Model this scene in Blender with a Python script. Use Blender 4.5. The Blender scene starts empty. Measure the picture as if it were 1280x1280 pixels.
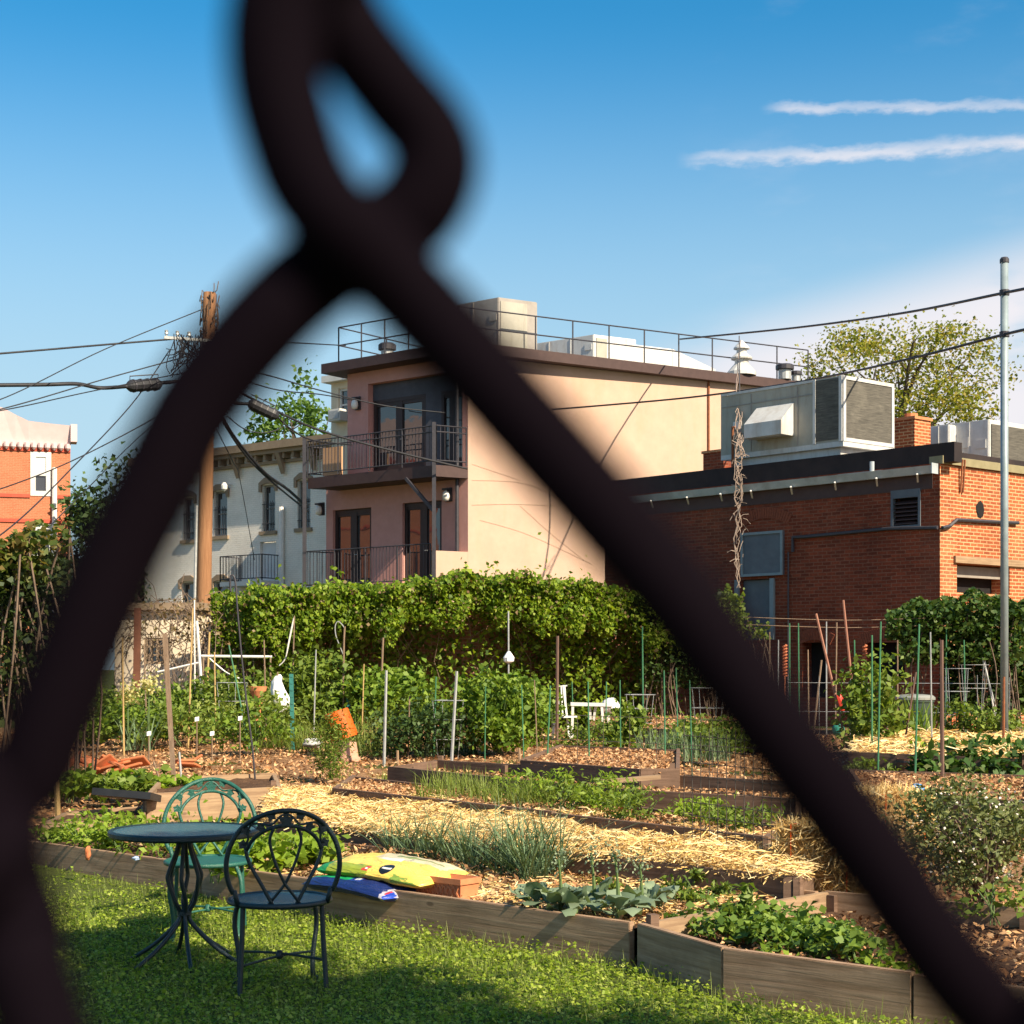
import bpy, bmesh, math, random
import numpy as np
from mathutils import Vector, Matrix
random.seed(7); rng = np.random.default_rng(7)
SC = bpy.context.scene; COL = SC.collection
F = 2000.0; HC = 1.58; HY = 835.0
R = math.radians

# ------------------------------------------------------------------ survey helpers
def W(x, y, Y):
    """world point seen at photograph pixel (x, y) when it stands Y metres away"""
    return Vector(((x-640)/F*Y, Y, HC-(y-HY)/F*Y))
def gz(Y):
    return float(np.clip(.03*(Y-10), 0, .45))
def G(x, y, dz=0.0):
    """point of the garden ground (raised by dz) seen at pixel (x, y)"""
    r = max((y-HY)/F, .012)
    Y = (1.88-dz)/(r+.03)
    if Y > 25: Y = min((1.13-dz)/r, 25.8)
    if Y < 10: Y = (1.58-dz)/r
    return Vector(((x-640)/F*Y, Y, gz(Y)+dz))
def HZ(x, y, Z):
    """point at height Z seen at pixel (x, y)"""
    Y = (HC-Z)*F/(y-HY)
    return Vector(((x-640)/F*Y, Y, Z))

# ------------------------------------------------------------------ mesh builder
class MB:
    def __init__(s): s.v = []; s.f = []
    def add(s, vs, fs):
        b = len(s.v); s.v.extend([tuple(p) for p in vs]); s.f.extend([tuple(b+i for i in f) for f in fs]); return s
    def quad(s, *p): return s.add(p, [tuple(range(len(p)))])
    def obox(s, o, a, b, c):
        o, a, b, c = Vector(o), Vector(a), Vector(b), Vector(c)
        vs = [o, o+a, o+a+b, o+b, o+c, o+a+c, o+a+b+c, o+b+c]
        return s.add(vs, [(0,3,2,1),(4,5,6,7),(0,1,5,4),(1,2,6,5),(2,3,7,6),(3,0,4,7)])
    def box(s, c, sx, sy, sz, rot=0):
        ux = Vector((math.cos(rot), math.sin(rot), 0)); uy = Vector((-math.sin(rot), math.cos(rot), 0)); uz = Vector((0,0,1))
        return s.obox(Vector(c)-ux*sx/2-uy*sy/2-uz*sz/2, ux*sx, uy*sy, uz*sz)
    def bar(s, p, q, w, h=None):
        """square bar from p to q"""
        p, q = Vector(p), Vector(q); d = q-p; h = h or w
        up = Vector((0,0,1)) if abs(d.normalized().z) < .95 else Vector((1,0,0))
        a = d.cross(up).normalized(); b = a.cross(d).normalized()
        return s.obox(p-a*w/2-b*h/2, d, a*w, b*h)
    def tube(s, pts, r, n=6, closed=False, cap=True):
        pts = [Vector(p) for p in pts]; k = len(pts)
        rs = r if hasattr(r, '__len__') else [r]*k
        ts = []
        for i in range(k):
            if closed: t = pts[(i+1) % k]-pts[i-1]
            else: t = pts[min(i+1, k-1)]-pts[max(i-1, 0)]
            ts.append(t.normalized() if t.length > 1e-9 else Vector((0,0,1)))
        up = Vector((0,0,1)) if abs(ts[0].z) < .9 else Vector((1,0,0))
        a = ts[0].cross(up).normalized(); b0 = len(s.v)
        for i in range(k):
            a = a-ts[i]*a.dot(ts[i])
            a = a.normalized() if a.length > 1e-6 else ts[i].orthogonal().normalized()
            b = ts[i].cross(a)
            for j in range(n):
                th = 2*math.pi*j/n
                s.v.append(tuple(pts[i]+(a*math.cos(th)+b*math.sin(th))*rs[i]))
        for i in range(k if closed else k-1):
            for j in range(n):
                i2 = (i+1) % k
                s.f.append((b0+i*n+j, b0+i*n+(j+1) % n, b0+i2*n+(j+1) % n, b0+i2*n+j))
        if cap and not closed:
            s.f.append(tuple(b0+j for j in range(n))[::-1]); s.f.append(tuple(b0+(k-1)*n+j for j in range(n)))
        return s
    def lathe(s, prof, c=(0,0,0), n=24, tilt=None):
        b0 = len(s.v); c = Vector(c); k = len(prof)
        for (r, z) in prof:
            for j in range(n):
                th = 2*math.pi*j/n; p = Vector((r*math.cos(th), r*math.sin(th), z))
                if tilt: p = tilt @ p
                s.v.append(tuple(c+p))
        for i in range(k-1):
            for j in range(n):
                s.f.append((b0+i*n+j, b0+i*n+(j+1) % n, b0+(i+1)*n+(j+1) % n, b0+(i+1)*n+j))
        if prof[0][0] > 1e-4: s.f.append(tuple(b0+j for j in range(n))[::-1])
        if prof[-1][0] > 1e-4: s.f.append(tuple(b0+(k-1)*n+j for j in range(n)))
        return s
    def prism(s, poly, z0, z1):
        n = len(poly); b = len(s.v)
        s.v.extend([(p[0], p[1], z0) for p in poly]+[(p[0], p[1], z1) for p in poly])
        s.f.append(tuple(b+i for i in range(n))[::-1]); s.f.append(tuple(b+n+i for i in range(n)))
        for i in range(n):
            j = (i+1) % n; s.f.append((b+i, b+j, b+n+j, b+n+i))
        return s
    def build(s, name, mat, parent=None, loc=None, smooth=False, recalc=True, uv=True, bevel=0):
        org = Vector(loc) if loc is not None else (ORG.get(parent.name, Vector()) if parent else Vector())
        me = bpy.data.meshes.new(name)
        me.from_pydata([(p[0]-org.x, p[1]-org.y, p[2]-org.z) for p in s.v], [], s.f)
        if recalc or bevel:
            bm = bmesh.new(); bm.from_mesh(me)
            if bevel:
                bmesh.ops.remove_doubles(bm, verts=bm.verts, dist=1e-5)
                es = [e for e in bm.edges if len(e.link_faces) == 2 and e.calc_face_angle(0) > .5]
                bmesh.ops.bevel(bm, geom=es, offset=bevel, segments=2, affect='EDGES', clamp_overlap=True)
            bmesh.ops.recalc_face_normals(bm, faces=bm.faces); bm.to_mesh(me); bm.free()
        if uv: autouv(me)
        if smooth: me.shade_smooth()
        return link(name, me, mat, parent, org if parent is None else None, org)
ORG = {}
def link(name, me, mat, parent, loc, org):
    o = bpy.data.objects.new(name, me); COL.objects.link(o)
    if mat: me.materials.append(mat)
    if parent: o.parent = parent
    if loc is not None: o.location = loc
    ORG[o.name] = Vector(org); return o
def autouv(me):
    uvl = me.uv_layers.new(name='UVMap')
    for p in me.polygons:
        n = p.normal
        if abs(n.z) > .8: ux, uy = Vector((1,0,0)), Vector((0,1,0))
        else:
            ux = Vector((-n.y, n.x, 0)).normalized(); uy = Vector((0,0,1))
        for li in p.loop_indices:
            c = me.vertices[me.loops[li].vertex_index].co
            uvl.data[li].uv = (c.dot(ux), c.dot(uy))
def tag(o, label=None, cat=None, group=None, kind=None):
    if label: o['label'] = label
    if cat: o['category'] = cat
    if group: o['group'] = group
    if kind: o['kind'] = kind
    return o
def thing(name, label, cat, loc=(0,0,0), group=None):
    o = bpy.data.objects.new(name, None); COL.objects.link(o)
    o.location = loc; o.empty_display_size = .2; ORG[o.name] = Vector(loc)
    return tag(o, label, cat, group)
def copy_thing(o, loc=None, rz=None, scale=None, label=None, parent=None):
    c = o.copy(); COL.objects.link(c)
    if parent: c.parent = parent
    for ch in list(o.children): copy_thing(ch, parent=c)
    if loc is not None: c.location = loc
    if rz is not None: c.rotation_euler = (0, 0, rz)
    if scale is not None: c.scale = (scale,)*3 if not hasattr(scale, '__len__') else scale
    if label: c['label'] = label
    return c
def npmesh(name, V, faces, mat, parent=None, loc=None, smooth=False):
    """V (n,3); faces: list of (m,k) int arrays"""
    org = Vector(loc) if loc is not None else (ORG.get(parent.name, Vector()) if parent else Vector())
    V = np.asarray(V, float)-np.array(org)
    me = bpy.data.meshes.new(name)
    me.vertices.add(len(V)); me.vertices.foreach_set('co', V.ravel())
    loops = np.concatenate([f.ravel() for f in faces]); tot = np.concatenate([np.full(len(f), f.shape[1]) for f in faces])
    st = np.concatenate([[0], np.cumsum(tot)[:-1]])
    me.loops.add(len(loops)); me.loops.foreach_set('vertex_index', loops.astype(np.int32))
    me.polygons.add(len(tot)); me.polygons.foreach_set('loop_start', st.astype(np.int32))
    me.update(calc_edges=True); me.validate()
    if smooth: me.shade_smooth()
    return link(name, me, mat, parent, org if parent is None else None, org)
def norm(a): return a/np.maximum(np.linalg.norm(a, axis=1, keepdims=True), 1e-9)
def leafV(C, size, elong=1.0, up=.6, fold=.18, droop=0.0, dirs=None):
    """kite leaves; returns V, F"""
    n = len(C); size = np.broadcast_to(size, (n,))[:, None]
    N = norm(rng.normal(size=(n,3))+np.array([0,0,up*1.6]))
    T = rng.normal(size=(n,3)) if dirs is None else dirs+.35*rng.normal(size=(n,3))
    T = norm(T-N*(T*N).sum(1, keepdims=True)); T[:,2] -= droop; T = norm(T)
    S = np.cross(N, T); w = size*.42/elong**.5; L = size*elong**.5
    a = C-T*L*.5; d = C+T*L*.5
    b = C-T*L*.08+S*w+N*fold*size; c = C-T*L*.08-S*w+N*fold*size
    V = np.stack([a, b, d, c], 1).reshape(-1, 3)
    i = np.arange(n)*4
    return V, np.stack([i, i+3, i+2, i+1], 1)
def leaves(name, C, size, mat, parent=None, loc=None, **k):
    V, Fc = leafV(np.asarray(C, float), size, **k); return npmesh(name, V, [Fc], mat, parent, loc)
def bladeV(B, h, lean, w, curl=.35, seg=3, az=None):
    n = len(B); h = np.broadcast_to(h, (n,)); w = np.broadcast_to(w, (n,)); lean = np.broadcast_to(lean, (n,))
    if az is None: az = rng.uniform(0, 2*np.pi, n)
    D = np.stack([np.cos(az), np.sin(az), np.zeros(n)], 1); S = np.stack([-np.sin(az), np.cos(az), np.zeros(n)], 1)
    V = []
    for k in range(seg+1):
        t = k/seg; out = lean*t+curl*lean*t*t; up = t-.35*np.clip(lean, 0, 1.4)*t*t
        p = B+D*(h*out)[:, None]+np.array([0,0,1])*(h*up)[:, None]
        ww = (w*(1-t**1.6)*(.7+.6*t*(1-t)*2)/2)[:, None]
        V.append(p-S*ww); V.append(p+S*ww)
    V = np.stack(V, 1); m = 2*(seg+1); i = np.arange(n)*m
    Fs = [np.stack([i+2*k, i+2*k+1, i+2*k+3, i+2*k+2], 1) for k in range(seg)]
    return V.reshape(-1, 3), np.concatenate(Fs)
def blades(name, B, h, lean, w, mat, parent=None, loc=None, **k):
    V, Fc = bladeV(np.asarray(B, float), h, lean, w, **k); return npmesh(name, V, [Fc], mat, parent, loc)
def spline(pts, n=8):
    P = [Vector(p) for p in pts]; out = []
    for i in range(len(P)-1):
        p0 = P[max(i-1, 0)]; p1 = P[i]; p2 = P[i+1]; p3 = P[min(i+2, len(P)-1)]
        for k in range(n):
            t = k/n
            out.append(.5*((2*p1)+(p2-p0)*t+(2*p0-5*p1+4*p2-p3)*t*t+(3*p1-p0-3*p2+p3)*t**3))
    out.append(P[-1]); return out

# ------------------------------------------------------------------ materials
MATS = {}
def base(name):
    m = bpy.data.materials.new(name); m.use_nodes = True; nt = m.node_tree
    b = nt.nodes['Principled BSDF']; return m, nt, b
def nd(nt, t, **k):
    n = nt.nodes.new(t)
    for a, v in k.items():
        if a.startswith('i_'): n.inputs[a[2:].replace('_', ' ')].default_value = v
        else: setattr(n, a, v)
    return n
def rgba(c): return (c[0], c[1], c[2], 1)
def M(name, c1, c2=None, rough=.7, metal=0, scale=6, stretch=(1,1,1), bump=0, bscale=None, detail=6, dirt=None, dscale=1.3, damt=.5, spec=.4, dst=(1,1,1)):
    if name in MATS: return MATS[name]
    m, nt, b = base(name); L = nt.links.new
    tc = nd(nt, 'ShaderNodeTexCoord'); mp = nd(nt, 'ShaderNodeMapping'); mp.inputs['Scale'].default_value = stretch
    L(tc.outputs['Object'], mp.inputs['Vector'])
    no = nd(nt, 'ShaderNodeTexNoise', i_Scale=scale, i_Detail=detail, i_Roughness=.65); L(mp.outputs[0], no.inputs['Vector'])
    rp = nd(nt, 'ShaderNodeValToRGB'); rp.color_ramp.elements[0].position = .3; rp.color_ramp.elements[1].position = .7
    rp.color_ramp.elements[0].color = rgba(c1); rp.color_ramp.elements[1].color = rgba(c2 or tuple(min(1, x*1.25) for x in c1))
    L(no.outputs['Fac'], rp.inputs['Fac']); col = rp.outputs['Color']
    if dirt:
        n2 = nd(nt, 'ShaderNodeTexNoise', i_Scale=dscale, i_Detail=8, i_Roughness=.7); m2 = nd(nt, 'ShaderNodeMapping'); m2.inputs['Scale'].default_value = dst; L(tc.outputs['Object'], m2.inputs['Vector']); L(m2.outputs[0], n2.inputs['Vector'])
        r2 = nd(nt, 'ShaderNodeMapRange'); r2.inputs['From Min'].default_value = .48; r2.inputs['From Max'].default_value = .7; r2.inputs['To Max'].default_value = damt
        L(n2.outputs['Fac'], r2.inputs['Value'])
        mx = nd(nt, 'ShaderNodeMixRGB'); mx.inputs['Color2'].default_value = rgba(dirt); L(r2.outputs[0], mx.inputs['Fac']); L(col, mx.inputs['Color1']); col = mx.outputs[0]
    L(col, b.inputs['Base Color'])
    b.inputs['Roughness'].default_value = rough; b.inputs['Metallic'].default_value = metal; b.inputs['Specular IOR Level'].default_value = spec
    if bump:
        n3 = nd(nt, 'ShaderNodeTexNoise', i_Scale=bscale or scale*4, i_Detail=5); L(mp.outputs[0], n3.inputs['Vector'])
        bp = nd(nt, 'ShaderNodeBump', i_Strength=bump, i_Distance=.02); L(n3.outputs['Fac'], bp.inputs['Height']); L(bp.outputs[0], b.inputs['Normal'])
    MATS[name] = m; return m
def leafM(name, cs, trans=.35, rough=.55):
    """leaf material: colour picked per leaf"""
    if name in MATS: return MATS[name]
    m, nt, b = base(name); L = nt.links.new
    g = nd(nt, 'ShaderNodeNewGeometry'); rp = nd(nt, 'ShaderNodeValToRGB'); e = rp.color_ramp.elements
    e[0].position = 0; e[0].color = rgba(cs[0]); e[1].position = 1; e[1].color = rgba(cs[-1])
    for i, c in enumerate(cs[1:-1]): x = e.new((i+1)/(len(cs)-1)); x.color = rgba(c)
    L(g.outputs['Random Per Island'], rp.inputs['Fac']); L(rp.outputs['Color'], b.inputs['Base Color'])
    b.inputs['Roughness'].default_value = rough; b.inputs['Specular IOR Level'].default_value = .3
    if trans:
        t = nd(nt, 'ShaderNodeBsdfTranslucent'); ml = nd(nt, 'ShaderNodeMixRGB', blend_type='MULTIPLY'); ml.inputs['Fac'].default_value = 1
        ml.inputs['Color2'].default_value = (1.5, 1.5, .6, 1); L(rp.outputs['Color'], ml.inputs['Color1']); L(ml.outputs[0], t.inputs['Color'])
        mx = nd(nt, 'ShaderNodeMixShader'); mx.inputs['Fac'].default_value = trans
        L(b.outputs[0], mx.inputs[1]); L(t.outputs[0], mx.inputs[2]); L(mx.outputs[0], nt.nodes['Material Output'].inputs['Surface'])
    MATS[name] = m; return m
def brickM(name, c1, c2, mortar, bw=.205, rh=.0677, ms=.009, stain=(.08,.03,.02), samt=.5, bump=.6):
    m, nt, b = base(name); L = nt.links.new
    tc = nd(nt, 'ShaderNodeTexCoord')
    nv = nd(nt, 'ShaderNodeTexNoise', i_Scale=9.0, i_Detail=2); L(tc.outputs['UV'], nv.inputs['Vector'])
    vm = nd(nt, 'ShaderNodeVectorMath', operation='MULTIPLY_ADD'); vm.inputs[1].default_value = (.012, .012, 0); L(nv.outputs['Color'], vm.inputs[0]); L(tc.outputs['UV'], vm.inputs[2])
    br = nd(nt, 'ShaderNodeTexBrick', i_Scale=1.0); br.inputs['Brick Width'].default_value = bw; br.inputs['Row Height'].default_value = rh
    br.inputs['Mortar Size'].default_value = ms; br.inputs['Mortar Smooth'].default_value = .3; br.inputs['Bias'].default_value = -.1
    br.inputs['Color1'].default_value = rgba(c1); br.inputs['Color2'].default_value = rgba(c2); br.inputs['Mortar'].default_value = rgba(mortar)
    L(vm.outputs[0], br.inputs['Vector'])
    n2 = nd(nt, 'ShaderNodeTexNoise', i_Scale=.9, i_Detail=9, i_Roughness=.72); L(tc.outputs['UV'], n2.inputs['Vector'])
    r2 = nd(nt, 'ShaderNodeMapRange'); r2.inputs['From Min'].default_value = .46; r2.inputs['From Max'].default_value = .72; r2.inputs['To Max'].default_value = samt
    L(n2.outputs['Fac'], r2.inputs['Value'])
    mx = nd(nt, 'ShaderNodeMixRGB'); mx.inputs['Color2'].default_value = rgba(stain); L(r2.outputs[0], mx.inputs['Fac']); L(br.outputs['Color'], mx.inputs['Color1'])
    n5 = nd(nt, 'ShaderNodeTexNoise', i_Scale=.55, i_Detail=6, i_Roughness=.6); mp5 = nd(nt, 'ShaderNodeMapping'); mp5.inputs['Scale'].default_value = (1.6, .5, 1); mp5.inputs['Location'].default_value = (3.7, 1.2, 0); L(tc.outputs['UV'], mp5.inputs['Vector']); L(mp5.outputs[0], n5.inputs['Vector'])
    r5 = nd(nt, 'ShaderNodeMapRange'); r5.inputs['From Min'].default_value = .52; r5.inputs['From Max'].default_value = .75; r5.inputs['To Max'].default_value = .3; L(n5.outputs['Fac'], r5.inputs['Value'])
    m6 = nd(nt, 'ShaderNodeMixRGB'); m6.inputs['Color2'].default_value = rgba(mortar); L(r5.outputs[0], m6.inputs['Fac']); L(mx.outputs[0], m6.inputs['Color1']); mx = m6
    n4 = nd(nt, 'ShaderNodeTexNoise', i_Scale=22.0, i_Detail=4); L(tc.outputs['UV'], n4.inputs['Vector'])
    m4 = nd(nt, 'ShaderNodeMixRGB', blend_type='OVERLAY'); m4.inputs['Fac'].default_value = .35; L(mx.outputs[0], m4.inputs['Color1']); L(n4.outputs['Fac'], m4.inputs['Color2'])
    L(m4.outputs[0], b.inputs['Base Color']); b.inputs['Roughness'].default_value = .9; b.inputs['Specular IOR Level'].default_value = .15
    bp = nd(nt, 'ShaderNodeBump', i_Strength=bump, i_Distance=.012, invert=True); L(br.outputs['Fac'], bp.inputs['Height']); L(bp.outputs[0], b.inputs['Normal'])
    MATS[name] = m; return m
def woodM(name, c1, c2, dark=(.05,.035,.025), axis_scale=(3,3,40), damt=.5):
    """weathered timber; grain runs along the local U of the board (UV u)"""
    if name in MATS: return MATS[name]
    m, nt, b = base(name); L = nt.links.new
    tc = nd(nt, 'ShaderNodeTexCoord'); mp = nd(nt, 'ShaderNodeMapping'); mp.inputs['Scale'].default_value = (1.6, 34, 1); L(tc.outputs['UV'], mp.inputs['Vector'])
    no = nd(nt, 'ShaderNodeTexNoise', i_Scale=1.0, i_Detail=8, i_Roughness=.6, i_Distortion=.6); L(mp.outputs[0], no.inputs['Vector'])
    rp = nd(nt, 'ShaderNodeValToRGB'); rp.color_ramp.elements[0].position = .34; rp.color_ramp.elements[1].position = .68
    rp.color_ramp.elements[0].color = rgba(c1); rp.color_ramp.elements[1].color = rgba(c2); L(no.outputs['Fac'], rp.inputs['Fac'])
    n2 = nd(nt, 'ShaderNodeTexNoise', i_Scale=3.0, i_Detail=7, i_Roughness=.7); L(tc.outputs['UV'], n2.inputs['Vector'])
    r2 = nd(nt, 'ShaderNodeMapRange'); r2.inputs['From Min'].default_value = .45; r2.inputs['From Max'].default_value = .72; r2.inputs['To Max'].default_value = damt
    L(n2.outputs['Fac'], r2.inputs['Value'])
    mx = nd(nt, 'ShaderNodeMixRGB'); mx.inputs['Color2'].default_value = rgba(dark); L(r2.outputs[0], mx.inputs['Fac']); L(rp.outputs[0], mx.inputs['Color1'])
    # knots
    vo = nd(nt, 'ShaderNodeTexVoronoi', i_Scale=2.3); mv = nd(nt, 'ShaderNodeMapping'); mv.inputs['Scale'].default_value = (1, 2.2, 1); L(tc.outputs['UV'], mv.inputs['Vector']); L(mv.outputs[0], vo.inputs['Vector'])
    r3 = nd(nt, 'ShaderNodeMapRange'); r3.inputs['From Min'].default_value = .05; r3.inputs['From Max'].default_value = .09; r3.inputs['To Min'].default_value = .7; r3.inputs['To Max'].default_value = 0
    L(vo.outputs['Distance'], r3.inputs['Value'])
    m5 = nd(nt, 'ShaderNodeMixRGB'); m5.inputs['Color2'].default_value = rgba(dark); L(r3.outputs[0], m5.inputs['Fac']); L(mx.outputs[0], m5.inputs['Color1'])
    L(m5.outputs[0], b.inputs['Base Color']); b.inputs['Roughness'].default_value = .85; b.inputs['Specular IOR Level'].default_value = .2
    bp = nd(nt, 'ShaderNodeBump', i_Strength=.5, i_Distance=.006); L(no.outputs['Fac'], bp.inputs['Height']); L(bp.outputs[0], b.inputs['Normal'])
    MATS[name] = m; return m
def glassM(name, tint=(.03,.035,.04), rough=.03):
    m, nt, b = base(name)
    b.inputs['Base Color'].default_value = rgba(tint); b.inputs['Roughness'].default_value = rough; b.inputs['Specular IOR Level'].default_value = .9
    b.inputs['IOR'].default_value = 1.6
    tc = nd(nt, 'ShaderNodeTexCoord'); no = nd(nt, 'ShaderNodeTexNoise', i_Scale=1.6); nt.links.new(tc.outputs['Object'], no.inputs['Vector'])
    bp = nd(nt, 'ShaderNodeBump', i_Strength=.08, i_Distance=.05); nt.links.new(no.outputs['Fac'], bp.inputs['Height']); nt.links.new(bp.outputs[0], b.inputs['Normal'])
    MATS[name] = m; return m

# ------------------------------------------------------------------ facade helper
class Wall:
    """vertical wall plane: origin o, unit direction u along it, n points out of it"""
    def __init__(s, o, u):
        s.o = Vector((o[0], o[1], 0)); s.u = Vector((u[0], u[1], 0)).normalized()
        s.n = Vector((s.u.y, -s.u.x, 0))
        if s.n.dot(-s.o) < 0: s.n = -s.n
    def t(s, px, off=0):
        o = s.o+s.n*off; k = (px-640)/F
        return (k*o.y-o.x)/(s.u.x-k*s.u.y)
    def z(s, px, py, off=0):
        p = s.o+s.n*off+s.u*s.t(px, off); return HC-(py-HY)/F*p.y
    def P(s, t, z, off=0):
        p = s.o+s.u*t+s.n*off; return Vector((p.x, p.y, z))
    def box(s, mb, t0, t1, z0, z1, d0, d1):
        if t0 > t1: t0, t1 = t1, t0
        return mb.obox(s.P(t0, z0, d0), s.u*(t1-t0), s.n*(d1-d0), Vector((0,0,z1-z0)))
    def rect(s, x0, x1, y0, y1, off=0):
        a, b = s.t(x0, off), s.t(x1, off); xm = (x0+x1)/2
        return (min(a, b), max(a, b), s.z(xm, y1, off), s.z(xm, y0, off))
    def face(s, mb, t0, t1, z0, z1, holes, depth=.2, off=0):
        ts = sorted({t0, t1, *[min(max(h[0], t0), t1) for h in holes], *[min(max(h[1], t0), t1) for h in holes]})
        zs = sorted({z0, z1, *[min(max(h[2], z0), z1) for h in holes], *[min(max(h[3], z0), z1) for h in holes]})
        for a, b in zip(ts, ts[1:]):
            for c, d in zip(zs, zs[1:]):
                tm, zm = (a+b)/2, (c+d)/2
                if any(h[0] < tm < h[1] and h[2] < zm < h[3] for h in holes): continue
                mb.quad(s.P(a, c, off), s.P(b, c, off), s.P(b, d, off), s.P(a, d, off))
        for (a, b, c, d) in holes:
            for (p, q) in (((a,c),(b,c)), ((b,c),(b,d)), ((b,d),(a,d)), ((a,d),(a,c))):
                mb.quad(s.P(*p, off), s.P(*q, off), s.P(*q, off-depth), s.P(*p, off-depth))
        return mb
def window(wall, r, parent, fm, gm, off=-.1, fw=.07, cols=1, rows=2, name='window', fd=.08):
    """frame + muntins as one part, its pane a sub-part"""
    a, b, c, d = r; mb = MB()
    wall.box(mb, a, a+fw, c, d, off, off+fd); wall.box(mb, b-fw, b, c, d, off, off+fd)
    wall.box(mb, a+fw, b-fw, c, c+fw, off, off+fd); wall.box(mb, a+fw, b-fw, d-fw, d, off, off+fd)
    for i in range(1, cols):
        x = a+(b-a)*i/cols; wall.box(mb, x-fw*.4, x+fw*.4, c+fw, d-fw, off+.004, off+fd-.006)
    for i in range(1, rows):
        z = c+(d-c)*i/rows; wall.box(mb, a+fw, b-fw, z-fw*.35, z+fw*.35, off+.008, off+fd-.012)
    o = mb.build(name, fm, parent)
    g = MB(); g.quad(wall.P(a+fw*.5, c+fw*.5, off+.03), wall.P(b-fw*.5, c+fw*.5, off+.03), wall.P(b-fw*.5, d-fw*.5, off+.03), wall.P(a+fw*.5, d-fw*.5, off+.03))
    g.build('pane', gm, o, recalc=False); return o
def railing(mb, p, q, h, bal=.13, r=.014, posts=2, rails=(1.0, .08), pr=.022):
    p, q = Vector(p), Vector(q); up = Vector((0,0,1)); Ln = (q-p).length
    for k in rails: mb.tube([p+up*h*k, q+up*h*k], r*1.3, 5)
    for i in range(posts):
        a = p.lerp(q, i/(posts-1)); mb.tube([a, a+up*h], pr, 5)
    if bal:
        n = int(Ln/bal)
        for i in range(1, n): a = p.lerp(q, i/n); mb.tube([a+up*h*min(rails), a+up*h*max(rails)], r*.7, 4, cap=False)
    return mb
# ------------------------------------------------------------------ camera, sun, sky
cam = bpy.data.cameras.new('camera'); co = bpy.data.objects.new('camera', cam); COL.objects.link(co); SC.camera = co
co.location = (0, 0, HC); co.rotation_euler = (R(90), 0, 0)
cam.sensor_width = 36; cam.lens = F/1280*36; cam.shift_y = (HY-640)/1280
cam.clip_start = .01; cam.clip_end = 3000
cam.dof.use_dof = True; cam.dof.focus_distance = 14.0; cam.dof.aperture_fstop = cam.lens/3.0
SUN_EL, SAZ = 38.0, Vector((.68, -.733, 0))
sd = Vector((SAZ.x*math.cos(R(SUN_EL)), SAZ.y*math.cos(R(SUN_EL)), math.sin(R(SUN_EL))))
sl = bpy.data.lights.new('sun', 'SUN'); so = bpy.data.objects.new('sun', sl); COL.objects.link(so)
sl.energy = 4.6; sl.angle = R(.5); sl.color = (1, .87, .66)
so.rotation_euler = (-sd).to_track_quat('-Z', 'Y').to_euler()
wd = bpy.data.worlds.new('World'); SC.world = wd; wd.use_nodes = True; nt = wd.node_tree; L = nt.links.new
bg = nt.nodes['Background']; bg.inputs['Strength'].default_value = .085
sk = nd(nt, 'ShaderNodeTexSky', sky_type='NISHITA', sun_disc=False, sun_elevation=R(SUN_EL), sun_rotation=math.atan2(SAZ.x, SAZ.y), altitude=50, air_density=1.0, dust_density=1.0, ozone_density=2.2)
hs = nd(nt, 'ShaderNodeHueSaturation'); hs.inputs['Saturation'].default_value = 1.45; hs.inputs['Hue'].default_value = .487; hs.inputs['Value'].default_value = .96; L(sk.outputs[0], hs.inputs['Color'])
tc = nd(nt, 'ShaderNodeTexCoord'); sp = nd(nt, 'ShaderNodeSeparateXYZ'); L(tc.outputs['Generated'], sp.inputs[0])
def mth(op, a, b=None, clamp=False):
    n = nd(nt, 'ShaderNodeMath', operation=op, use_clamp=clamp)
    for i, v in enumerate((a, b)):
        if v is None: continue
        if isinstance(v, (int, float)): n.inputs[i].default_value = v
        else: L(v, n.inputs[i])
    return n.outputs[0]
# clouds live on a high flat layer overhead: direction / height -> layer coordinates, plus compass angle and elevation
azm = mth('ARCTAN2', sp.outputs['X'], sp.outputs['Y']); ele = mth('ARCSINE', sp.outputs['Z'])
cv = nd(nt, 'ShaderNodeCombineXYZ'); L(azm, cv.inputs[0]); L(mth('MULTIPLY', ele, 2.6), cv.inputs[1])
def sms(v, a, b):
    n = nd(nt, 'ShaderNodeMapRange', interpolation_type='SMOOTHSTEP'); n.inputs['From Min'].default_value = a; n.inputs['From Max'].default_value = b; L(v, n.inputs['Value']); return n.outputs[0]
n1 = nd(nt, 'ShaderNodeTexNoise', i_Scale=7.0, i_Detail=9, i_Roughness=.56); L(cv.outputs[0], n1.inputs['Vector'])
bank = mth('MULTIPLY', sms(n1.outputs['Fac'], .20, .50), mth('MULTIPLY', mth('SUBTRACT', 1.0, sms(mth('SUBTRACT', ele, mth('MULTIPLY', azm, .22)), .146, .198)), sms(azm, .04, .15)))
n2 = nd(nt, 'ShaderNodeTexNoise', i_Scale=60.0, i_Detail=6, i_Roughness=.6); L(cv.outputs[0], n2.inputs['Vector'])
n2b = nd(nt, 'ShaderNodeTexNoise', i_Scale=16.0, i_Detail=3, i_Roughness=.5); L(cv.outputs[0], n2b.inputs['Vector'])
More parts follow.
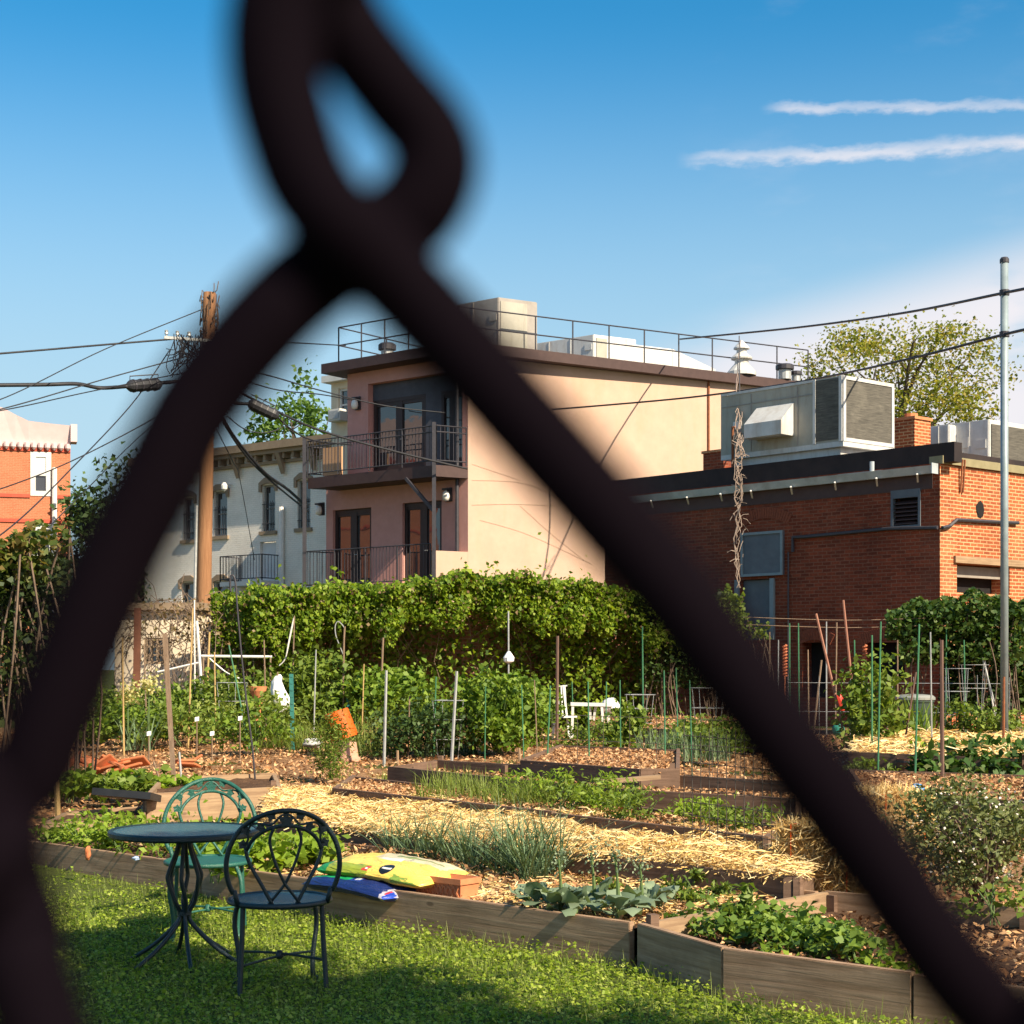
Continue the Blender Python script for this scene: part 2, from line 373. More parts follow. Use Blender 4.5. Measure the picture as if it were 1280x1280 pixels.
def trail(az0, el0, slope, wid, soft):
    wob = mth('ADD', mth('MULTIPLY', mth('SUBTRACT', n2.outputs['Fac'], .5), .010), mth('MULTIPLY', mth('SUBTRACT', n2b.outputs['Fac'], .5), .006))
    d = mth('ABSOLUTE', mth('SUBTRACT', mth('ADD', ele, wob), mth('ADD', mth('MULTIPLY', mth('SUBTRACT', azm, az0), slope), el0)))
    dens = mth('MULTIPLY', mth('ADD', .1, mth('MULTIPLY', n2b.outputs['Fac'], 1.3), True), mth('ADD', .35, mth('MULTIPLY', n2.outputs['Fac'], 1.1), True))
    return mth('MULTIPLY', mth('MULTIPLY', mth('SUBTRACT', 1.0, sms(d, 0.0, wid)), sms(azm, az0, az0+soft)), dens)
t1 = trail(.152, .3335, -.065, .0046, .022); t2 = trail(.100, .3062, -.010, .0064, .03)
wisp = mth('MULTIPLY', sms(n1.outputs['Fac'], .5, .8), mth('MULTIPLY', sms(azm, .1, .17), .22))
cl = mth('MINIMUM', mth('MAXIMUM', mth('MULTIPLY', bank, .95), mth('MAXIMUM', mth('MULTIPLY', t1, .75), mth('MAXIMUM', mth('MULTIPLY', t2, .85), wisp))), 1.0)
low = mth('MULTIPLY', mth('SUBTRACT', 1.0, sms(ele, .12, .40)), .86)
mx0 = nd(nt, 'ShaderNodeMixRGB'); L(low, mx0.inputs['Fac']); L(hs.outputs[0], mx0.inputs['Color1']); mx0.inputs['Color2'].default_value = (2.85, 3.95, 4.6, 1)
mxs = nd(nt, 'ShaderNodeMixRGB'); L(cl, mxs.inputs['Fac']); L(mx0.outputs[0], mxs.inputs['Color1']); mxs.inputs['Color2'].default_value = (5.1, 4.9, 5.1, 1)
L(mxs.outputs[0], bg.inputs['Color'])
SC.view_settings.view_transform = 'Standard'; SC.view_settings.look = 'None'; SC.view_settings.exposure = 1.08; SC.view_settings.gamma = 1
SC.cycles.max_bounces = 6; SC.cycles.transparent_max_bounces = 4; SC.cycles.use_denoising = True

# ------------------------------------------------------------------ palette
m_wire = M('black_vinyl', (.0032,.0018,.0034), (.0042,.0026,.0044), rough=.8, scale=30, spec=.02)
m_iron = M('green_black_iron', (.006,.016,.020), (.012,.028,.032), rough=.42, scale=40, bump=.3, bscale=160, spec=.45)
m_iron_g = M('verdigris_iron', (.012,.075,.055), (.022,.115,.085), rough=.45, scale=30, bump=.3, bscale=140, spec=.45)
m_glasstop = M('pebbled_tabletop', (.03,.075,.09), (.07,.14,.15), rough=.25, scale=60, bump=.5, bscale=120, spec=.6)
m_board = woodM('weathered_board', (.26,.16,.095), (.43,.285,.185), dark=(.10,.06,.04), damt=.42)
m_board_d = woodM('dark_board', (.13,.078,.052), (.23,.145,.10), damt=.45)
m_board_l = woodM('pale_board', (.25,.16,.095), (.40,.275,.165), dark=(.12,.075,.05), damt=.35)
m_stake_w = M('grey_lath', (.16,.10,.065), (.30,.21,.14), rough=.9, scale=12, stretch=(6,6,.6), bump=.4)
m_bamboo = M('bamboo', (.36,.22,.08), (.52,.36,.15), rough=.6, scale=9, stretch=(4,4,2))
m_brownstake = M('brown_stake', (.09,.05,.04), (.16,.095,.07), rough=.85, scale=14, stretch=(5,5,.5))
m_redstake = M('reddish_stake', (.24,.10,.07), (.36,.17,.11), rough=.8, scale=14, stretch=(5,5,.5))
m_galv = M('galvanised', (.30,.31,.31), (.46,.46,.45), rough=.5, metal=.4, scale=20)
m_pvc = M('white_pipe', (.66,.62,.58), (.78,.75,.70), rough=.5, scale=8)
m_teal = M('green_post_paint', (.025,.14,.12), (.04,.20,.17), rough=.6, scale=14, dirt=(.1,.06,.03))
m_green_rod = M('green_plastic_rod', (.03,.13,.07), (.06,.2,.09), rough=.55, scale=14)
m_rust = M('rusty_iron', (.16,.05,.022), (.28,.10,.04), rough=.85, scale=14)
m_dwire = M('thin_wire', (.06,.05,.045), (.14,.12,.10), rough=.6, metal=.3, scale=30)
m_cable = M('black_cable', (.012,.012,.015), (.03,.03,.035), rough=.6, scale=6)
m_soil = M('garden_soil', (.065,.036,.022), (.15,.085,.048), rough=1, scale=9, bump=.9, bscale=40, dirt=(.05,.028,.018), dscale=3, damt=.6, spec=.1)
m_mulch = M('mulch_ground', (.17,.085,.042), (.40,.235,.12), rough=1, scale=14, bump=1, bscale=60, dirt=(.09,.045,.025), dscale=1.6, damt=.55, spec=.1)
m_turf = M('turf_soil', (.045,.062,.014), (.10,.115,.03), rough=1, scale=5, bump=.8, bscale=30, spec=.1)
m_strawbed = M('straw_bed', (.40,.24,.085), (.66,.45,.19), rough=.95, scale=16, stretch=(1,2.5,1), bump=1, bscale=50, dirt=(.2,.1,.035), dscale=4, damt=.5, spec=.1)
lf_straw = leafM('straw_strands', [(.46,.27,.08),(.68,.45,.16),(.78,.57,.26),(.84,.69,.40)], trans=0, rough=.6)
lf_chip = leafM('wood_chips', [(.12,.055,.026),(.34,.165,.07),(.52,.28,.125),(.64,.42,.23)], trans=0, rough=.9)
lf_clover = leafM('lawn_leaf', [(.11,.185,.014),(.22,.31,.026),(.33,.42,.045),(.46,.50,.12)], trans=.4)
lf_grass = leafM('grass_blade', [(.10,.15,.022),(.18,.24,.04),(.29,.32,.09)], trans=.3)
lf_ivy = leafM('ivy_leaf', [(.055,.105,.010),(.125,.21,.014),(.21,.295,.022),(.30,.365,.045)], trans=.4)
lf_bean = leafM('bean_leaf', [(.075,.14,.016),(.14,.225,.022),(.22,.30,.04)], trans=.3)
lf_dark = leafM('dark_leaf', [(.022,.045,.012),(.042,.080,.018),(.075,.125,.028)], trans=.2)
lf_mid = leafM('mid_leaf', [(.075,.125,.016),(.14,.205,.028),(.22,.28,.05)], trans=.3)
lf_lime = leafM('lime_leaf', [(.12,.20,.016),(.20,.30,.026),(.29,.37,.05)], trans=.35)
lf_blue = leafM('blue_green_leaf', [(.13,.185,.11),(.20,.26,.16),(.28,.34,.22)], trans=.2)
lf_onion = leafM('onion_leaf', [(.07,.12,.06),(.12,.185,.09),(.19,.255,.13)], trans=.2)
lf_dry = leafM('dry_leaf', [(.13,.08,.035),(.22,.14,.07),(.16,.13,.05),(.30,.21,.12)], trans=.25)
lf_tree = leafM('tree_leaf', [(.12,.15,.02),(.20,.23,.035),(.30,.28,.05),(.34,.24,.05)], trans=.4)
lf_tree2 = leafM('bright_tree_leaf', [(.06,.13,.02),(.10,.18,.03),(.15,.23,.05)], trans=.4)
lf_herb = leafM('grey_herb_leaf', [(.07,.095,.03),(.125,.15,.045),(.20,.22,.085)], trans=.2)
lf_petal = leafM('pale_petal', [(.62,.55,.48),(.78,.72,.66)], trans=.2)
m_stem = M('green_stem', (.06,.11,.03), (.11,.16,.05), rough=.7, scale=12)
m_twig = M('brown_twig', (.10,.065,.045), (.20,.14,.10), rough=.9, scale=20)
m_bark = M('bark', (.055,.04,.03), (.13,.10,.075), rough=1, scale=5, stretch=(3,3,.6), bump=1, bscale=18)
m_pole = M('creosoted_pole', (.21,.095,.042), (.34,.17,.08), rough=.9, scale=5, stretch=(8,8,.35), bump=.6, bscale=14)
m_stucco_t = M('tan_stucco', (.49,.325,.245), (.54,.37,.28), rough=.95, scale=2.2, bump=.3, bscale=70, dirt=(.46,.31,.19), dscale=1.1, dst=(1,1,.22), damt=.45, spec=.1)
m_stucco_b = M('rose_brown_stucco', (.50,.25,.215), (.56,.29,.25), rough=.95, scale=5, bump=.3, bscale=90, spec=.1)
m_sun_patch = M('peach_sun_patch', (.52,.30,.17), (.58,.34,.20), rough=.95, scale=5, spec=.1)
m_dkgrey = M('dark_slate_panel', (.05,.05,.065), (.075,.075,.09), rough=.7, scale=6)
m_fascia = M('brown_fascia', (.045,.022,.020), (.065,.034,.030), rough=.6, scale=5)
m_steel = M('dark_painted_steel', (.03,.028,.034), (.05,.046,.055), rough=.5, scale=12)
m_roof = M('roof_membrane', (.16,.15,.15), (.25,.24,.23), rough=.9, scale=3)
m_black = M('black_roof_edge', (.014,.009,.010), (.026,.017,.017), rough=.85, scale=3, dirt=(.05,.03,.025))
m_door = M('dark_brown_door', (.022,.012,.012), (.038,.022,.02), rough=.5, scale=6)
m_white = M('white_paint', (.56,.55,.52), (.66,.65,.62), rough=.75, scale=2, dirt=(.42,.38,.32), dscale=.7, damt=.4)
m_white_b = brickM('white_painted_brick', (.82,.76,.67), (.78,.72,.64), (.70,.65,.57), stain=(.52,.46,.38), samt=.5, bump=.4)
m_trim = M('taupe_trim', (.24,.17,.11), (.30,.22,.145), rough=.8, scale=6)
m_cream = M('cream_wall', (.66,.55,.40), (.74,.63,.48), rough=.9, scale=3, dirt=(.5,.38,.25))
m_pink = M('pale_pink_cornice', (.58,.43,.42), (.63,.48,.47), rough=.8, scale=3)
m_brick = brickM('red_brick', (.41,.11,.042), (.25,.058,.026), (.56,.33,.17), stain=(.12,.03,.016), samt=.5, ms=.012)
m_brick_shade = brickM('shade_toned_brick', (.25,.056,.026), (.14,.034,.018), (.24,.105,.065), stain=(.055,.018,.012), samt=.65)  # same red brick, the left face's shade put into its colour
m_brick_o = brickM('orange_brick', (.48,.165,.085), (.42,.135,.065), (.50,.23,.13), stain=(.36,.11,.06), samt=.3)
m_brick_p = brickM('pinkish_garden_brick', (.36,.15,.10), (.27,.11,.075), (.36,.24,.17), stain=(.09,.045,.03), samt=.6)
m_ac_l = M('pale_sheet_metal', (.50,.49,.47), (.60,.59,.57), rough=.5, scale=4, metal=.1, dirt=(.30,.22,.15), dscale=2.2, dst=(1.6,1.6,.3), damt=.55)
m_ac_g = M('beige_sheet_metal', (.33,.31,.26), (.40,.375,.31), rough=.55, scale=2, dirt=(.19,.14,.09), dscale=2.0, dst=(1.6,1.6,.3), damt=.6)
m_ac_d = M('dull_sheet_metal', (.27,.24,.215), (.34,.31,.28), rough=.6, scale=3, dirt=(.16,.12,.09), dscale=1.2, damt=.5)
m_coil = M('condenser_coil', (.045,.042,.035), (.15,.135,.11), rough=.7, metal=.2, scale=4, stretch=(1,1,16), dirt=(.22,.20,.16), dscale=2, damt=.4)
m_bluegrey = M('blue_grey_panel', (.085,.10,.12), (.125,.145,.165), rough=.6, scale=3, dirt=(.07,.08,.10), dscale=2)
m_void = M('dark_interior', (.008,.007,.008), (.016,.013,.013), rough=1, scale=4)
m_gutter = M('galvanised_gutter', (.36,.40,.43), (.50,.54,.56), rough=.45, metal=.2, scale=3, dirt=(.2,.16,.13), dscale=2)
m_terra = M('terracotta', (.50,.17,.07), (.62,.25,.11), rough=.85, scale=7, dirt=(.34,.11,.05), dscale=5)
m_orange = M('orange_plastic', (.75,.10,.012), (.82,.13,.018), rough=.3, scale=3)
m_bagw = M('white_plastic_film', (.82,.78,.78), (.88,.85,.85), rough=.45, scale=5, bump=.6, bscale=14)
m_can = M('grey_green_plastic', (.030,.045,.036), (.045,.065,.05), rough=.5, scale=4)
m_lid = M('pale_plastic_lid', (.20,.21,.19), (.27,.27,.25), rough=.45, scale=5)
m_barrel = M('brown_plastic_barrel', (.10,.045,.025), (.16,.075,.042), rough=.7, scale=5, stretch=(1,1,4))
m_bluep = M('blue_plastic', (.02,.22,.55), (.03,.30,.65), rough=.4, scale=5)
m_redp = M('red_plastic', (.62,.05,.03), (.70,.07,.04), rough=.5, scale=5)
m_blacktray = M('black_tray_plastic', (.012,.012,.013), (.022,.022,.024), rough=.45, scale=6)
g_sky = glassM('window_glass'); g_dark = glassM('dim_window_glass', (.02,.02,.022), .08)

# ------------------------------------------------------------------ ground
def sheet(name, xs, ys, zf, mat, keep=None):
    vs, fs, idx = [], [], {}
    for j, y in enumerate(ys):
        for i, x in enumerate(xs): vs.append((x, y, zf(x, y)))
    n = len(xs)
    for j in range(len(ys)-1):
        for i in range(n-1):
            if keep and not keep((xs[i]+xs[i+1])/2, (ys[j]+ys[j+1])/2): continue
            fs.append((j*n+i, j*n+i+1, (j+1)*n+i+1, (j+1)*n+i))
    mb = MB(); mb.v = vs; mb.f = fs
    return mb.build(name, mat, recalc=False, smooth=True)
BL = [(-9,17.2), (-3.7,12.35), (-2.12,10.9), (.62,8.4), (.99,7.6), (1.75,7.0), (3.0,5.95), (6,3.4)]
def bly(x): return float(np.interp(x, [p[0] for p in BL], [p[1] for p in BL]))
lin = lambda a, b, n: list(np.linspace(a, b, n))
sheet('ground', lin(-400,-30,5)+lin(-20,20,21)+lin(30,400,5), lin(-60,6,4)+lin(8,28,21)+lin(40,900,6), lambda x, y: gz(y), m_turf)['kind'] = 'structure'
sheet('garden_soil', lin(-14,14,141), lin(5,29.6,124), lambda x, y: gz(y)+.012+.025*math.sin(x*3.1+y*1.7)*math.sin(y*2.3-x*.9)**2, m_mulch, lambda x, y: y > bly(x)+.22)['kind'] = 'structure'

# ------------------------------------------------------------------ lawn: clover and grass nobody could count
N = 190000; x = rng.uniform(-4.6, 3.6, N); y = rng.uniform(6.2, 13.2, N)
by = np.interp(x, [p[0] for p in BL], [p[1] for p in BL]); dist = (by-y)*.73
k = (dist > .05) & (np.abs(x)/y < .40) & (rng.uniform(0, 1, N) < 1.15-.028*y*1.5); x, y, dist = x[k], y[k], dist[k]
hn = .5+.5*np.sin(x*4.1+1.3*np.sin(y*3.3))*np.sin(y*5.2+x*1.7)
z = rng.uniform(.006, 1, len(x))**1.2*(.03+.028*hn+.10*np.exp(-dist/.16)*(.25+.75*(np.sin(x*7.3+np.sin(x*17.1))*.5+.5)))
V1, F1 = leafV(np.stack([x, y, z], 1), rng.uniform(.012, .030, len(x)), up=1.7, fold=.22)
n2_ = 70000; x = rng.uniform(-4.6, 3.6, n2_); y = rng.uniform(6.2, 13.2, n2_); by = np.interp(x, [p[0] for p in BL], [p[1] for p in BL])
k = (by-y > .06) & (np.abs(x)/y < .40); x, y = x[k], y[k]
lawn = npmesh('lawn_clover', V1, [F1], lf_clover); tag(lawn, 'sunlit and shaded clover lawn growing thick in front of the timber beds', 'lawn', kind='stuff')
gr = blades('lawn_grass', np.stack([x, y, np.zeros(len(x))], 1), rng.uniform(.03, .10, len(x))*(1+1.1*np.exp(-((np.interp(x, [p[0] for p in BL], [p[1] for p in BL])-y)/.18))), rng.uniform(.1, .8, len(x)), rng.uniform(.002, .005, len(x)), lf_grass)
tag(gr, 'loose grass blades standing among the clover of the lawn', 'grass', kind='stuff')

# ------------------------------------------------------------------ tan building with balconies
A = W(585, 835, 42.6); tb = thing('apartment_building', 'tan stucco building with brown front, two balconies and railed roof', 'building', (A.x, A.y, .45))
ws = Wall((A.x, A.y), (.871, .491)); wf = Wall((A.x, A.y), (-.785, .62))
nF = -ws.u
mb = MB(); ws.face(mb, 0, 12.2, .3, 9.92, []); a = ws.P(12.2, .3); b = a-ws.n*8; mb.quad(a, b, b+Vector((0,0,9.62)), a+Vector((0,0,9.62)))
mb.build('side_wall', m_stucco_t, tb)
def fh(x0, x1, y0, y1): return wf.rect(x0, x1, y0, y1)
zf1 = wf.z(470, 735); zf2 = 6.95
lowd = [fh(416, 464, 636, 728), fh(503, 552, 627, 727)]
lowd = [(a, b, zf1+.02, d) for a, b, c, d in lowd]
upd = [(wf.t(578), wf.t(460), zf2+.02, wf.z(500, 474))]
mb = MB(); wf.face(mb, 0, 5.3, .3, zf2, lowd, .28); wf.face(mb, 0, 4.45, zf2, 9.92, upd, .35)
a = wf.P(5.3, .3); b = a+ws.u*9; mb.quad(a, b, b+Vector((0,0,zf2-.3)), a+Vector((0,0,zf2-.3)))
a = wf.P(4.45, zf2); b = a+ws.u*9; mb.quad(a, b, b+Vector((0,0,2.97)), a+Vector((0,0,2.97)))
mb.quad(wf.P(4.45, zf2), wf.P(5.3, zf2), wf.P(5.3, zf2)+ws.u*9, wf.P(4.45, zf2)+ws.u*9)
mb.build('front_wall', m_stucco_b, tb)
def double_door(r, name='balcony_door', depth=.2):
    a, b, c, d = r; mb = MB(); o_ = -depth; n = 2
    wf.box(mb, a, a+.09, c, d, o_, o_+.1); wf.box(mb, b-.09, b, c, d, o_, o_+.1); wf.box(mb, a+.09, b-.09, d-.1, d, o_, o_+.1)
    m = (a+b)/2; wf.box(mb, m-.09, m+.09, c, d-.1, o_, o_+.09); wf.box(mb, a+.09, m-.09, c, c+.28, o_, o_+.085); wf.box(mb, m+.09, b-.09, c, c+.28, o_, o_+.085)
    for q in (a+.09, m+.09):
        wf.box(mb, q, q+.07, c+.28, d-.1, o_, o_+.082)
        wf.box(mb, q+.07, m-a+q-.19, d-.19, d-.1, o_, o_+.082)
    D = mb.build(name, m_door, tb); g = MB()
    for (p, q) in ((a+.1, m-.08), (m+.08, b-.1)): g.quad(wf.P(p, c+.26, o_+.04), wf.P(q, c+.26, o_+.04), wf.P(q, d-.12, o_+.04), wf.P(p, d-.12, o_+.04))
    g.build('pane', g_sky, D, recalc=False)
    h = MB(); h.tube([wf.P(m-.06, c+.95, o_+.09), wf.P(m-.06, c+.95, o_+.15), wf.P(m-.16, c+.95, o_+.15)], .012, 5); h.build('handle', m_galv, D)
    return D
for r in lowd: double_door(r)
# upper recess: slate panel with two glazed door pairs
a, b, c, d = upd[0]; mb = MB(); wf.box(mb, a+.003, b-.003, c+2.12, d-.003, -.3, -.2); mid = wf.t(536); wf.box(mb, mid-.28, mid+.28, c, c+2.12, -.3, -.2)
mb.build('slate_panel', m_dkgrey, tb)
double_door((a+.05, mid-.28, c, c+2.12), depth=.3); double_door((mid+.28, b-.05, c, c+2.12), depth=.3)
# near-black backing added behind the doors so the rooms read dark
mb = MB(); wf.box(mb, .3, 4.4, .6, 9.8, -1.3, -1.2); wf.box(mb, 4.4, 5.2, .6, 6.7, -1.3, -1.2); mb.build('dark_room_backing', m_void, tb)
# roof slab with brown fascia
roofpoly = [wf.P(4.95, 0, .55), wf.P(-.15, 0, .55)+ws.n*.12, ws.P(12.3, 0, .12), ws.P(12.3, 0, -8), wf.P(4.95, 0, -8)]
mb = MB(); mb.prism(roofpoly, 9.9, 10.17); mb.build('roof_slab', m_fascia, tb)
mb = MB(); cp = sum((Vector(p) for p in roofpoly), Vector())/5; mb.prism([cp+(Vector(p)-cp)*.965 for p in roofpoly], 10.172, 10.2); mb.build('roof_membrane', m_roof, tb)
# decks
def deck(zt, a0, a1, proj, th):
    p = [wf.P(a0, 0), wf.P(a1, 0), wf.P(a1, 0)+nF*proj, wf.P(a0, 0)+nF*proj]
    mb = MB(); mb.prism(p, zt-th, zt); return mb, p
PJ = .95
mb, dp = deck(zf2-.02, 0, 4.78, PJ, .3); mb.build('upper_deck', m_fascia, tb)
mb, dq = deck(zf1, 0, 4.9, PJ, .42); mb.build('lower_deck', m_fascia, tb)
up = Vector((0,0,1))
def dz(p, z): return Vector((p.x, p.y, z))
mb = MB(); railing(mb, dz(dp[2], zf2)+wf.u*.02, dz(dp[3], zf2), 1.02, .12, .014, 5, (1.0, .84, .1)); railing(mb, dz(dp[3], zf2), dz(dp[0], zf2)+nF*.05, 1.02, .12, .014, 2, (1.0, .84, .1)); railing(mb, dz(dp[2], zf2), dz(dp[1], zf2)+nF*.05, 1.02, .12, .014, 2, (1.0, .84, .1))
mb.build('upper_railing', m_steel, tb)
mb = MB(); railing(mb, dz(dq[2], zf1)+wf.u*.02, dz(dq[3], zf1)+wf.u*.2, 1.05, .12, .013, 5, (1.0, .1)); railing(mb, dz(dq[2], zf1), dz(dq[1], zf1)+nF*.05, 1.05, .12, .013, 2, (1.0, .1))
mb.build('lower_railing', m_steel, tb)
for q, z1 in ((dp[2]+wf.u*.06, zf2+1.15), (dp[3]+wf.u*.0-nF*.0, zf2+1.1)):
    mb = MB(); mb.bar(dz(q, .5)+nF*.06, dz(q, z1)+nF*.06, .1); mb.build('deck_post', m_steel, tb)
mb = MB(); mb.bar(dz(dp[3], zf2-1.25)+nF*.01+wf.u*.05, dz(dp[3], zf2-.3)+nF*.01+wf.u*1.05, .08); mb.build('knee_brace', m_steel, tb)
mb = MB(); mb.tube([wf.P(.32, zf1, .07), wf.P(.32, 9.8, .07)], .05, 8); mb.build('downspout', m_steel, tb)
# tan parapet at the lower deck's end, peach panel painted in for a sunlit balcony patch
zp = ws.z(565, 689)
mb = MB(); ws.box(mb, -PJ-.04, -.002, .3, zp, -.22, -.003); mb.build('deck_end_parapet', m_stucco_t, tb)
mb = MB(); wf.box(mb, 4.0, 4.7, zf2+.02, zf2+.8, PJ-.3, PJ-.22); mb.build('sunlit_patch_panel', m_sun_patch, tb)
def wall_lamp(px, py):
    t, z = wf.t(px), wf.z(px, py); mb = MB(); wf.box(mb, t-.1, t+.1, z-.17, z+.2, 0, .05); wf.box(mb, t-.09, t+.09, z+.12, z+.17, .05, .22); L_ = mb.build('wall_lamp', m_steel, tb)
    g = MB(); g.lathe([(.02, .12), (.085, .06), (.1, -.06), (.075, -.15), (.01, -.17)], wf.P(t, z, .15), 10); g.build('globe', m_pvc, L_, smooth=True)
wall_lamp(403, 637); wall_lamp(562, 619); wall_lamp(448, 505)
# roof railing
e0 = wf.P(4.75, 10.2, .05); e1 = wf.P(.05, 10.2, .1)+ws.n*-.35; e2 = ws.P(11.9, 10.2, -.35); e3 = e0-wf.n*6
mb = MB(); railing(mb, e0, e1, 1.06, 0, .016, 6, (1.0, .52), .022); railing(mb, e1, e2, 1.06, 0, .016, 11, (1.0, .52), .022); railing(mb, e0, e3, 1.06, 0, .016, 4, (1.0, .52), .022)
mb.build('roof_railing', m_steel, tb)
# surface conduits pinned on the side wall
mb = MB(); mb.tube([ws.P(ws.t(885), ws.z(885, 470), .03), ws.P(ws.t(885), ws.z(885, 580), .03)], .035, 6); mb.build('rusty_conduit', m_rust, tb)
mb = MB()
for pts in (((590,600),(655,604),(700,625),(745,660)), ((590,631),(640,630),(700,632)), ((590,580),(650,600)), ((650,632),(690,668),(730,700)), ((600,650),(660,668),(740,705))):
    mb.tube(spline([ws.P(ws.t(x), ws.z(x, y), .02) for x, y in pts], 6), .0045, 4)
mb.build('wall_wiring', M('stained_wire', (.48,.35,.24), (.54,.40,.28)), tb)

# ------------------------------------------------------------------ roof plant on the tan building
def roofbox(name, label, cat, corner, ul, ur, ll, lr, h, mats, group=None, coil=None, legs=.12):
    t = thing(name, label, cat, corner, group); c = Vector(corner); ul, ur = Vector((*ul, 0)), Vector((*ur, 0)); Z = Vector((0,0,1))
    mb = MB(); mb.obox(c+Z*legs, ul*ll, ur*lr, Z*(h-legs)); mb.build('casing', mats[0], t, bevel=.02)
    nl = Vector((ul.y, -ul.x, 0)); nl = nl if nl.dot(-c) > 0 else -nl; nr = Vector((ur.y, -ur.x, 0)); nr = nr if nr.dot(-c) > 0 else -nr
    mb = MB()
    for k in (.08, .5, .92):
        mb.obox(c+ul*(ll*k-.05)+ur*.05, ul*.1, ur*(lr-.1), Z*legs)
    mb.build('skid', m_steel, t)
    if coil:
        x0, x1 = coil; mb = MB(); mb.obox(c+ur*lr*x0+Z*(legs+.1)+nr*.004, ur*lr*(x1-x0), nr*.02, Z*(h-legs-.2)); mb.build('coil_panel', mats[1], t)
    mb = MB()
    for k in (.34, .67): mb.obox(c+ul*ll*k+Z*(legs+.02)+nl*.003, ul*.03, nl*.015, Z*(h-legs-.04))
    mb.obox(c+ul*.06+Z*(h*.6)+nl*.003, ul*.25, nl*.02, Z*.18)
    mb.build('access_panel', mats[0], t)
    return t, c, nl, nr
ul, ur = (-.785, .62), (.871, .491)
pc = W(623, 428, 44.0); pc.z = 10.2
roofbox('rooftop_unit', 'tall box-shaped air conditioner with dull beige coil face on the tan roof', 'air conditioner', pc, ul, ur, 2.6, 1.25, 1.58, (m_ac_d, m_ac_g), 'rooftop air conditioners', (.05, .72))
pc = W(742, 430, 46.6); pc.z = 10.2
roofbox('rooftop_unit', 'lower grey-sided air conditioner right of the tall box on the tan roof', 'air conditioner', pc, ul, ur, 2.4, 1.5, 1.1, (m_ac_l, m_ac_g), 'rooftop air conditioners', (.06, .3), .3)
d0 = W(806, 435, 47.5); d0.z = 10.2; dt = thing('roof_duct', 'pale sloping sheet-metal duct behind the railing on the tan roof', 'duct', d0)
u_, v_ = Vector((*ur, 0)), Vector((*ul, 0)); Z = Vector((0,0,1))
mb = MB(); mb.prism([d0-u_*.6, d0+u_*1.0, d0+u_*1.0+v_*1.1, d0-u_*.6+v_*1.1], 10.5, 11.15); mb.build('duct_section', m_ac_l, dt, bevel=.02)
mb = MB(); mb.add([d0+u_*1.0+Z*.3, d0+u_*2.6+Z*.2, d0+u_*2.6+v_*1.1+Z*.2, d0+u_*1.0+v_*1.1+Z*.3, d0+u_*1.0+Z*.95, d0+u_*2.6+Z*.48, d0+u_*2.6+v_*1.1+Z*.48, d0+u_*1.0+v_*1.1+Z*.95], [(0,1,5,4),(1,2,6,5),(2,3,7,6),(3,0,4,7),(4,5,6,7),(3,2,1,0)]); mb.build('sloped_transition', m_ac_l, dt)
mb = MB(); [mb.obox(d0+u_*k+v_*.2, u_*.08, v_*.5, Z*.3) for k in (-.5, .8, 2.4)]; mb.build('duct_support', m_steel, dt)
def roofvent(px, py, Y, h, r, label, kind):
    p = W(px, py, Y); p.z = 10.2; t = thing('roof_vent', label, 'roof vent', p, 'roof vents on the tan roof'); mb = MB()
    if kind == 'cone':
        mb.lathe([(r*1.3, 0), (r*1.3, .1), (r*.62, h*.34), (r*.62, h*.5)], p, 14); mb.build('vent_base', m_ac_l, t, smooth=False)
        mb = MB(); mb.lathe([(r*.95, h*.46), (r*.97, h*.5), (r*.45, h*.64), (r*.45, h*.76), (r*.72, h*.75), (r*.70, h*.79), (r*.22, h*.95), (r*.05, h)], p, 14); mb.build('vent_cap', m_ac_l, t)
    else:
        mb.lathe([(r*.8, 0), (r*.8, h*.62)], p, 12); mb.build('vent_pipe', m_galv, t, smooth=False)
        mb = MB(); mb.lathe([(r*.8, h*.62), (r*1.15, h*.66), (r*1.15, h*.92), (r*.9, h), (.01, h*1.02)], p, 12); mb.build('vent_cap', m_steel, t)
roofvent(927, 464, 47.2, 1.05, .33, 'white tiered conical vent on the tan roof behind the hanging dead vine', 'cone')
roofvent(981, 470, 47.8, .45, .24, 'stubby dark-capped vent pipe near the right end of the tan roof', 'pipe')
roofvent(995, 472, 48.1, .3, .16, 'smallest vent pipe at the right end of the tan roof', 'pipe')
roofvent(484, 450, 45.2, .55, .22, 'round vent behind the front railing at the left of the tan roof', 'pipe')

# ------------------------------------------------------------------ white house with bracketed cornice
B0 = W(405, 835, 51.5); wh = thing('row_house', 'white painted two-storey house with brown bracketed cornice behind the pole', 'house', (B0.x, B0.y, .45))
ww = Wall((B0.x, B0.y), (-.79, .613)); LW = 8.9
wins = [ww.rect(267.5, 284, 614, 670), ww.rect(328, 344, 606, 664), ww.rect(372, 388, 600, 660), ww.rect(229, 243, 622, 675), ww.rect(227, 244, 728, 790), ww.rect(268, 285, 727, 790)]
dr = ww.rect(325, 345, 677, 723)
mb = MB(); ww.face(mb, -2.2, LW, .3, 8.75, wins+[dr], .2); a = ww.P(LW, .3); b = a-ww.n*9; mb.quad(a, b, b+Vector((0,0,8.45)), a+Vector((0,0,8.45))); mb.build('facade', m_white_b, wh)
m_wframe = M('grey_window_frame', (.22,.20,.18), (.30,.28,.25), rough=.7)
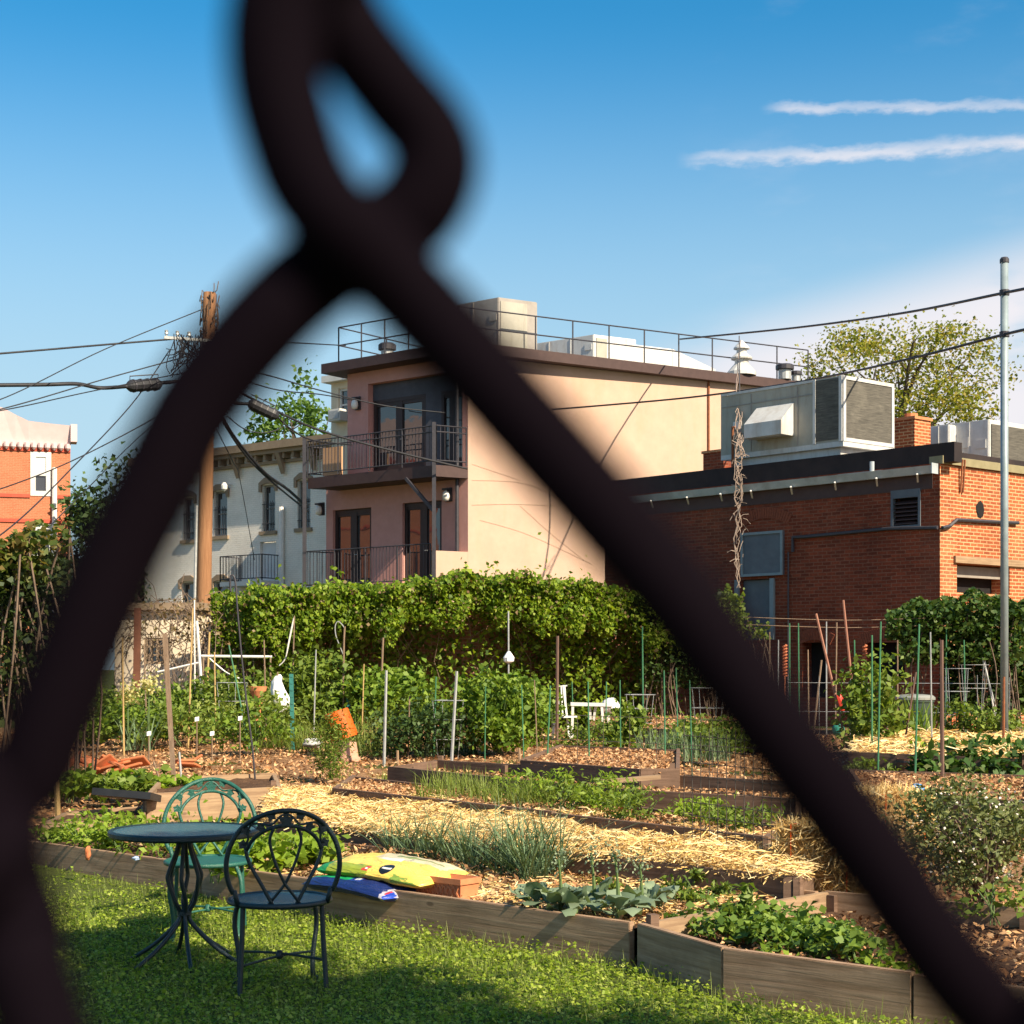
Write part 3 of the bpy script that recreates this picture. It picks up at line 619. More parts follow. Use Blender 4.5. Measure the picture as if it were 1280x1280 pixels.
for i, r in enumerate(wins):
    wo = window(ww, r, wh, m_wframe, g_dark, -.18, .06, 1, 2)
    a, b, c, d = r; mb = MB()
    for q in (c+.25, c+.9): mb.tube([ww.P(a, q, .02), ww.P(b, q, .02)], .012, 4)
    for k in range(1, 6): mb.tube([ww.P(a+(b-a)*k/6, c, .02), ww.P(a+(b-a)*k/6, c+1.0, .02)], .01, 4)
    mb.build('window_bars', m_steel, wo)
    mb = MB(); arc = [(a-.12, d-.22), (a-.12, d+.08), (a+(b-a)*.25, d+.24), (a+(b-a)*.75, d+.24), (b+.12, d+.08), (b+.12, d-.22), (b, d-.22), (b, d), (a+(b-a)*.7, d+.04), (a+(b-a)*.3, d+.04), (a, d), (a, d-.22)]
    n = len(arc); mb.v = [tuple(ww.P(p[0], p[1], o)) for o in (.005, .07) for p in arc]
    for i_ in range(6):
        j_ = i_+1
        if j_ < 6: q = (i_, j_, 11-j_, 11-i_); mb.f.append(tuple(n+t_ for t_ in q)); 
    mb.f += [(i_, (i_+1) % n, n+(i_+1) % n, n+i_) for i_ in range(n)]
    mb.build('arched_hood', m_trim, wh)
    mb = MB(); ww.box(mb, a-.1, b+.1, c-.12, c-.002, -.05, .08); mb.build('window_sill', m_trim, wh)
mb = MB(); a, b, c, d = dr; ww.box(mb, a+.02, b-.02, c, d-.02, -.16, -.1); ww.box(mb, a+.1, b-.1, c+.25, c+1.2, -.1, -.085); mb.build('balcony_door', m_white, wh)
bd = ww.rect(300, 352, 697, 728); a, b, c, d = bd
mb = MB(); mb.prism([ww.P(a, 0, .003), ww.P(b, 0, .003), ww.P(b, 0, .9), ww.P(a, 0, .9)], c-.15, c); mb.build('balcony_slab', m_white, wh)
mb = MB(); railing(mb, ww.P(a, c, .88), ww.P(b, c, .88), .85, .13, .014, 3, (1, .1)); railing(mb, ww.P(a, c, .05), ww.P(a, c, .88), .85, .13, .014, 2, (1, .1)); railing(mb, ww.P(b, c, .05), ww.P(b, c, .88), .85, .13, .014, 2, (1, .1)); mb.build('balcony_railing', m_steel, wh)
mb = MB(); t = ww.t(355); mb.tube([ww.P(t, ww.z(355, 760), .12), ww.P(t, ww.z(355, 634), .12)], .09, 8); mb.build('downspout', m_pvc, wh)
mb = MB(); ww.box(mb, -2.2, LW+.15, 8.32, 8.42, .002, .12); ww.box(mb, -2.2, LW+.3, 8.75, 9.0, -.3, .5); ww.box(mb, -2.2, LW+.22, 8.62, 8.75, .002, .38); mb.build('cornice', m_trim, wh)
mb = MB()
for i in range(26): t = -2+i*.44; ww.box(mb, t, t+.1, 8.44, 8.62, .003, .3)
mb.build('dentil_row', m_trim, wh)
for px in (301, 357, 396, 243):
    t = ww.t(px); mb = MB(); mb.add([ww.P(t-.09, 8.62, .13), ww.P(t+.09, 8.62, .13), ww.P(t+.09, 8.62, .42), ww.P(t-.09, 8.62, .42), ww.P(t-.09, 7.95, .13), ww.P(t+.09, 7.95, .13), ww.P(t+.09, 8.15, .22), ww.P(t-.09, 8.15, .22)], [(0,1,2,3),(7,6,5,4),(0,4,5,1),(1,5,6,2),(2,6,7,3),(3,7,4,0)]); mb.build('cornice_bracket', m_trim, wh)
mb = MB(); a = ww.P(-2.2, 9.0, .5); b = ww.P(LW+.3, 9.0, .5); bk = -ww.n*5; mb.quad(a+up*.003, b+up*.003, b+bk+up*.7, a+bk+up*.7); mb.build('roof', m_roof, wh)
mb = MB(); t = ww.t(290); mb.tube([ww.P(t, ww.z(290, 606), .02), ww.P(t, ww.z(290, 606), .3)], .03, 6); mb.lathe([(.05, .1), (.11, 0), (.1, -.12), (.02, -.2)], ww.P(t, ww.z(290, 608), .35), 10); mb.build('flood_lamp', m_pvc, wh)

# pale house end rising behind the tan building's left edge, with a window air conditioner
n0 = W(444, 835, 47.6); nh = thing('neighbouring_house', 'narrow pale house end showing between the tan building and the sky', 'house', (n0.x, n0.y, .45))
wn = Wall((n0.x, n0.y), (-.785, .62)); nw = [wn.rect(423, 437, 485, 526)]
mb = MB(); wn.face(mb, -1.4, wn.t(414), .3, 10.15, nw, .15); a = wn.P(wn.t(414), .3); b = a-wn.n*7; mb.quad(a, b, b+up*9.85, a+up*9.85); mb.build('facade', m_cream, nh)
window(wn, nw[0], nh, m_white, g_sky, -.14, .07)
mb = MB(); wn.box(mb, -1.4, wn.t(409), 10.155, 10.35, -.3, .25); mb.build('cornice', m_white, nh)
wa = wn.rect(420, 435, 513, 528); ac = thing('window_air_conditioner', 'small white box air conditioner sticking out of the pale house window', 'air conditioner', wn.P((wa[0]+wa[1])/2, wa[2], .1))
mb = MB(); wn.box(mb, wa[0], wa[1], wa[2], wa[3], -.05, .35); mb.build('casing', m_white, ac, bevel=.015)
mb = MB(); wn.box(mb, wa[0]+.05, wa[1]-.05, wa[2]+.06, wa[3]-.06, .352, .37); mb.build('grille', m_galv, ac)

# ------------------------------------------------------------------ orange row house, far left
C0 = W(88, 835, 64); oh = thing('row_house', 'orange brick row house with pale pink scalloped cornice at the far left', 'house', (C0.x, C0.y, .45))
wo = Wall((C0.x, C0.y), (-.955, -.295)); ow = [wo.rect(38, 64, 565, 620), wo.rect(40, 68, 655, 735)]
zc = wo.z(60, 560)
mb = MB(); wo.face(mb, 0, 7, .3, zc, ow, .2); a = wo.P(0, .3); b = a-wo.n*8; mb.quad(a, b, b+up*(zc-.3), a+up*(zc-.3)); mb.build('facade', m_brick_o, oh)
for r in ow:
    w_ = window(wo, r, oh, m_white, g_sky, -.1, .2, 1, 2, fd=.13)
a, b, c, d = ow[0]; mb = MB(); wo.box(mb, a+.2, b-.2, c+(d-c)*.52, d-.2, -.095, -.01); mb.build('window_board', m_white, oh)
mb = MB(); zt = [(0, wo.z(88, 533)), (.8, wo.z(75, 531)), (1.6, wo.z(55, 528)), (2.1, wo.z(35, 520)), (2.6, wo.z(20, 511)), (7, wo.z(20, 500))]
for (t0, z0), (t1, z1) in zip(zt, zt[1:]):
    mb.add([wo.P(t0, zc+.002, .0), wo.P(t1, zc+.002, .0), wo.P(t1, z1, .25), wo.P(t0, z0, .25), wo.P(t0, zc+.002, -.6), wo.P(t1, zc+.002, -.6), wo.P(t1, z1, -.6), wo.P(t0, z0, -.6)], [(0,1,2,3),(4,7,6,5),(3,2,6,7),(0,4,5,1),(0,3,7,4),(1,5,6,2)])
wo.box(mb, -.25, -.002, zc+.25, wo.z(88, 533)+.05, -.5, .32); mb.build('cornice', m_pink, oh)
mb = MB()
for i in range(15): t = .1+i*.26; mb.lathe([(.11, .12), (.11, -.06), (.02, -.16)], wo.P(t, zc+.05, .12), 8)
mb.build('scallop_row', m_pink, oh)
m_band = M('red_band', (.42,.07,.04), (.48,.09,.05), rough=.85)
for y in (562, 622, 653):
    mb = MB(); z = wo.z(75, y); z2 = min(z+.1, zc-.01); zs_ = [(0, ow[0][0]), (ow[0][1], 7)] if y == 622 else [(0, 7)]
    wo.box(mb, 0, 7, z2-.14, z2, .003, .05) if y != 622 else [wo.box(mb, p, q, z2-.14, z2, .003, .05) for p, q in ((0, ow[0][0]-.02), (ow[0][1]+.02, 7))]
    mb.build('string_course', m_band, oh)
mb = MB(); t = wo.t(68); mb.tube([wo.P(t, .5, .12), wo.P(t, wo.z(68, 585), .12)], .1, 8); mb.build('downspout', m_pvc, oh)

o2 = copy_thing(oh, (-26, 46, .45), R(73), label='orange brick row house outside the left edge, mirrored in the balcony doors')
# ------------------------------------------------------------------ brick building
C = W(1175, 835, 29.0); bb = thing('brick_building', 'red brick building with long gutter, louvre vent and rooftop plant at right', 'building', (C.x, C.y, .45))
wl = Wall((C.x, C.y), (-.69, .724)); wr = Wall((C.x, C.y), (.78, .626)); ZB = 5.3
def lr(x0, x1, y0, y1): return wl.rect(x0, x1, y0, y1)
lou = lr(1114, 1151, 612, 660); do = lr(925, 964, 724, 800); w1 = lr(1003, 1034, 803, 872); w2 = lr(1083, 1131, 803, 850)
LB = 8.3
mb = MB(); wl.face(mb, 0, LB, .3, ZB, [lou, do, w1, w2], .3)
a = wl.P(LB, .3); b = a-wl.n*8; mb.quad(a, b, b+up*(ZB-.3), a+up*(ZB-.3)); mb.build('shaded_wall', m_brick_shade, bb)
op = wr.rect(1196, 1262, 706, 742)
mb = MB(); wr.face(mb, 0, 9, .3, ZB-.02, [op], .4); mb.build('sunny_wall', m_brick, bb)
mb = MB()
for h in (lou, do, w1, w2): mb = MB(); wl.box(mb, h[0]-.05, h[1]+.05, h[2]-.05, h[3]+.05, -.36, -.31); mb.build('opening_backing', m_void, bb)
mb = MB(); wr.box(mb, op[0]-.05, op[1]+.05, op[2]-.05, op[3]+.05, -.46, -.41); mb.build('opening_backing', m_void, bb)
mb = MB(); wr.box(mb, .0, 9, ZB-.015, ZB+.13, -.3, .06); mb.build('coping', M('olive_coping', (.20,.17,.09), (.27,.23,.13), rough=.7), bb)
# roof and black edge
roofp = [wl.P(0, 0, -.02), wr.P(9, 0, -.02), wr.P(9, 0, -8), wl.P(LB, 0, -.02)]
mb = MB(); mb.prism([wl.P(.0, 0, -.31)+wr.u*.31, wr.P(8.9, 0, -.31), wr.P(8.9, 0, -8), wl.P(LB, 0, -8.0), wl.P(LB, 0, -.31)], ZB-.2, ZB-.02); mb.build('roof_deck', m_roof, bb)
mb = MB(); wl.box(mb, -.28, LB, ZB+.003, ZB+.36, -.28, -.02)
mb.obox(wr.P(.42, ZB+.135, -.7), wr.u*8.4, -wr.n*.1, up*.26); mb.build('black_roof_edge', m_black, bb)
# gutter with straps
zg = wl.z(1000, 604, .3); gt = [wl.t(1161, .3), LB]
mb = MB(); prof = [(.02, .0), (.0, -.15), (.13, -.16), (.19, -.02), (.18, -.02), (.125, -.145), (.015, -.135), (.03, 0)]
A0, A1 = gt; n = len(prof); mb.v = [tuple(wl.P(t, zg+.12+z, d+.02)) for t in (A0, A1) for d, z in prof]; mb.f = [(i, (i+1) % n, n+(i+1) % n, n+i) for i in range(n)]; wl.box(mb, A0-.02, A0-.001, zg-.05, zg+.14, .02, .23); mb.build('gutter', m_gutter, bb)
mb = MB(); wl.box(mb, A0+.1, LB, zg-.3, zg-.02, .003, .016); mb.build('gutter_shade_strip', m_fascia, bb)  # dark strip standing in for the shade on the brick below the gutter
mb = MB()
for px in (1148, 1097, 1045, 990, 940, 902, 860, 815):
    t = wl.t(px, .2); mb.bar(wl.P(t, zg-.04, .24), wl.P(t+.1, zg-.16, .06), .03)
mb.build('gutter_strap', m_pvc, bb)
mb = MB(); t = wl.t(1090, .1); wl.box(mb, wl.t(1104), wl.t(1050), ZB+.02-.1, ZB-.03, .03, .08); mb.tube([wl.P(t, ZB-.06, .1), wl.P(t, ZB+.14, .1)], .045, 8); mb.build('flashing', m_gutter, bb)
# louvre vent
a, b, c, d = lou; mb = MB(); wl.box(mb, a, a+.05, c, d, -.08, .02); wl.box(mb, b-.05, b, c, d, -.08, .02); wl.box(mb, a+.05, b-.05, d-.15, d, -.08, .018); wl.box(mb, a+.05, b-.05, c, c+.05, -.08, .018); lv = mb.build('louvre_vent', m_bluegrey, bb)
mb = MB()
for i in range(6):
    z = c+.07+i*(d-c-.26)/6; p = wl.P(a+.055, z, -.005); mb.obox(p, wl.u*(b-a-.11), -wl.n*.10+up*.06, up*.014)
mb.build('slat', m_fascia, lv)
# blue-grey panel and doorway
pn = lr(929, 981, 665, 720); mb = MB(); wl.box(mb, *pn, .004, .06); pb = mb.build('loading_panel', m_bluegrey, bb, bevel=.006)
mb = MB(); a, b, c, d = pn
for q in ((a, a+.05, c, d), (b-.05, b, c, d), (a+.05, b-.05, d-.05, d), (a+.05, b-.05, c, c+.05)): wl.box(mb, *q, .062, .09)
mb.build('panel_frame', M('pale_blue_frame', (.17,.22,.24), (.23,.28,.30), rough=.6), pb)
a, b, c, d = do; mb = MB(); wl.box(mb, a+.01, b-.01, c, d-.01, -.16, -.1); dd = mb.build('metal_door', m_bluegrey, bb)
mb = MB(); wl.box(mb, a-.1, a-.002, c, d, .003, .06); wl.box(mb, b+.002, b+.1, c, d, .003, .06); mb.build('door_jamb', M('pale_blue_frame', (.17,.22,.24)), dd)
# relieving arches of brick on edge
m_arch = M('arch_brick', (.16,.045,.025), (.27,.075,.035), rough=.95, scale=20)
def arch(x0, x1, ytop, rise):
    t0, t1 = wl.t(x1), wl.t(x0); zb = wl.z((x0+x1)/2, ytop); mb = MB(); n = 22; w = (t1-t0); Rr = (w*w/4+rise*rise)/(2*rise)
    for i in range(n):
        f0, f1 = (i+.08)/n, (i+.92)/n; q = []
        for f, rr in ((f0, Rr), (f1, Rr), (f1, Rr+.22), (f0, Rr+.22)):
            th = math.asin((f-.5)*w/Rr); q.append((t0+w/2+math.sin(th)*rr, zb-Rr+math.cos(th)*rr))
        mb.add([wl.P(p[0], p[1], o) for o in (.003, .02) for p in q], [(4,5,6,7),(0,1,5,4),(1,2,6,5),(2,3,7,6),(3,0,4,7)])
    mb.build('brick_arch', m_arch, bb)
arch(928, 985, 648, .16); arch(999, 1038, 800, .1); arch(1078, 1136, 800, .1)
# pipes on both faces
mb = MB(); mb.tube([wl.P(wl.t(993), wl.z(993, 690), .05), wl.P(wl.t(993), wl.z(993, 672), .05), wl.P(wl.t(1010), wl.z(1010, 671), .05), wl.P(wl.t(1112), wl.z(1112, 661), .05), wl.P(.02, wl.z(1170, 660), .05)], .035, 6); mb.tube([wl.P(wl.t(987), .9, .04), wl.P(wl.t(987), wl.z(987, 690), .04)], .018, 5)
mb.tube([wr.P(.0, wr.z(1176, 660), .05), wr.P(wr.t(1184), wr.z(1184, 658), .05), wr.P(wr.t(1193), wr.z(1193, 650), .05), wr.P(wr.t(1270), wr.z(1270, 654), .05)], .035, 6); mb.build('wall_pipe', m_steel, bb)
mb = MB(); mb.lathe([(.02, .012), (.1, .012), (.13, 0)], (0,0,0), 9); rot = wr.n.to_track_quat('Z', 'Y').to_matrix(); o_ = wr.P(wr.t(1225), wr.z(1225, 637), .003); mb.v = [tuple(o_+rot @ Vector((p[0]*(1+.3*math.sin(5*p[1]*30)), p[1]*1.3, p[2]))) for p in mb.v]; mb.build('broken_hole', m_void, bb)
mb = MB(); wr.box(mb, op[0]-.1, op[1]+.5, op[3]+.002, op[3]+.13, -.1, .05); mb.build('lintel', m_board_l, bb)
mb = MB(); wr.box(mb, op[0]+.05, op[1]+.3, op[2]+.3, op[3]-.03, -.3, -.2); mb.build('boarded_panel', M('grey_sheet', (.22,.19,.16), (.32,.28,.24), scale=3), bb)
# rusty spikes hanging from the coping
mb = MB()
for px in (1199, 1202): t = wr.t(px); mb.tube([wr.P(t, ZB+.1, .07), wr.P(t, ZB-.5, .03)], .02, 5)
mb.build('rust_bracket', m_rust, bb)
# rooftop package unit
K = W(1053, 551, 31.0); K.z = ZB-.02
L3, R3 = Vector((-.69, .724, 0)), Vector((.78, .626, 0)); nL = wl.n; nR = wr.n
ru = thing('rooftop_unit', 'big beige packaged air conditioner with hood and coil on the brick roof', 'air conditioner', K, 'rooftop air conditioners')
zb, zt_ = 5.98, 7.25
mb = MB(); mb.obox(K+L3*.12+R3*.1, L3*2.7, R3*1.3, up*(zb-K.z-.1)); mb.build('curb', m_ac_l, ru)
mb = MB(); mb.obox(dz(K, zb-.1)-L3*.02-R3*.0, L3*3.02, R3*1.57, up*.1); mb.build('base_rail', m_ac_l, ru)
mb = MB(); mb.obox(dz(K, zb), L3*3.0, R3*1.55, up*(zt_-zb)); mb.build('casing', m_ac_g, ru)
mb = MB()
for p in (dz(K, zb)+nR*.004+nL*.004, dz(K, zb)+R3*1.48+nR*.004): mb.obox(p, R3*.075, nR*.03, up*(zt_-zb))
for z in (zb, zt_-.07): mb.obox(dz(K, z)+R3*.08+nR*.004, R3*1.4, nR*.028, up*.07)
mb.obox(dz(K, zb)+L3*.62+nL*.004, L3*.06, nL*.02, up*(zt_-zb)); mb.obox(dz(K, zb)+nL*.004, L3*.07, nL*.02, up*(zt_-zb)); mb.obox(dz(K, zt_-.05)+L3*.69+nL*.004, L3*2.3, nL*.015, up*.05)
mb.build('corner_frame', m_ac_l, ru)
mb = MB(); mb.obox(dz(K, zb+.07)+R3*.08+nR*.003, R3*1.4, nR*.012, up*(zt_-zb-.14)); mb.build('coil_panel', m_coil, ru)
mb = MB(); mb.obox(dz(K, zb+.05)+L3*.07+nL*.003, L3*.55, nL*.012, up*(zt_-zb-.08)); mb.build('coil_panel', m_coil, ru)
mb = MB(); q = dz(K, zb)+L3*1.15; w_ = L3*.92
mb.add([q+up*.22+nL*.003, q+w_+up*.22+nL*.003, q+w_+up*.88+nL*.003, q+up*.88+nL*.003, q+up*.22+nL*.42, q+w_+up*.22+nL*.42, q+w_+up*.5+nL*.42, q+up*.5+nL*.42], [(4,5,6,7),(7,6,2,3),(0,4,7,3),(1,2,6,5),(0,1,5,4)]); mb.build('intake_hood', m_ac_l, ru)
mb = MB()
for k in (1.05, 2.2): mb.obox(dz(K, zb+.02)+L3*k+nL*.0035, L3*.018, nL*.008, up*(zt_-zb-.1))
mb.obox(dz(K, zb+.98)+L3*.7+nL*.0036, L3*2.28, nL*.007, up*.016)
mb.build('panel_seam', m_ac_d, ru)
mb = MB(); mb.obox(dz(K, zb+.5)+L3*2.45+nL*.004, L3*.22, nL*.012, up*.16); mb.build('rating_plate', m_pvc, ru)
mb = MB(); q_ = dz(K, zb)+L3*2.62+nL*.09; mb.tube([q_+up*.55-nL*.09, q_+up*.55, q_-up*.5, q_-up*.5+L3*.5], .03, 6); mb.build('supply_pipe', m_rust, ru)
mb = MB()
for k in (.15, .7, 1.25): mb.obox(dz(K, zb-.085)+R3*k-nL*0+nR*.004, R3*.18, nR*.006, up*.05)
mb.build('lifting_slot', m_void, ru)
# chimney and small roof things
ch0 = W(1139, 560, 33.5); ch0.z = ZB-.02; ck = wl.o*0
chm = thing('brick_chimney', 'short square brick chimney beside the big rooftop air conditioner', 'chimney', ch0)
mb = MB(); mb.obox(ch0-L3*.28-R3*.28, L3*.54, R3*.54, up*(HC+ (835-527)/F*33.5-ch0.z)); mb.build('stack', m_brick, chm)
zc_ = HC+(835-527)/F*33.5; mb = MB(); mb.obox(dz(ch0, zc_+.002)-L3*.31-R3*.31, L3*.60, R3*.60, up*.06); mb.lathe([(.14, .07), (.14, .16), (.1, .16)], dz(ch0, zc_+.0), 10); mb.build('chimney_cap', m_terra, chm)
c2 = W(903, 640, 37.0); c2.z = ZB-.02
st = thing('brick_chimney', 'low brick stub at the left end of the rooftop air conditioner', 'chimney', c2); mb = MB(); mb.obox(c2-L3*.3-R3*.3, L3*.6, R3*.6, up*1.25); mb.build('stack', m_brick_shade, st); mb = MB(); mb.obox(dz(c2, c2.z+1.252)-L3*.33-R3*.33, L3*.66, R3*.66, up*.06); mb.build('chimney_cap', m_brick, st)
k2 = W(1186, 560, 33.8); k2.z = ZB-.02
t, c_, nl_, nr_ = roofbox('rooftop_unit', 'white boxy air handler right of the brick chimney', 'air conditioner', k2, (-.69,.724), (.78,.626), .7, 1.6, 1.45, (m_ac_l, m_ac_g), 'rooftop air conditioners', None, .55)
mb = MB(); mb.obox(k2+up*.95+nr_*.004+R3*.25, R3*.5, nr_*.3, up*.22); mb.build('control_box', m_ac_l, t); mb = MB(); mb.lathe([(.2, .15), (.24, .3), (.2, .5), (.08, .55)], k2+R3*.75+nr_*.28, 12); mb.build('fan_housing', m_ac_l, t)
k3 = W(1236, 565, 33.4); k3.z = ZB-.02
roofbox('rooftop_unit', 'dark-topped air conditioner at the right end beside the steel pole', 'air conditioner', k3, (-.69,.724), (.78,.626), 1.3, 1.5, 1.5, (m_ac_l, m_coil), 'rooftop air conditioners', (.05, .95), .6)

# ------------------------------------------------------------------ garden wall behind the ivy
gw0, gw1 = Vector((-6.35, 27.2, 0)), Vector((2.9, 30.4, 0))
gw = Wall(gw0, gw1-gw0); LG = (gw1-gw0).length
mb = MB(); gw.box(mb, 1.6, LG+.3, .3, 2.8, -1.4, -1.1); mb.v = mb.v; o = mb.build('garden_wall', m_brick_p, loc=gw.P(LG/2, .45)); tag(o, 'pinkish old brick garden wall almost hidden under the ivy', 'wall')
mb = MB(); cw = W(200, 820, 29.0); cwt = thing('garden_shed', 'low cream outbuilding with a lattice window behind the ivy at left', 'shed', (cw.x, 29.0, .45))
wc = Wall((W(248,835,28.7).x, 28.7), (-.97, .1)); cwn = wc.rect(180, 212, 797, 830)
wc.face(mb, 0, 1.55, .3, 2.62, [cwn], .12); a = wc.P(0, .3); mb.quad(a, a-wc.n*2, a-wc.n*2+up*2.3, a+up*2.3); mb.build('wall', m_cream, cwt)
window(wc, cwn, cwt, m_trim, g_dark, -.1, .05, 4, 3)
mb = MB(); wc.box(mb, -.1, 1.7, 2.622, 2.75, -2, .15); mb.build('roof', m_trim, cwt)

# ------------------------------------------------------------------ utility pole, steel pole
pb_ = W(252, 835, 36.0); pb_.z = .45; pt = W(262, 366, 36.0)
upo = thing('utility_pole', 'tall leaning wooden utility pole wrapped with wires and dead vine', 'utility pole', pb_)
n = 14; mb = MB(); mb.tube([pb_.lerp(pt, i/n) for i in range(n+1)], [.175-.035*i/n for i in range(n+1)], 14); mb.build('pole', m_pole, upo, smooth=True)
mb = MB(); rr = random.Random(3)
for i in range(70):
    z = pt.z-rr.uniform(0, 1.0); th = rr.uniform(0, 6.28); c_ = pb_.lerp(pt, (z-pb_.z)/(pt.z-pb_.z)); d_ = Vector((math.cos(th), math.sin(th), 0))
    mb.tube([c_+d_*.13, c_+d_*.19+up*.05, c_+d_*rr.uniform(.17, .24)+up*rr.uniform(-.3, .25)], .012, 4)
mb.build('dead_vine', m_twig, upo)
mb = MB(); cx = W(215, 428, 36.0); c0 = pb_.lerp(pt, (cx.z-pb_.z)/(pt.z-pb_.z)); ax = Vector((.93, .36, 0)); mb.bar(c0-ax*.95+Vector((0,-.2,0)), c0+ax*.5+Vector((0,-.2,0)), .05, .06); xa = mb.build('crossarm', m_galv, upo)
for k in (-.9, -.66, -.4): mb = MB(); mb.lathe([(.02, .0), (.02, .03), (.045, .04), (.035, .08), (.045, .11), (.02, .13)], c0+ax*k+Vector((0,-.2,.04)), 8); mb.build('insulator', m_galv, xa)
mb = MB()
for i in range(44):
    k = rr.uniform(-.75, .0); p = c0+ax*k+Vector((0,-.22,rr.uniform(-.05,.12))); q = c0+ax*rr.uniform(-.9,.0)+Vector((0,-.25,-rr.uniform(.15,.9)))
    mb.tube(spline([p, p.lerp(q, .5)+Vector((rr.uniform(-.2,.2), 0, -.15)), q], 4), .01, 4)
mb.build('drop_wire', m_cable, upo)
mb = MB(); mb.tube([pb_+Vector((-.2,-.05,0)), pb_.lerp(pt, .5)+Vector((-.19,-.05,0))], .035, 6); mb.build('conduit', m_galv, upo)
sp0 = W(1255.5, 835, 24.0); sp0.z = .45; spz = HC+(835-326)/F*24
stp = thing('steel_pole', 'slim grey galvanised steel pole at the right edge before the brick wall', 'pole', sp0)
mb = MB(); mb.tube([sp0, dz(sp0, spz)], .058, 14); mb.build('shaft', M('galvanised_tube', (.20,.25,.27), (.30,.36,.38), rough=.45, metal=.25, scale=5), stp, smooth=True)
mb = MB(); mb.lathe([(.07, -.03), (.07, .02), (.05, .05), (.01, .06)], dz(sp0, spz), 12); mb.build('cap', m_steel, stp)
mb = MB()
for y in (366, 418): mb.lathe([(.075, -.04), (.075, .04)], W(1255.5, y, 24.0), 12)
mb.build('cable_clamp', m_steel, stp)

# ------------------------------------------------------------------ cables
def cable(pts, r, label, n=8):
    P = [W(*p) for p in pts]; mb = MB(); mb.tube(spline(P, n), r, 5); o = mb.build('cable', m_cable, loc=P[0], uv=False, recalc=False, smooth=True); return tag(o, label, 'cable', 'overhead cables')
cable([(-60,447,33),(60,437,34),(130,431,35),(215,424,36)], .022, 'gently rising cable from the left edge to the pole crossarm')
cable([(215,424,36),(300,425,38),(360,428,40),(432,432,44)], .016, 'cable running from the pole crossarm right to the tan roof railing')
cable([(-60,482,33),(50,481,34),(95,480,34.5),(125,485,35),(160,483,35)], .045, 'thick sagging black cable ending in the left splice case')
cable([(200,479,35.6),(230,476,35.9),(258,472,36)], .045, 'short thick cable between the left splice case and the pole')
cable([(-60,520,32),(18,492,33),(130,437,35),(252,387,36)], .012, 'thin steep cable climbing to the top of the wooden pole')
cable([(-60,525,32),(18,507,33),(130,474,34.5),(210,452,35.6),(254,440,36)], .014, 'thin cable below the steep one, reaching the pole near its crossarm')
cable([(-60,523,30),(18,510,31),(110,490,33),(210,470,35.5),(256,462,36)], .012, 'lowest of the left thin cables fanning into the pole')
cable([(-80,725,24),(18,655,28),(90,585,32),(165,505,35),(212,438,36)], .014, 'long thin cable dropping from the crossarm to the lower left')
cable([(-60,630,30),(18,605,32),(90,576,34),(180,530,35.5),(256,485,36)], .014, 'thin cable crossing low above the orange house to the pole')
cable([(60,660,26),(110,610,29),(170,550,33),(250,480,36)], .010, 'faint thin cable between the orange house and the wooden pole')
cable([(262,455,36),(330,468,37.5),(400,488,40),(480,507,41.5),(556,516,42)], .018, 'upper cable from the wooden pole to the upper balcony post')
cable([(262,460,36),(340,486,38),(400,493,41),(440,500,44)], .016, 'cable from the pole to the lamp side of the brown front')
cable([(262,470,36),(330,506,37.5),(400,538,39.5),(500,566,41),(584,586,42.2)], .030, 'pale thick service cable slanting across the upper balcony')
cable([(262,492,36),(290,503,36.5),(312,505,36.8)], .040, 'short cable from the pole to the right splice case')
cable([(346,520,37),(362,535,37.6),(390,550,39),(440,556,42)], .020, 'cable leaving the right splice case towards the balcony')
cable([(266,500,36),(292,545,38),(330,590,42),(360,612,47),(384,634,51)], .045, 'thick black bundle dropping from the pole across the white house')
cable([(266,505,36),(300,560,38.5),(335,598,43),(386,640,51)], .028, 'second black cable beside the thick bundle over the white house')
cable([(284,520,36),(305,536,36.3),(330,541,36.6),(352,534,36.8),(355,518,36.8)], .014, 'slack looped wire hanging under the right splice case')
cable([(262,520,36),(290,575,40),(300,600,48),(318,700,51)], .012, 'thin wire running down over the white facade')
cable([(1300,357,22),(1255,366,24),(1130,391,30),(1000,409,36),(880,421,42),(850,424,47)], .024, 'upper black cable from the steel pole to the tan roof railing')
cable([(1300,408,22),(1255,418,24),(1130,450,29),(1000,477,35),(860,497,40),(690,512,43.6)], .024, 'lower black cable from the steel pole to the tan side wall')
def splice(p, q, label, cat='splice case'):
    p, q = W(*p), W(*q); d = q-p; t = thing('splice_case', label, cat, p.lerp(q, .5)); s_ = d.orthogonal().normalized(); mb = MB()
    mb.tube([p, p+d*.06, p+d*.12, q-d*.12, q-d*.06, q], [.05, .1, .135, .135, .1, .05], 10); mb.build('case', m_cable, t)
    mb = MB()
    for k in (.2, .4, .6, .8): c_ = p+d*k; mb.tube([c_-d*.02, c_+d*.02], .15, 10)
    mb.build('clamp_band', m_steel, t)
    mb = MB(); mb.tube([p+d*.1+up*.13, p+d*.1+up*.22, q-d*.1+up*.22, q-d*.1+up*.13], .014, 5); mb.build('hanger', m_steel, t)
splice((158,483,35), (202,480,35.6), 'black cable splice case hanging left of the wooden pole')
splice((310,503,36.8), (348,521,37), 'tilted black cable splice case hanging right of the wooden pole')
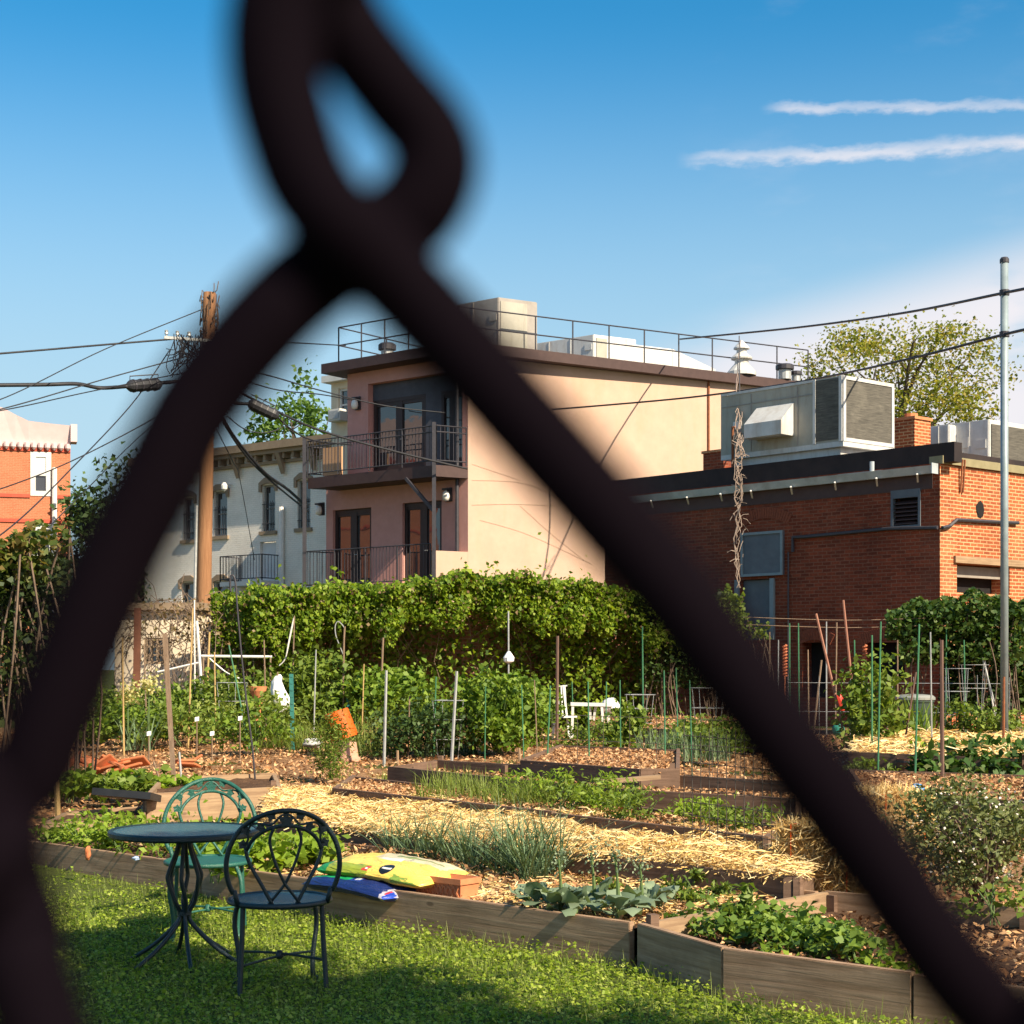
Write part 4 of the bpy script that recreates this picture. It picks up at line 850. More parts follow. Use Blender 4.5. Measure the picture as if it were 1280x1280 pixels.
# dead vine hanging from the upper cable in front of the brick building
vt = W(924, 416, 40.0); dv = thing('dead_vine', 'bare dead vine hanging from the cable down past the blue-grey panel', 'vine', W(922, 735, 31.75)); mb = MB(); rr = random.Random(11)
for s_ in range(6):
    pts = []; ph = rr.uniform(0, 6)
    y1 = 735 if s_ < 4 else rr.uniform(560, 650)
    y0 = 425 if s_ < 2 else rr.uniform(480, 560)
    for k in range(26):
        f = k/25; y = y0+(y1-y0)*f; amp = 2+7*math.exp(-((y-590)/90)**2)+3*math.exp(-((y-690)/60)**2)
        pts.append(W(924-(y-425)*.006+amp*math.sin(ph+f*rr.uniform(9, 14))*.6+rr.uniform(-1.5, 1.5), y, np.interp(y, [425, 490, 560, 735], [39.0, 33.2, 31.95, 31.75])))
    mb.tube(pts, .0075, 4, cap=False)
for i in range(60):
    y = rr.triangular(450, 735, 590); p = W(924+rr.uniform(-6, 6), y, np.interp(y, [425, 490, 560, 735], [39.0, 33.2, 31.95, 31.75])); q = p+Vector((rr.gauss(0,.13), rr.uniform(-.1,.1), rr.uniform(-.25,.18))); mb.tube([p, p.lerp(q,.5)+up*.03, q], .008, 3, cap=False)
mb.build('stems', M('grey_vine', (.25,.18,.14), (.36,.28,.23), rough=.9, scale=10), dv, recalc=False, uv=False)
mb = MB(); mb.tube([W(925, 560, 32), W(924.5, 490, 33.4), W(924, 420, 39.2)], .012, 4)
mb.build('support_wire', m_dwire, dv)
# ------------------------------------------------------------------ foliage builders
def clump_cloud(c, rx, ry, rz, n, k, spread=.28, shell=.55, bottom=-1):
    """points clumped inside an ellipsoid: k sub-clumps, uneven outline"""
    cs = []
    while len(cs) < k:
        p = rng.uniform(-1, 1, 3); l = np.linalg.norm(p)
        if l < 1 and l > shell*rng.uniform(.3, 1) and p[2] > bottom: cs.append(p)
    cs = np.array(cs); w = rng.uniform(.5, 1.5, k); idx = rng.choice(k, n, p=w/w.sum())
    P = cs[idx]+rng.normal(size=(n, 3))*spread*rng.uniform(.6, 1.2, k)[idx][:, None]
    return np.array(c)+P*np.array([rx, ry, rz])
def bush(name, label, cat, p, rx, rz, n, leaf, mat, ry=None, k=None, group=None, stems=6, up=.6, elong=1.2, smat=None, spread=.28, lift=.0):
    p = Vector(p); ry = ry or rx*.8; t = thing(name, label, cat, p, group); c = p+Vector((0,0,rz+lift))
    P = clump_cloud(c, rx, ry, rz, n, k or max(6, n//70), spread); P = P[P[:,2] > p.z+.01]
    leaves('foliage', P, rng.uniform(.6, 1.3, len(P))*leaf, mat, t, up=up, elong=elong)
    if stems:
        mb = MB()
        for i in range(stems):
            q = c+Vector((rng.uniform(-.7,.7)*rx, rng.uniform(-.7,.7)*ry, rng.uniform(.1,.7)*rz)); b = p+Vector((rng.uniform(-.15,.15)*rx, rng.uniform(-.15,.15)*ry, -.03))
            mb.tube(spline([b, b.lerp(q,.5)+Vector((0,0,.1*rz)), q], 3), [max(.004, rx*.018*(1-.1*j)) for j in range(7)], 5)
        mb.build('stem', smat or m_twig, t, uv=False)
    return t
def tuft(name, label, cat, p, n, h, w, lean, mat, r=.06, group=None, curl=.4, seg=3):
    p = Vector(p); a = rng.uniform(0, 6.28, n); q = r*np.sqrt(rng.uniform(0, 1, n))
    B = np.stack([p.x+q*np.cos(a), p.y+q*np.sin(a), np.full(n, p.z-.01)], 1)
    o = blades(name, B, rng.uniform(.55, 1.1, n)*h, rng.uniform(.1, 1, n)*lean, rng.uniform(.7, 1.2, n)*w, mat, loc=p, curl=curl, seg=seg)
    return tag(o, label, cat, group)

# ------------------------------------------------------------------ ivy over the garden wall
T0, T1 = 1.2, LG+.4
topx = [150, 200, 300, 380, 450, 520, 560, 620, 700, 745, 800, 840]; topy = [775, 752, 741, 739, 737, 731, 722, 721, 733, 737, 757, 775]
ivt = thing('ivy_hedge', 'thick sunlit ivy hanging over the garden wall below the tan building', 'ivy', gw.P(LG*.5, .45, .3))
N = 60000; t = rng.uniform(T0, T1, N); P = np.array([gw.P(a, 0) for a in t]); px = 640+F*P[:,0]/P[:,1]
zt = HC-(np.interp(px, topx, topy)-HY)/F*P[:,1]
u = rng.uniform(0, 1, N)
band = .48+.22*np.sin(t*2.1)+.15*np.sin(t*5.3+1)+.35*np.exp(-((px-330)/70)**2)*2.6+.5*np.exp(-((px-720)/45)**2)
ang = rng.uniform(-.35, 1.9, N); rad = .74+.16*np.sin(t*3.7+2*np.sin(t*1.3))+.10*np.sin(t*9+u*3)
off = .05+rad*np.sin(np.clip(ang, 0, 1.9))+rng.normal(0, .07, N); dzz = rad*(np.cos(ang)-1)*.75
hang = u < .62
dzz = np.where(hang, -rng.uniform(0, 1, N)**.9*band, dzz); off = np.where(hang, .18+rad*.85*np.sqrt(np.clip(1+dzz/np.maximum(band,.3)*.9, 0, 1))+rng.normal(0, .08, N), off)
lump = .14*np.sin(t*6.1+np.sin(t*2.7)*2)*np.sin(t*2.2)+.05*np.sin(t*17)
z = zt-.03+dzz+lump*.6+rng.normal(0, .05, N)
off = off*np.clip((t-T0)/.6, .3, 1)
n_ = np.array(gw.n); C_ = P+n_*off[:, None]; C_[:,2] = z
keep = rng.uniform(0, 1, N) < np.where(px < 300, .45, 1)
C_ = C_[keep]
leaves('foliage', C_, np.exp(rng.normal(np.log(.068), .33, len(C_))), lf_ivy, ivt, up=.9, elong=1.1, droop=.35, dirs=np.tile(np.array(gw.n)*.7+np.array([0,0,-.5]), (len(C_), 1)))
dead = rng.uniform(0, 1, len(C_)) < .05; leaves('dead_foliage', C_[dead]+n_*.04, rng.uniform(.05, .10, int(dead.sum())), lf_dry, ivt, up=.3, droop=.4)
# arbour top and the dim growth inside the hollow
N = 9000; t = rng.uniform(T0+.4, T1, N); P2 = np.array([gw.P(a, 0) for a in t]); px = 640+F*P2[:,0]/P2[:,1]
P2 = P2+n_*rng.uniform(-1.3, .4, N)[:, None]; P2[:,2] = HC-(np.interp(px, topx, topy)-HY)/F*(P2[:,1])-rng.uniform(.02, .3, N)-.05
leaves('arbour_top', P2[px > 285], rng.uniform(.08, .14, int((px > 285).sum())), lf_ivy, ivt, up=1.2)
N = 9500; t = rng.uniform(T0+.4, T1, N); P2 = np.array([gw.P(a, 0) for a in t]); px = 640+F*P2[:,0]/P2[:,1]
dn = 1-.75*np.exp(-((px-600)/38)**2); P2 = P2+n_*rng.uniform(-1.1, -.2, N)[:, None]; P2[:,2] = rng.uniform(.5, 2.6, N); k = (rng.uniform(0, 1, N) < dn) & (px > 300)
leaves('inner_foliage', P2[k], rng.uniform(.07, .13, int(k.sum())), lf_mid, ivt, up=.5, droop=.4)
# upright new shoots
N = 900; t = rng.uniform(T0+.6, T1, N)+0; P = np.array([gw.P(a, 0, .15+.35*rng.uniform()) for a in t]); px = 640+F*P[:,0]/P[:,1]
sh = (np.sin(t*4.3)+np.sin(t*7.9+1)+np.sin(t*13.1+2)) > .7
P = P[sh]; px = px[sh]; P[:,2] = HC-(np.interp(px, topx, topy)-HY)/F*P[:,1]+rng.uniform(-.1, .1, len(P))+rng.exponential(.12, len(P))
leaves('shoots', P, rng.uniform(.06, .11, len(P)), lf_lime, ivt, up=.4, elong=1.3)['kind'] = 'stuff'
# thin drape and stems lower on the wall
N = 5200; t = rng.uniform(T0, T1, N); P = np.array([gw.P(a, 0) for a in t]); px = 640+F*P[:,0]/P[:,1]
dens = .12+.9*np.exp(-((px-350)/45)**2)+.75*np.exp(-((px-725)/45)**2)+.3*np.exp(-((px-600)/40)**2)
k = rng.uniform(0, 1, N) < dens; P = P[k]; t = t[k]; P = P+n_*rng.uniform(.03, .35, len(P))[:, None]; P[:,2] = rng.uniform(.5, 2.4, len(P))
leaves('hanging_foliage', P, rng.uniform(.07, .13, len(P)), lf_ivy, ivt, up=.5, elong=1.1, droop=.4)
mb = MB(); rr = random.Random(5)
for i in range(34):
    a = rr.uniform(T0+.2, T1); pts = []
    for k in range(6): pts.append(gw.P(a+rr.uniform(-.10,.10)*k, .45+k*.42, -.9+.22*k+rr.uniform(0,.2)))
    mb.tube(pts, rr.uniform(.006, .014), 4, cap=False)
mb.build('stem', m_twig, ivt, uv=False, recalc=False)
# dry brown vine at the left end of the wall
dt_ = thing('dry_vine', 'tangle of brown dead vine over the cream shed at the left of the ivy', 'vine', W(230, 900, 27.5)); ORG[dt_.name] = dt_.location.copy()
mb = MB()
for i in range(280):
    x0 = rr.uniform(158, 345); y0 = rr.uniform(748, 800) if rr.random() < .7 else rr.uniform(790, 850); p = W(x0, y0, rr.uniform(27.2, 28.2)); d_ = Vector((rr.gauss(0, .25), rr.gauss(0, .12), rr.gauss(-.15, .3))); mb.tube([p, p+d_*.6+Vector((rr.uniform(-.1,.1),0,rr.uniform(-.05,.1))), p+d_*1.3+Vector((0,0,-.2))], .007, 3, cap=False)
mb.build('stems', m_twig, dt_, uv=False, recalc=False)
N = 750; px = rng.normal(235, 50, N); py = rng.normal(775, 24, N); k = (px > 150) & (px < 360) & (py > 748); px, py = px[k], py[k]; Y = rng.uniform(27.0, 28.1, len(px))
leaves('foliage', np.stack([(px-640)/F*Y, Y, HC-(py-HY)/F*Y], 1), rng.uniform(.035, .085, len(px)), lf_dry, dt_, up=.3)

# ivy clumps on the brick building's corner and doorway
def ivyblob(label, boxes, n, mat, Y, dY, leaf=(.06,.12), name='ivy_clump'):
    P = []
    for (x0, x1, y0, y1, w) in boxes:
        m = int(n*w); a = rng.uniform(0, 1, m); b = rng.uniform(0, 1, m); e = 6*np.sin(a*9+x0)+4*np.sin(a*23)
        Yv = Y+dY*rng.uniform(-1, 1, m)*np.sqrt(np.clip(1-(2*b-1)**2*.8, 0, 1)); x = x0+(x1-x0)*a; y = y0+e+(y1-y0-e)*b
        P.append(np.stack([(x-640)/F*Yv, Yv, HC-(y-HY)/F*Yv], 1))
    P = np.concatenate(P); c = P.mean(0); t = thing(name, label, 'ivy', (c[0], c[1], gz(c[1])))
    leaves('foliage', P, rng.uniform(*leaf, len(P)), mat, t, up=.8, droop=.3)
    mb = MB()
    for i in range(26):
        q = Vector(P[rr.randrange(len(P))]); b = Vector((q.x+rr.uniform(-.3,.3), q.y+.1, gz(q.y))); mb.tube(spline([b, b.lerp(q,.6)+Vector((rr.uniform(-.2,.2),0,0)), q], 3), .012, 4, cap=False)
    mb.build('stem', m_twig, t, uv=False, recalc=False); return t
ivyblob('dark green ivy mound against the right corner of the brick building', [(1108,1285,757,800,.5),(1150,1290,745,778,.25),(1122,1280,795,830,.25)], 8500, leafM('corner_ivy_leaf', [(.02,.05,.010),(.045,.095,.016),(.10,.14,.03)], trans=.25), 26.3, .7)
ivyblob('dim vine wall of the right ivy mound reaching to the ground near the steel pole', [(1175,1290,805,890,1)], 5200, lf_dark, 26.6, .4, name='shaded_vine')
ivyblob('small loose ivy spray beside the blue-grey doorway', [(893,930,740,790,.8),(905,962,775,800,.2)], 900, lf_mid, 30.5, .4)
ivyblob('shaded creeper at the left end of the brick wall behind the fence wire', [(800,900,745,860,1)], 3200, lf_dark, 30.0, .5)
# big dark shrubs at the far left
ivyblob('tall dark shrub mass at the left edge of the garden', [(-70,120,735,900,.7),(-40,90,700,760,.3)], 9000, leafM('left_shrub_leaf', [(.018,.035,.012),(.045,.075,.02),(.10,.11,.03)], trans=.25), 17.0, .9, (.05,.10), 'shrub')
ivyblob('loose leafy sapling with reddish tips at the left edge before the orange house', [(-20,58,668,730,.7),(20,88,655,690,.12)], 900, leafM('sapling_leaf', [(.05,.09,.02),(.12,.15,.03),(.22,.14,.05)], trans=.35), 16.5, .4, (.06,.13), 'sapling')

# ------------------------------------------------------------------ trees
def tree(label, p, h, rx, rz, n, leaf, mat, k=40, trunk_r=.18, cz=None, name='tree', spread=.16, nl=9, seed=1, up=.5):
    p = Vector(p); t = thing(name, label, 'tree', p); r = random.Random(seed); cz = cz if cz is not None else h-rz*.8; c = p+Vector((0,0,cz))
    P = clump_cloud(c, rx, rx*.9, rz, n, k, spread, .5); leaves('crown', P, rng.uniform(.6, 1.3, n)*leaf, mat, t, up=up, elong=1.2)
    mb = MB(); tops = c+Vector((0,0,-rz*.2)); mb.tube(spline([p+Vector((0,0,-.1)), p.lerp(tops,.5)+Vector((r.uniform(-.15,.15)*trunk_r*6,0,0)), tops], 5), [trunk_r*(1.15-.07*i) for i in range(11)], 9); mb.build('trunk', m_bark, t, smooth=True, uv=False)
    mb = MB()
    for i in range(nl):
        th = i*2.4+r.uniform(-.3,.3); q = c+Vector((math.cos(th)*rx*r.uniform(.4,.8), math.sin(th)*rx*.85*r.uniform(.4,.8), rz*r.uniform(-.2,.62))); b = p.lerp(tops, r.uniform(.6, 1)); e = spline([b, b.lerp(q,.5)+Vector((0,0,rz*.12)), q], 4)
        mb.tube(e, [trunk_r*.5*(1-.1*j) for j in range(9)], 5)
        for s_ in range(4):
            b2 = e[3+s_]; q2 = b2+Vector((r.gauss(0,.16)*rx, r.gauss(0,.16)*rx, r.gauss(.08,.14)*rz)); mb.tube([b2, b2.lerp(q2,.5)+Vector((0,0,.1)), q2], [trunk_r*.2, trunk_r*.13, trunk_r*.05], 4)
    mb.build('limbs', m_bark, t, uv=False); return t
pr = W(1128, 835, 58); pr.z = .45
tree('airy yellow-green tree rising behind the brick building roof', pr, 14.0, 3.7, 2.5, 10500, .135, lf_tree, 80, .2, 11.3, seed=4, spread=.13, nl=12)
pl = W(372, 835, 66); pl.z = .45
tree('bright spring tree showing above the white house roof', pl, 13, 1.9, 2.2, 1500, .22, lf_tree2, 26, .16, 10.9, seed=8)
pd = W(150, 835, 62); pd.z = .45
tree('dark full tree behind the foreground wire between orange and white houses', pd, 9, 2.6, 3.3, 5000, .24, lf_dark, 50, .22, 5.4, seed=9)
pd = W(205, 835, 58); pd.z = .45
tree('dark bushy tree at the left corner of the white house', pd, 6.3, 1.6, 2.6, 3000, .2, leafM('corner_tree_leaf', [(.02,.045,.012),(.05,.09,.02)]), 34, .16, 3.6, seed=10)
tree('broad leafy street tree beside the chain-link fence shading the lawn', (3.62, .57, 0), 8, 2.3, 1.9, 13000, .19, lf_mid, 80, .2, 6.0, seed=12, spread=.14)

# ------------------------------------------------------------------ raised beds
BEDS = {}
def bed(label, corners, zt, h, fill, wood=None, th=.045, dfill=.05, name='raised_bed', group='timber raised beds', sides=None, posts=True):
    """corners: world xy list (closed polygon); one board per side, posts at corners, soil inside"""
    cs = [Vector((c[0], c[1], 0)) for c in corners]; ctr = sum(cs, Vector())/len(cs); zb = zt-h
    t = thing(name, label, 'garden bed', (ctr.x, ctr.y, zb), group); n = len(cs)
    area = sum(cs[i].x*cs[(i+1) % n].y-cs[(i+1) % n].x*cs[i].y for i in range(n)); sg = 1 if area > 0 else -1
    for i in range(n):
        if sides is not None and i not in sides: continue
        a, b = cs[i], cs[(i+1) % n]; d = (b-a); Ln = d.length; d.normalize(); nn = Vector((d.y, -d.x, 0))*sg
        m = max(1, int(round(Ln/2.6)))
        for k in range(m):
            p = a+d*(Ln*k/m+.004); q = a+d*(Ln*(k+1)/m-.004); dzr = rr.uniform(-.008, .008)
            mb = MB(); mb.obox(p-nn*th+up*(zb-.06), q-p, nn*th, up*(h+.06+dzr)); mb.build('board', (wood[i % len(wood)] if isinstance(wood, (list, tuple)) else wood) or m_board, t, bevel=.004)
        if posts:
            mb = MB(); mb.obox(a-nn*(th+.055)+d*.012+up*zb, d*.05, nn*.05, up*(h+rr.choice([-.02,-.01,.0,.05]))); mb.build('corner_post', m_board_d, t)
    # fill
    if fill:
        zf = zt-dfill; inner = [ctr+(c-ctr)*1.0 for c in cs]
        bm = bmesh.new(); vs = [bm.verts.new((c.x, c.y, zf)) for c in inner]; f = bm.faces.new(vs)
        bmesh.ops.triangulate(bm, faces=[f]); 
        for _ in range(5): bmesh.ops.subdivide_edges(bm, edges=[e for e in bm.edges if e.calc_length() > .14], cuts=1, use_grid_fill=True)
        bmesh.ops.triangulate(bm, faces=bm.faces)
        mb = MB(); mb.v = [(v.co.x, v.co.y, v.co.z+.022*math.sin(v.co.x*9+2*math.sin(v.co.y*5))*math.sin(v.co.y*8)+.012*math.sin(v.co.x*31)*math.sin(v.co.y*27)) for v in bm.verts]; bm.verts.index_update(); mb.f = [[v.index for v in f.verts] for f in bm.faces]; bm.free()
        mb.build('soil', fill, t, recalc=True, smooth=True)
    return t
def xy(p): return (p.x, p.y)
H3 = lambda x, y, z: xy(HZ(x, y, z))
# front bed and strawberry bed share the slanting line along the lawn
fb = bed('long front bed of weathered boards along the lawn', [(-6.2,14.6), (-3.7,12.35), (-2.12,10.9), (.62,8.4), (1.84,9.57), (.1,11.05), (-1.75,12.55), (-3.2,13.9)], .245, .26, m_soil, [m_board,m_board,m_board,m_board_l,m_board,m_board_d,m_board_d,m_board_d], dfill=.055, sides=[0,1,2,4,5,6])
sb = bed('angular strawberry bed at the right front corner', [(.65,8.35), (1.0,7.62), (1.75,7.0), (2.95,6.1), (3.9,7.6), (2.9,8.85), (1.875,9.56)], .245, .26, m_soil, [m_board,m_board,m_board,m_board_d,m_board_d,m_board,m_board_l], dfill=.11)
s2 = bed('wide straw-covered bed behind the front bed', [H3(330,1030,.3), H3(640,1068,.3), H3(1000,1106,.3), H3(1040,1062,.36), H3(760,1022,.42), H3(345,976,.42)], .34, .24, m_strawbed, m_board_d, dfill=.02)
b3 = bed('bed of grass and weeds behind the straw bed', [H3(415,983,.48), H3(690,1012,.48), H3(960,1047,.45), H3(985,1028,.48), H3(720,990,.52), H3(440,962,.52)], .46, .2, m_mulch, m_board_d, dfill=.05, posts=False)
b4 = bed('dark empty bed with a pale board across it, before the bean tower', [H3(484,955,.55), H3(620,968,.55), H3(800,989,.52), H3(1010,1003,.5), H3(1030,975,.55), H3(800,957,.6), H3(640,946,.6), H3(545,941,.6)], .52, .2, m_soil, m_board_d, dfill=.13)
b5 = bed('far bed of dark boards before the white chair', [H3(650,947,.62), H3(800,958,.62), H3(850,958,.62), H3(850,930,.66), H3(700,921,.7)], .6, .18, m_mulch, m_board_d, dfill=.05)
b6 = bed('pale planter box behind the far bistro chair', [H3(183,994,.44), H3(352,985,.44), H3(345,962,.5), H3(200,968,.5)], .46, .22, m_soil, m_board_l, dfill=.05)
b7 = bed('low sunlit boards of the left weedy bed', [H3(52,1040,.22), H3(182,1024,.3), H3(182,1000,.35), H3(78,1008,.35)], .3, .16, m_soil, m_board_l, dfill=.03, posts=False)
b8 = bed('right back bed with straw and tall plants', [H3(1060,940,.6), H3(1290,949,.6), H3(1290,914,.68), H3(1080,912,.68)], .6, .2, m_strawbed, m_board_d, dfill=.02)
b9 = bed('dark boarded bed beside the barrel pot', [H3(1075,985,.5), H3(1290,1004,.5), H3(1290,962,.55), H3(1060,955,.55)], .5, .2, m_mulch, m_board_d, dfill=.04)
b10 = bed('far middle bed edged with dark boards under the bean tower', [H3(735,905,.7), H3(960,915,.7), H3(960,893,.75), H3(735,886,.75)], .68, .2, m_mulch, m_board_d, dfill=.02)
pb = MB(); p, q = HZ(745,978,.5), HZ(825,971,.55); pb.bar(p, q, .09, .04); o = pb.build('loose_plank', m_board_l, loc=p.lerp(q,.5)); tag(o, 'pale loose plank lying across the dark empty bed', 'plank')

# ------------------------------------------------------------------ straw and chips (countless)
def poly_in(pts, x, y):
    ins = np.zeros(len(x), bool); n = len(pts)
    for i in range(n):
        (x1, y1), (x2, y2) = pts[i], pts[(i+1) % n]; c = ((y1 > y) != (y2 > y)) & (x < (x2-x1)*(y-y1)/((y2-y1) or 1e-9)+x1); ins ^= c
    return ins
def strands(name, label, poly, z0, n, mat, Ls=(.06,.22), w=.0045, hz=.06, flat=.25, kind='stuff', dens=None):
    P = np.array(poly); x = rng.uniform(P[:,0].min(), P[:,0].max(), n*4); y = rng.uniform(P[:,1].min(), P[:,1].max(), n*4); k = poly_in(poly, x, y); x, y = x[k][:n], y[k][:n]; m = len(x)
    hm = .5+.5*np.sin(x*4+np.sin(y*3)*2)*np.sin(y*5.1+x); z = z0+rng.uniform(0, 1, m)**1.5*(.4+.9*hm)*hz
    a = rng.uniform(0, 6.28, m); T = np.stack([np.cos(a), np.sin(a), rng.normal(0, flat, m)], 1); T = norm(T); S = norm(np.cross(T, rng.normal(size=(m,3)))); Ln = rng.uniform(*Ls, m)[:, None]; C = np.stack([x, y, z], 1); ww = (w*rng.uniform(.6, 1.5, m))[:, None]
    bend = np.cross(S, T)*Ln*rng.normal(0, .12, m)[:, None]
    V = np.stack([C-T*Ln/2-S*ww, C-T*Ln/2+S*ww, C+bend+S*ww, C+bend-S*ww, C+T*Ln/2+S*ww*.7, C+T*Ln/2-S*ww*.7], 1).reshape(-1, 3); i = np.arange(m)*6
    o = npmesh(name, V, [np.stack([i, i+1, i+2, i+3], 1), np.stack([i+3, i+2, i+4, i+5], 1)], mat); return tag(o, label, 'mulch', kind=kind)
s2poly = [H3(330,1030,.3), H3(640,1068,.3), H3(1000,1106,.3), H3(1040,1062,.36), H3(760,1022,.42), H3(345,976,.42)]
strands('straw_mulch', 'golden loose straw covering the wide bed', s2poly, .315, 42000, lf_straw, (.05,.19), .0030, .12)
strands('straw_crumbs', 'short broken straw matted between the long strands of the wide bed', s2poly, .32, 26000, lf_straw, (.015,.07), .0026, .09, .5)
strands('straw_scatter', 'thin straw scattered over the front bed soil', [(-2.0,11.2),(.62,8.6),(1.7,9.6),(-1.7,12.3)], .20, 3000, lf_straw, (.05,.2), .003, .03, .12)
strands('back_straw', 'straw over the right back bed', [H3(1060,940,.6), H3(1290,949,.6), H3(1290,914,.68), H3(1080,912,.68)], .59, 3600, lf_straw, (.1,.3), .006, .10)
def chips(name, label, poly, n, zadd=.02, mat=None, size=(.025,.07), zabs=None):
    P = np.array(poly); x = rng.uniform(P[:,0].min(), P[:,0].max(), n*4); y = rng.uniform(P[:,1].min(), P[:,1].max(), n*4); k = poly_in(poly, x, y); x, y = x[k][:n], y[k][:n]
    z = (np.clip(.03*(y-10), 0, .45)+zadd if zabs is None else zabs)+rng.uniform(0, .03, len(x)); o = leaves(name, np.stack([x, y, z], 1), rng.uniform(*size, len(x)), mat or lf_chip, up=1.1, elong=1.9, fold=.05); return tag(o, label, 'mulch', kind='stuff')
chips('wood_chip_mulch', 'reddish wood chips covering the garden paths', [(-7,14.6),(-3.3,13.6),(1.9,9.8),(6,8),(9,26),(-9,27)], 52000, .02, None, (.018,.065))
chips('bed_litter', 'dry litter over the front bed soil', [(-3.2,12.2),(-2,11.0),(.62,8.5),(1.7,9.6),(-1.7,12.4),(-3,13.5)], 3800, .2, None, (.015,.05))
chips('strawberry_mulch', 'brown litter round the strawberry plants', [(.75,8.35),(1.05,7.75),(1.75,7.15),(2.9,6.3),(3.7,7.6),(2.8,8.7),(1.85,9.4)], 2600, .14, None, (.015,.045))
chips('bed_chips', 'wood chips lying in the far bed before the white chair', [H3(650,947,.62), H3(800,958,.62), H3(850,958,.62), H3(850,930,.66), H3(700,921,.7)], 4200, 0, None, (.02,.05), .55)
chips('bed_chips', 'wood chips and litter in the bed behind the straw', [H3(415,983,.48), H3(690,1012,.48), H3(960,1047,.45), H3(985,1028,.48), H3(720,990,.52), H3(440,962,.52)], 6000, 0, None, (.018,.045), .415)
chips('bed_chips', 'chips in the dark boarded bed beside the barrel pot', [H3(1075,985,.5), H3(1290,1004,.5), H3(1290,962,.55), H3(1060,955,.55)], 3000, 0, None, (.02,.045), .46)
chips('bed_chips', 'chips and litter in the dark empty bed', [H3(484,955,.55), H3(620,968,.55), H3(800,989,.52), H3(1010,1003,.5), H3(1030,975,.55), H3(800,957,.6), H3(640,946,.6), H3(545,941,.6)], 3800, 0, None, (.02,.045), .40)
chips('bed_chips', 'chips in the far middle bed', [H3(735,905,.7), H3(960,915,.7), H3(960,893,.75), H3(735,886,.75)], 2600, 0, None, (.02,.055), .665)
# straw bales
def bale(label, p, rz, dims=(.85,.42,.4)):
    t = thing('straw_bale', label, 'straw bale', p, 'straw bales'); t.rotation_euler = (0, 0, rz); lx, ly, lz = dims; ORG[t.name] = Vector()
    mb = MB(); mb.obox((-lx/2,-ly/2,0), (lx,0,0), (0,ly,0), (0,0,lz)); mb.build('bale_core', M('bale_straw', (.30,.17,.055), (.52,.33,.12), rough=1, scale=20, stretch=(.5,3,3), bump=1, bscale=60), t, bevel=.03)
    n = 3000; f = rng.integers(0, 5, n); u = rng.uniform(-.5, .5, (n, 3)); 
    for ax_, s_, k in ((1,-.5,0),(1,.5,1),(0,-.5,2),(0,.5,3),(2,.5,4)): u[f == k, ax_] = s_*1.02
    C = u*np.array([lx, ly, lz])+np.array([0,0,lz/2]); C[:,2] = np.clip(C[:,2], .005, None)
    V, Fc = leafV(C, rng.uniform(.03, .055, n), elong=14, up=.0, fold=.02); npmesh('straw', V, [Fc], lf_straw, t)
    mb = MB()
    for k in (-.2, .2): mb.tube([(k,-ly/2-.012,.01),(k,-ly/2-.012,lz+.012),(k,ly/2+.012,lz+.012),(k,ly/2+.012,.01)], .004, 4)
    mb.build('twine', m_orange, t); return t
q = HZ(1040, 1118, .16); bale('dark-sided straw bale at the right end of the straw bed', (q.x+.05, q.y+.1, .16), R(-42), (.62,.42,.42))
q = HZ(1110, 1085, .2); bale('sunlit straw bale standing left of the grey flowering bush', (q.x, q.y+.2, .12), R(35), (.6,.42,.58))
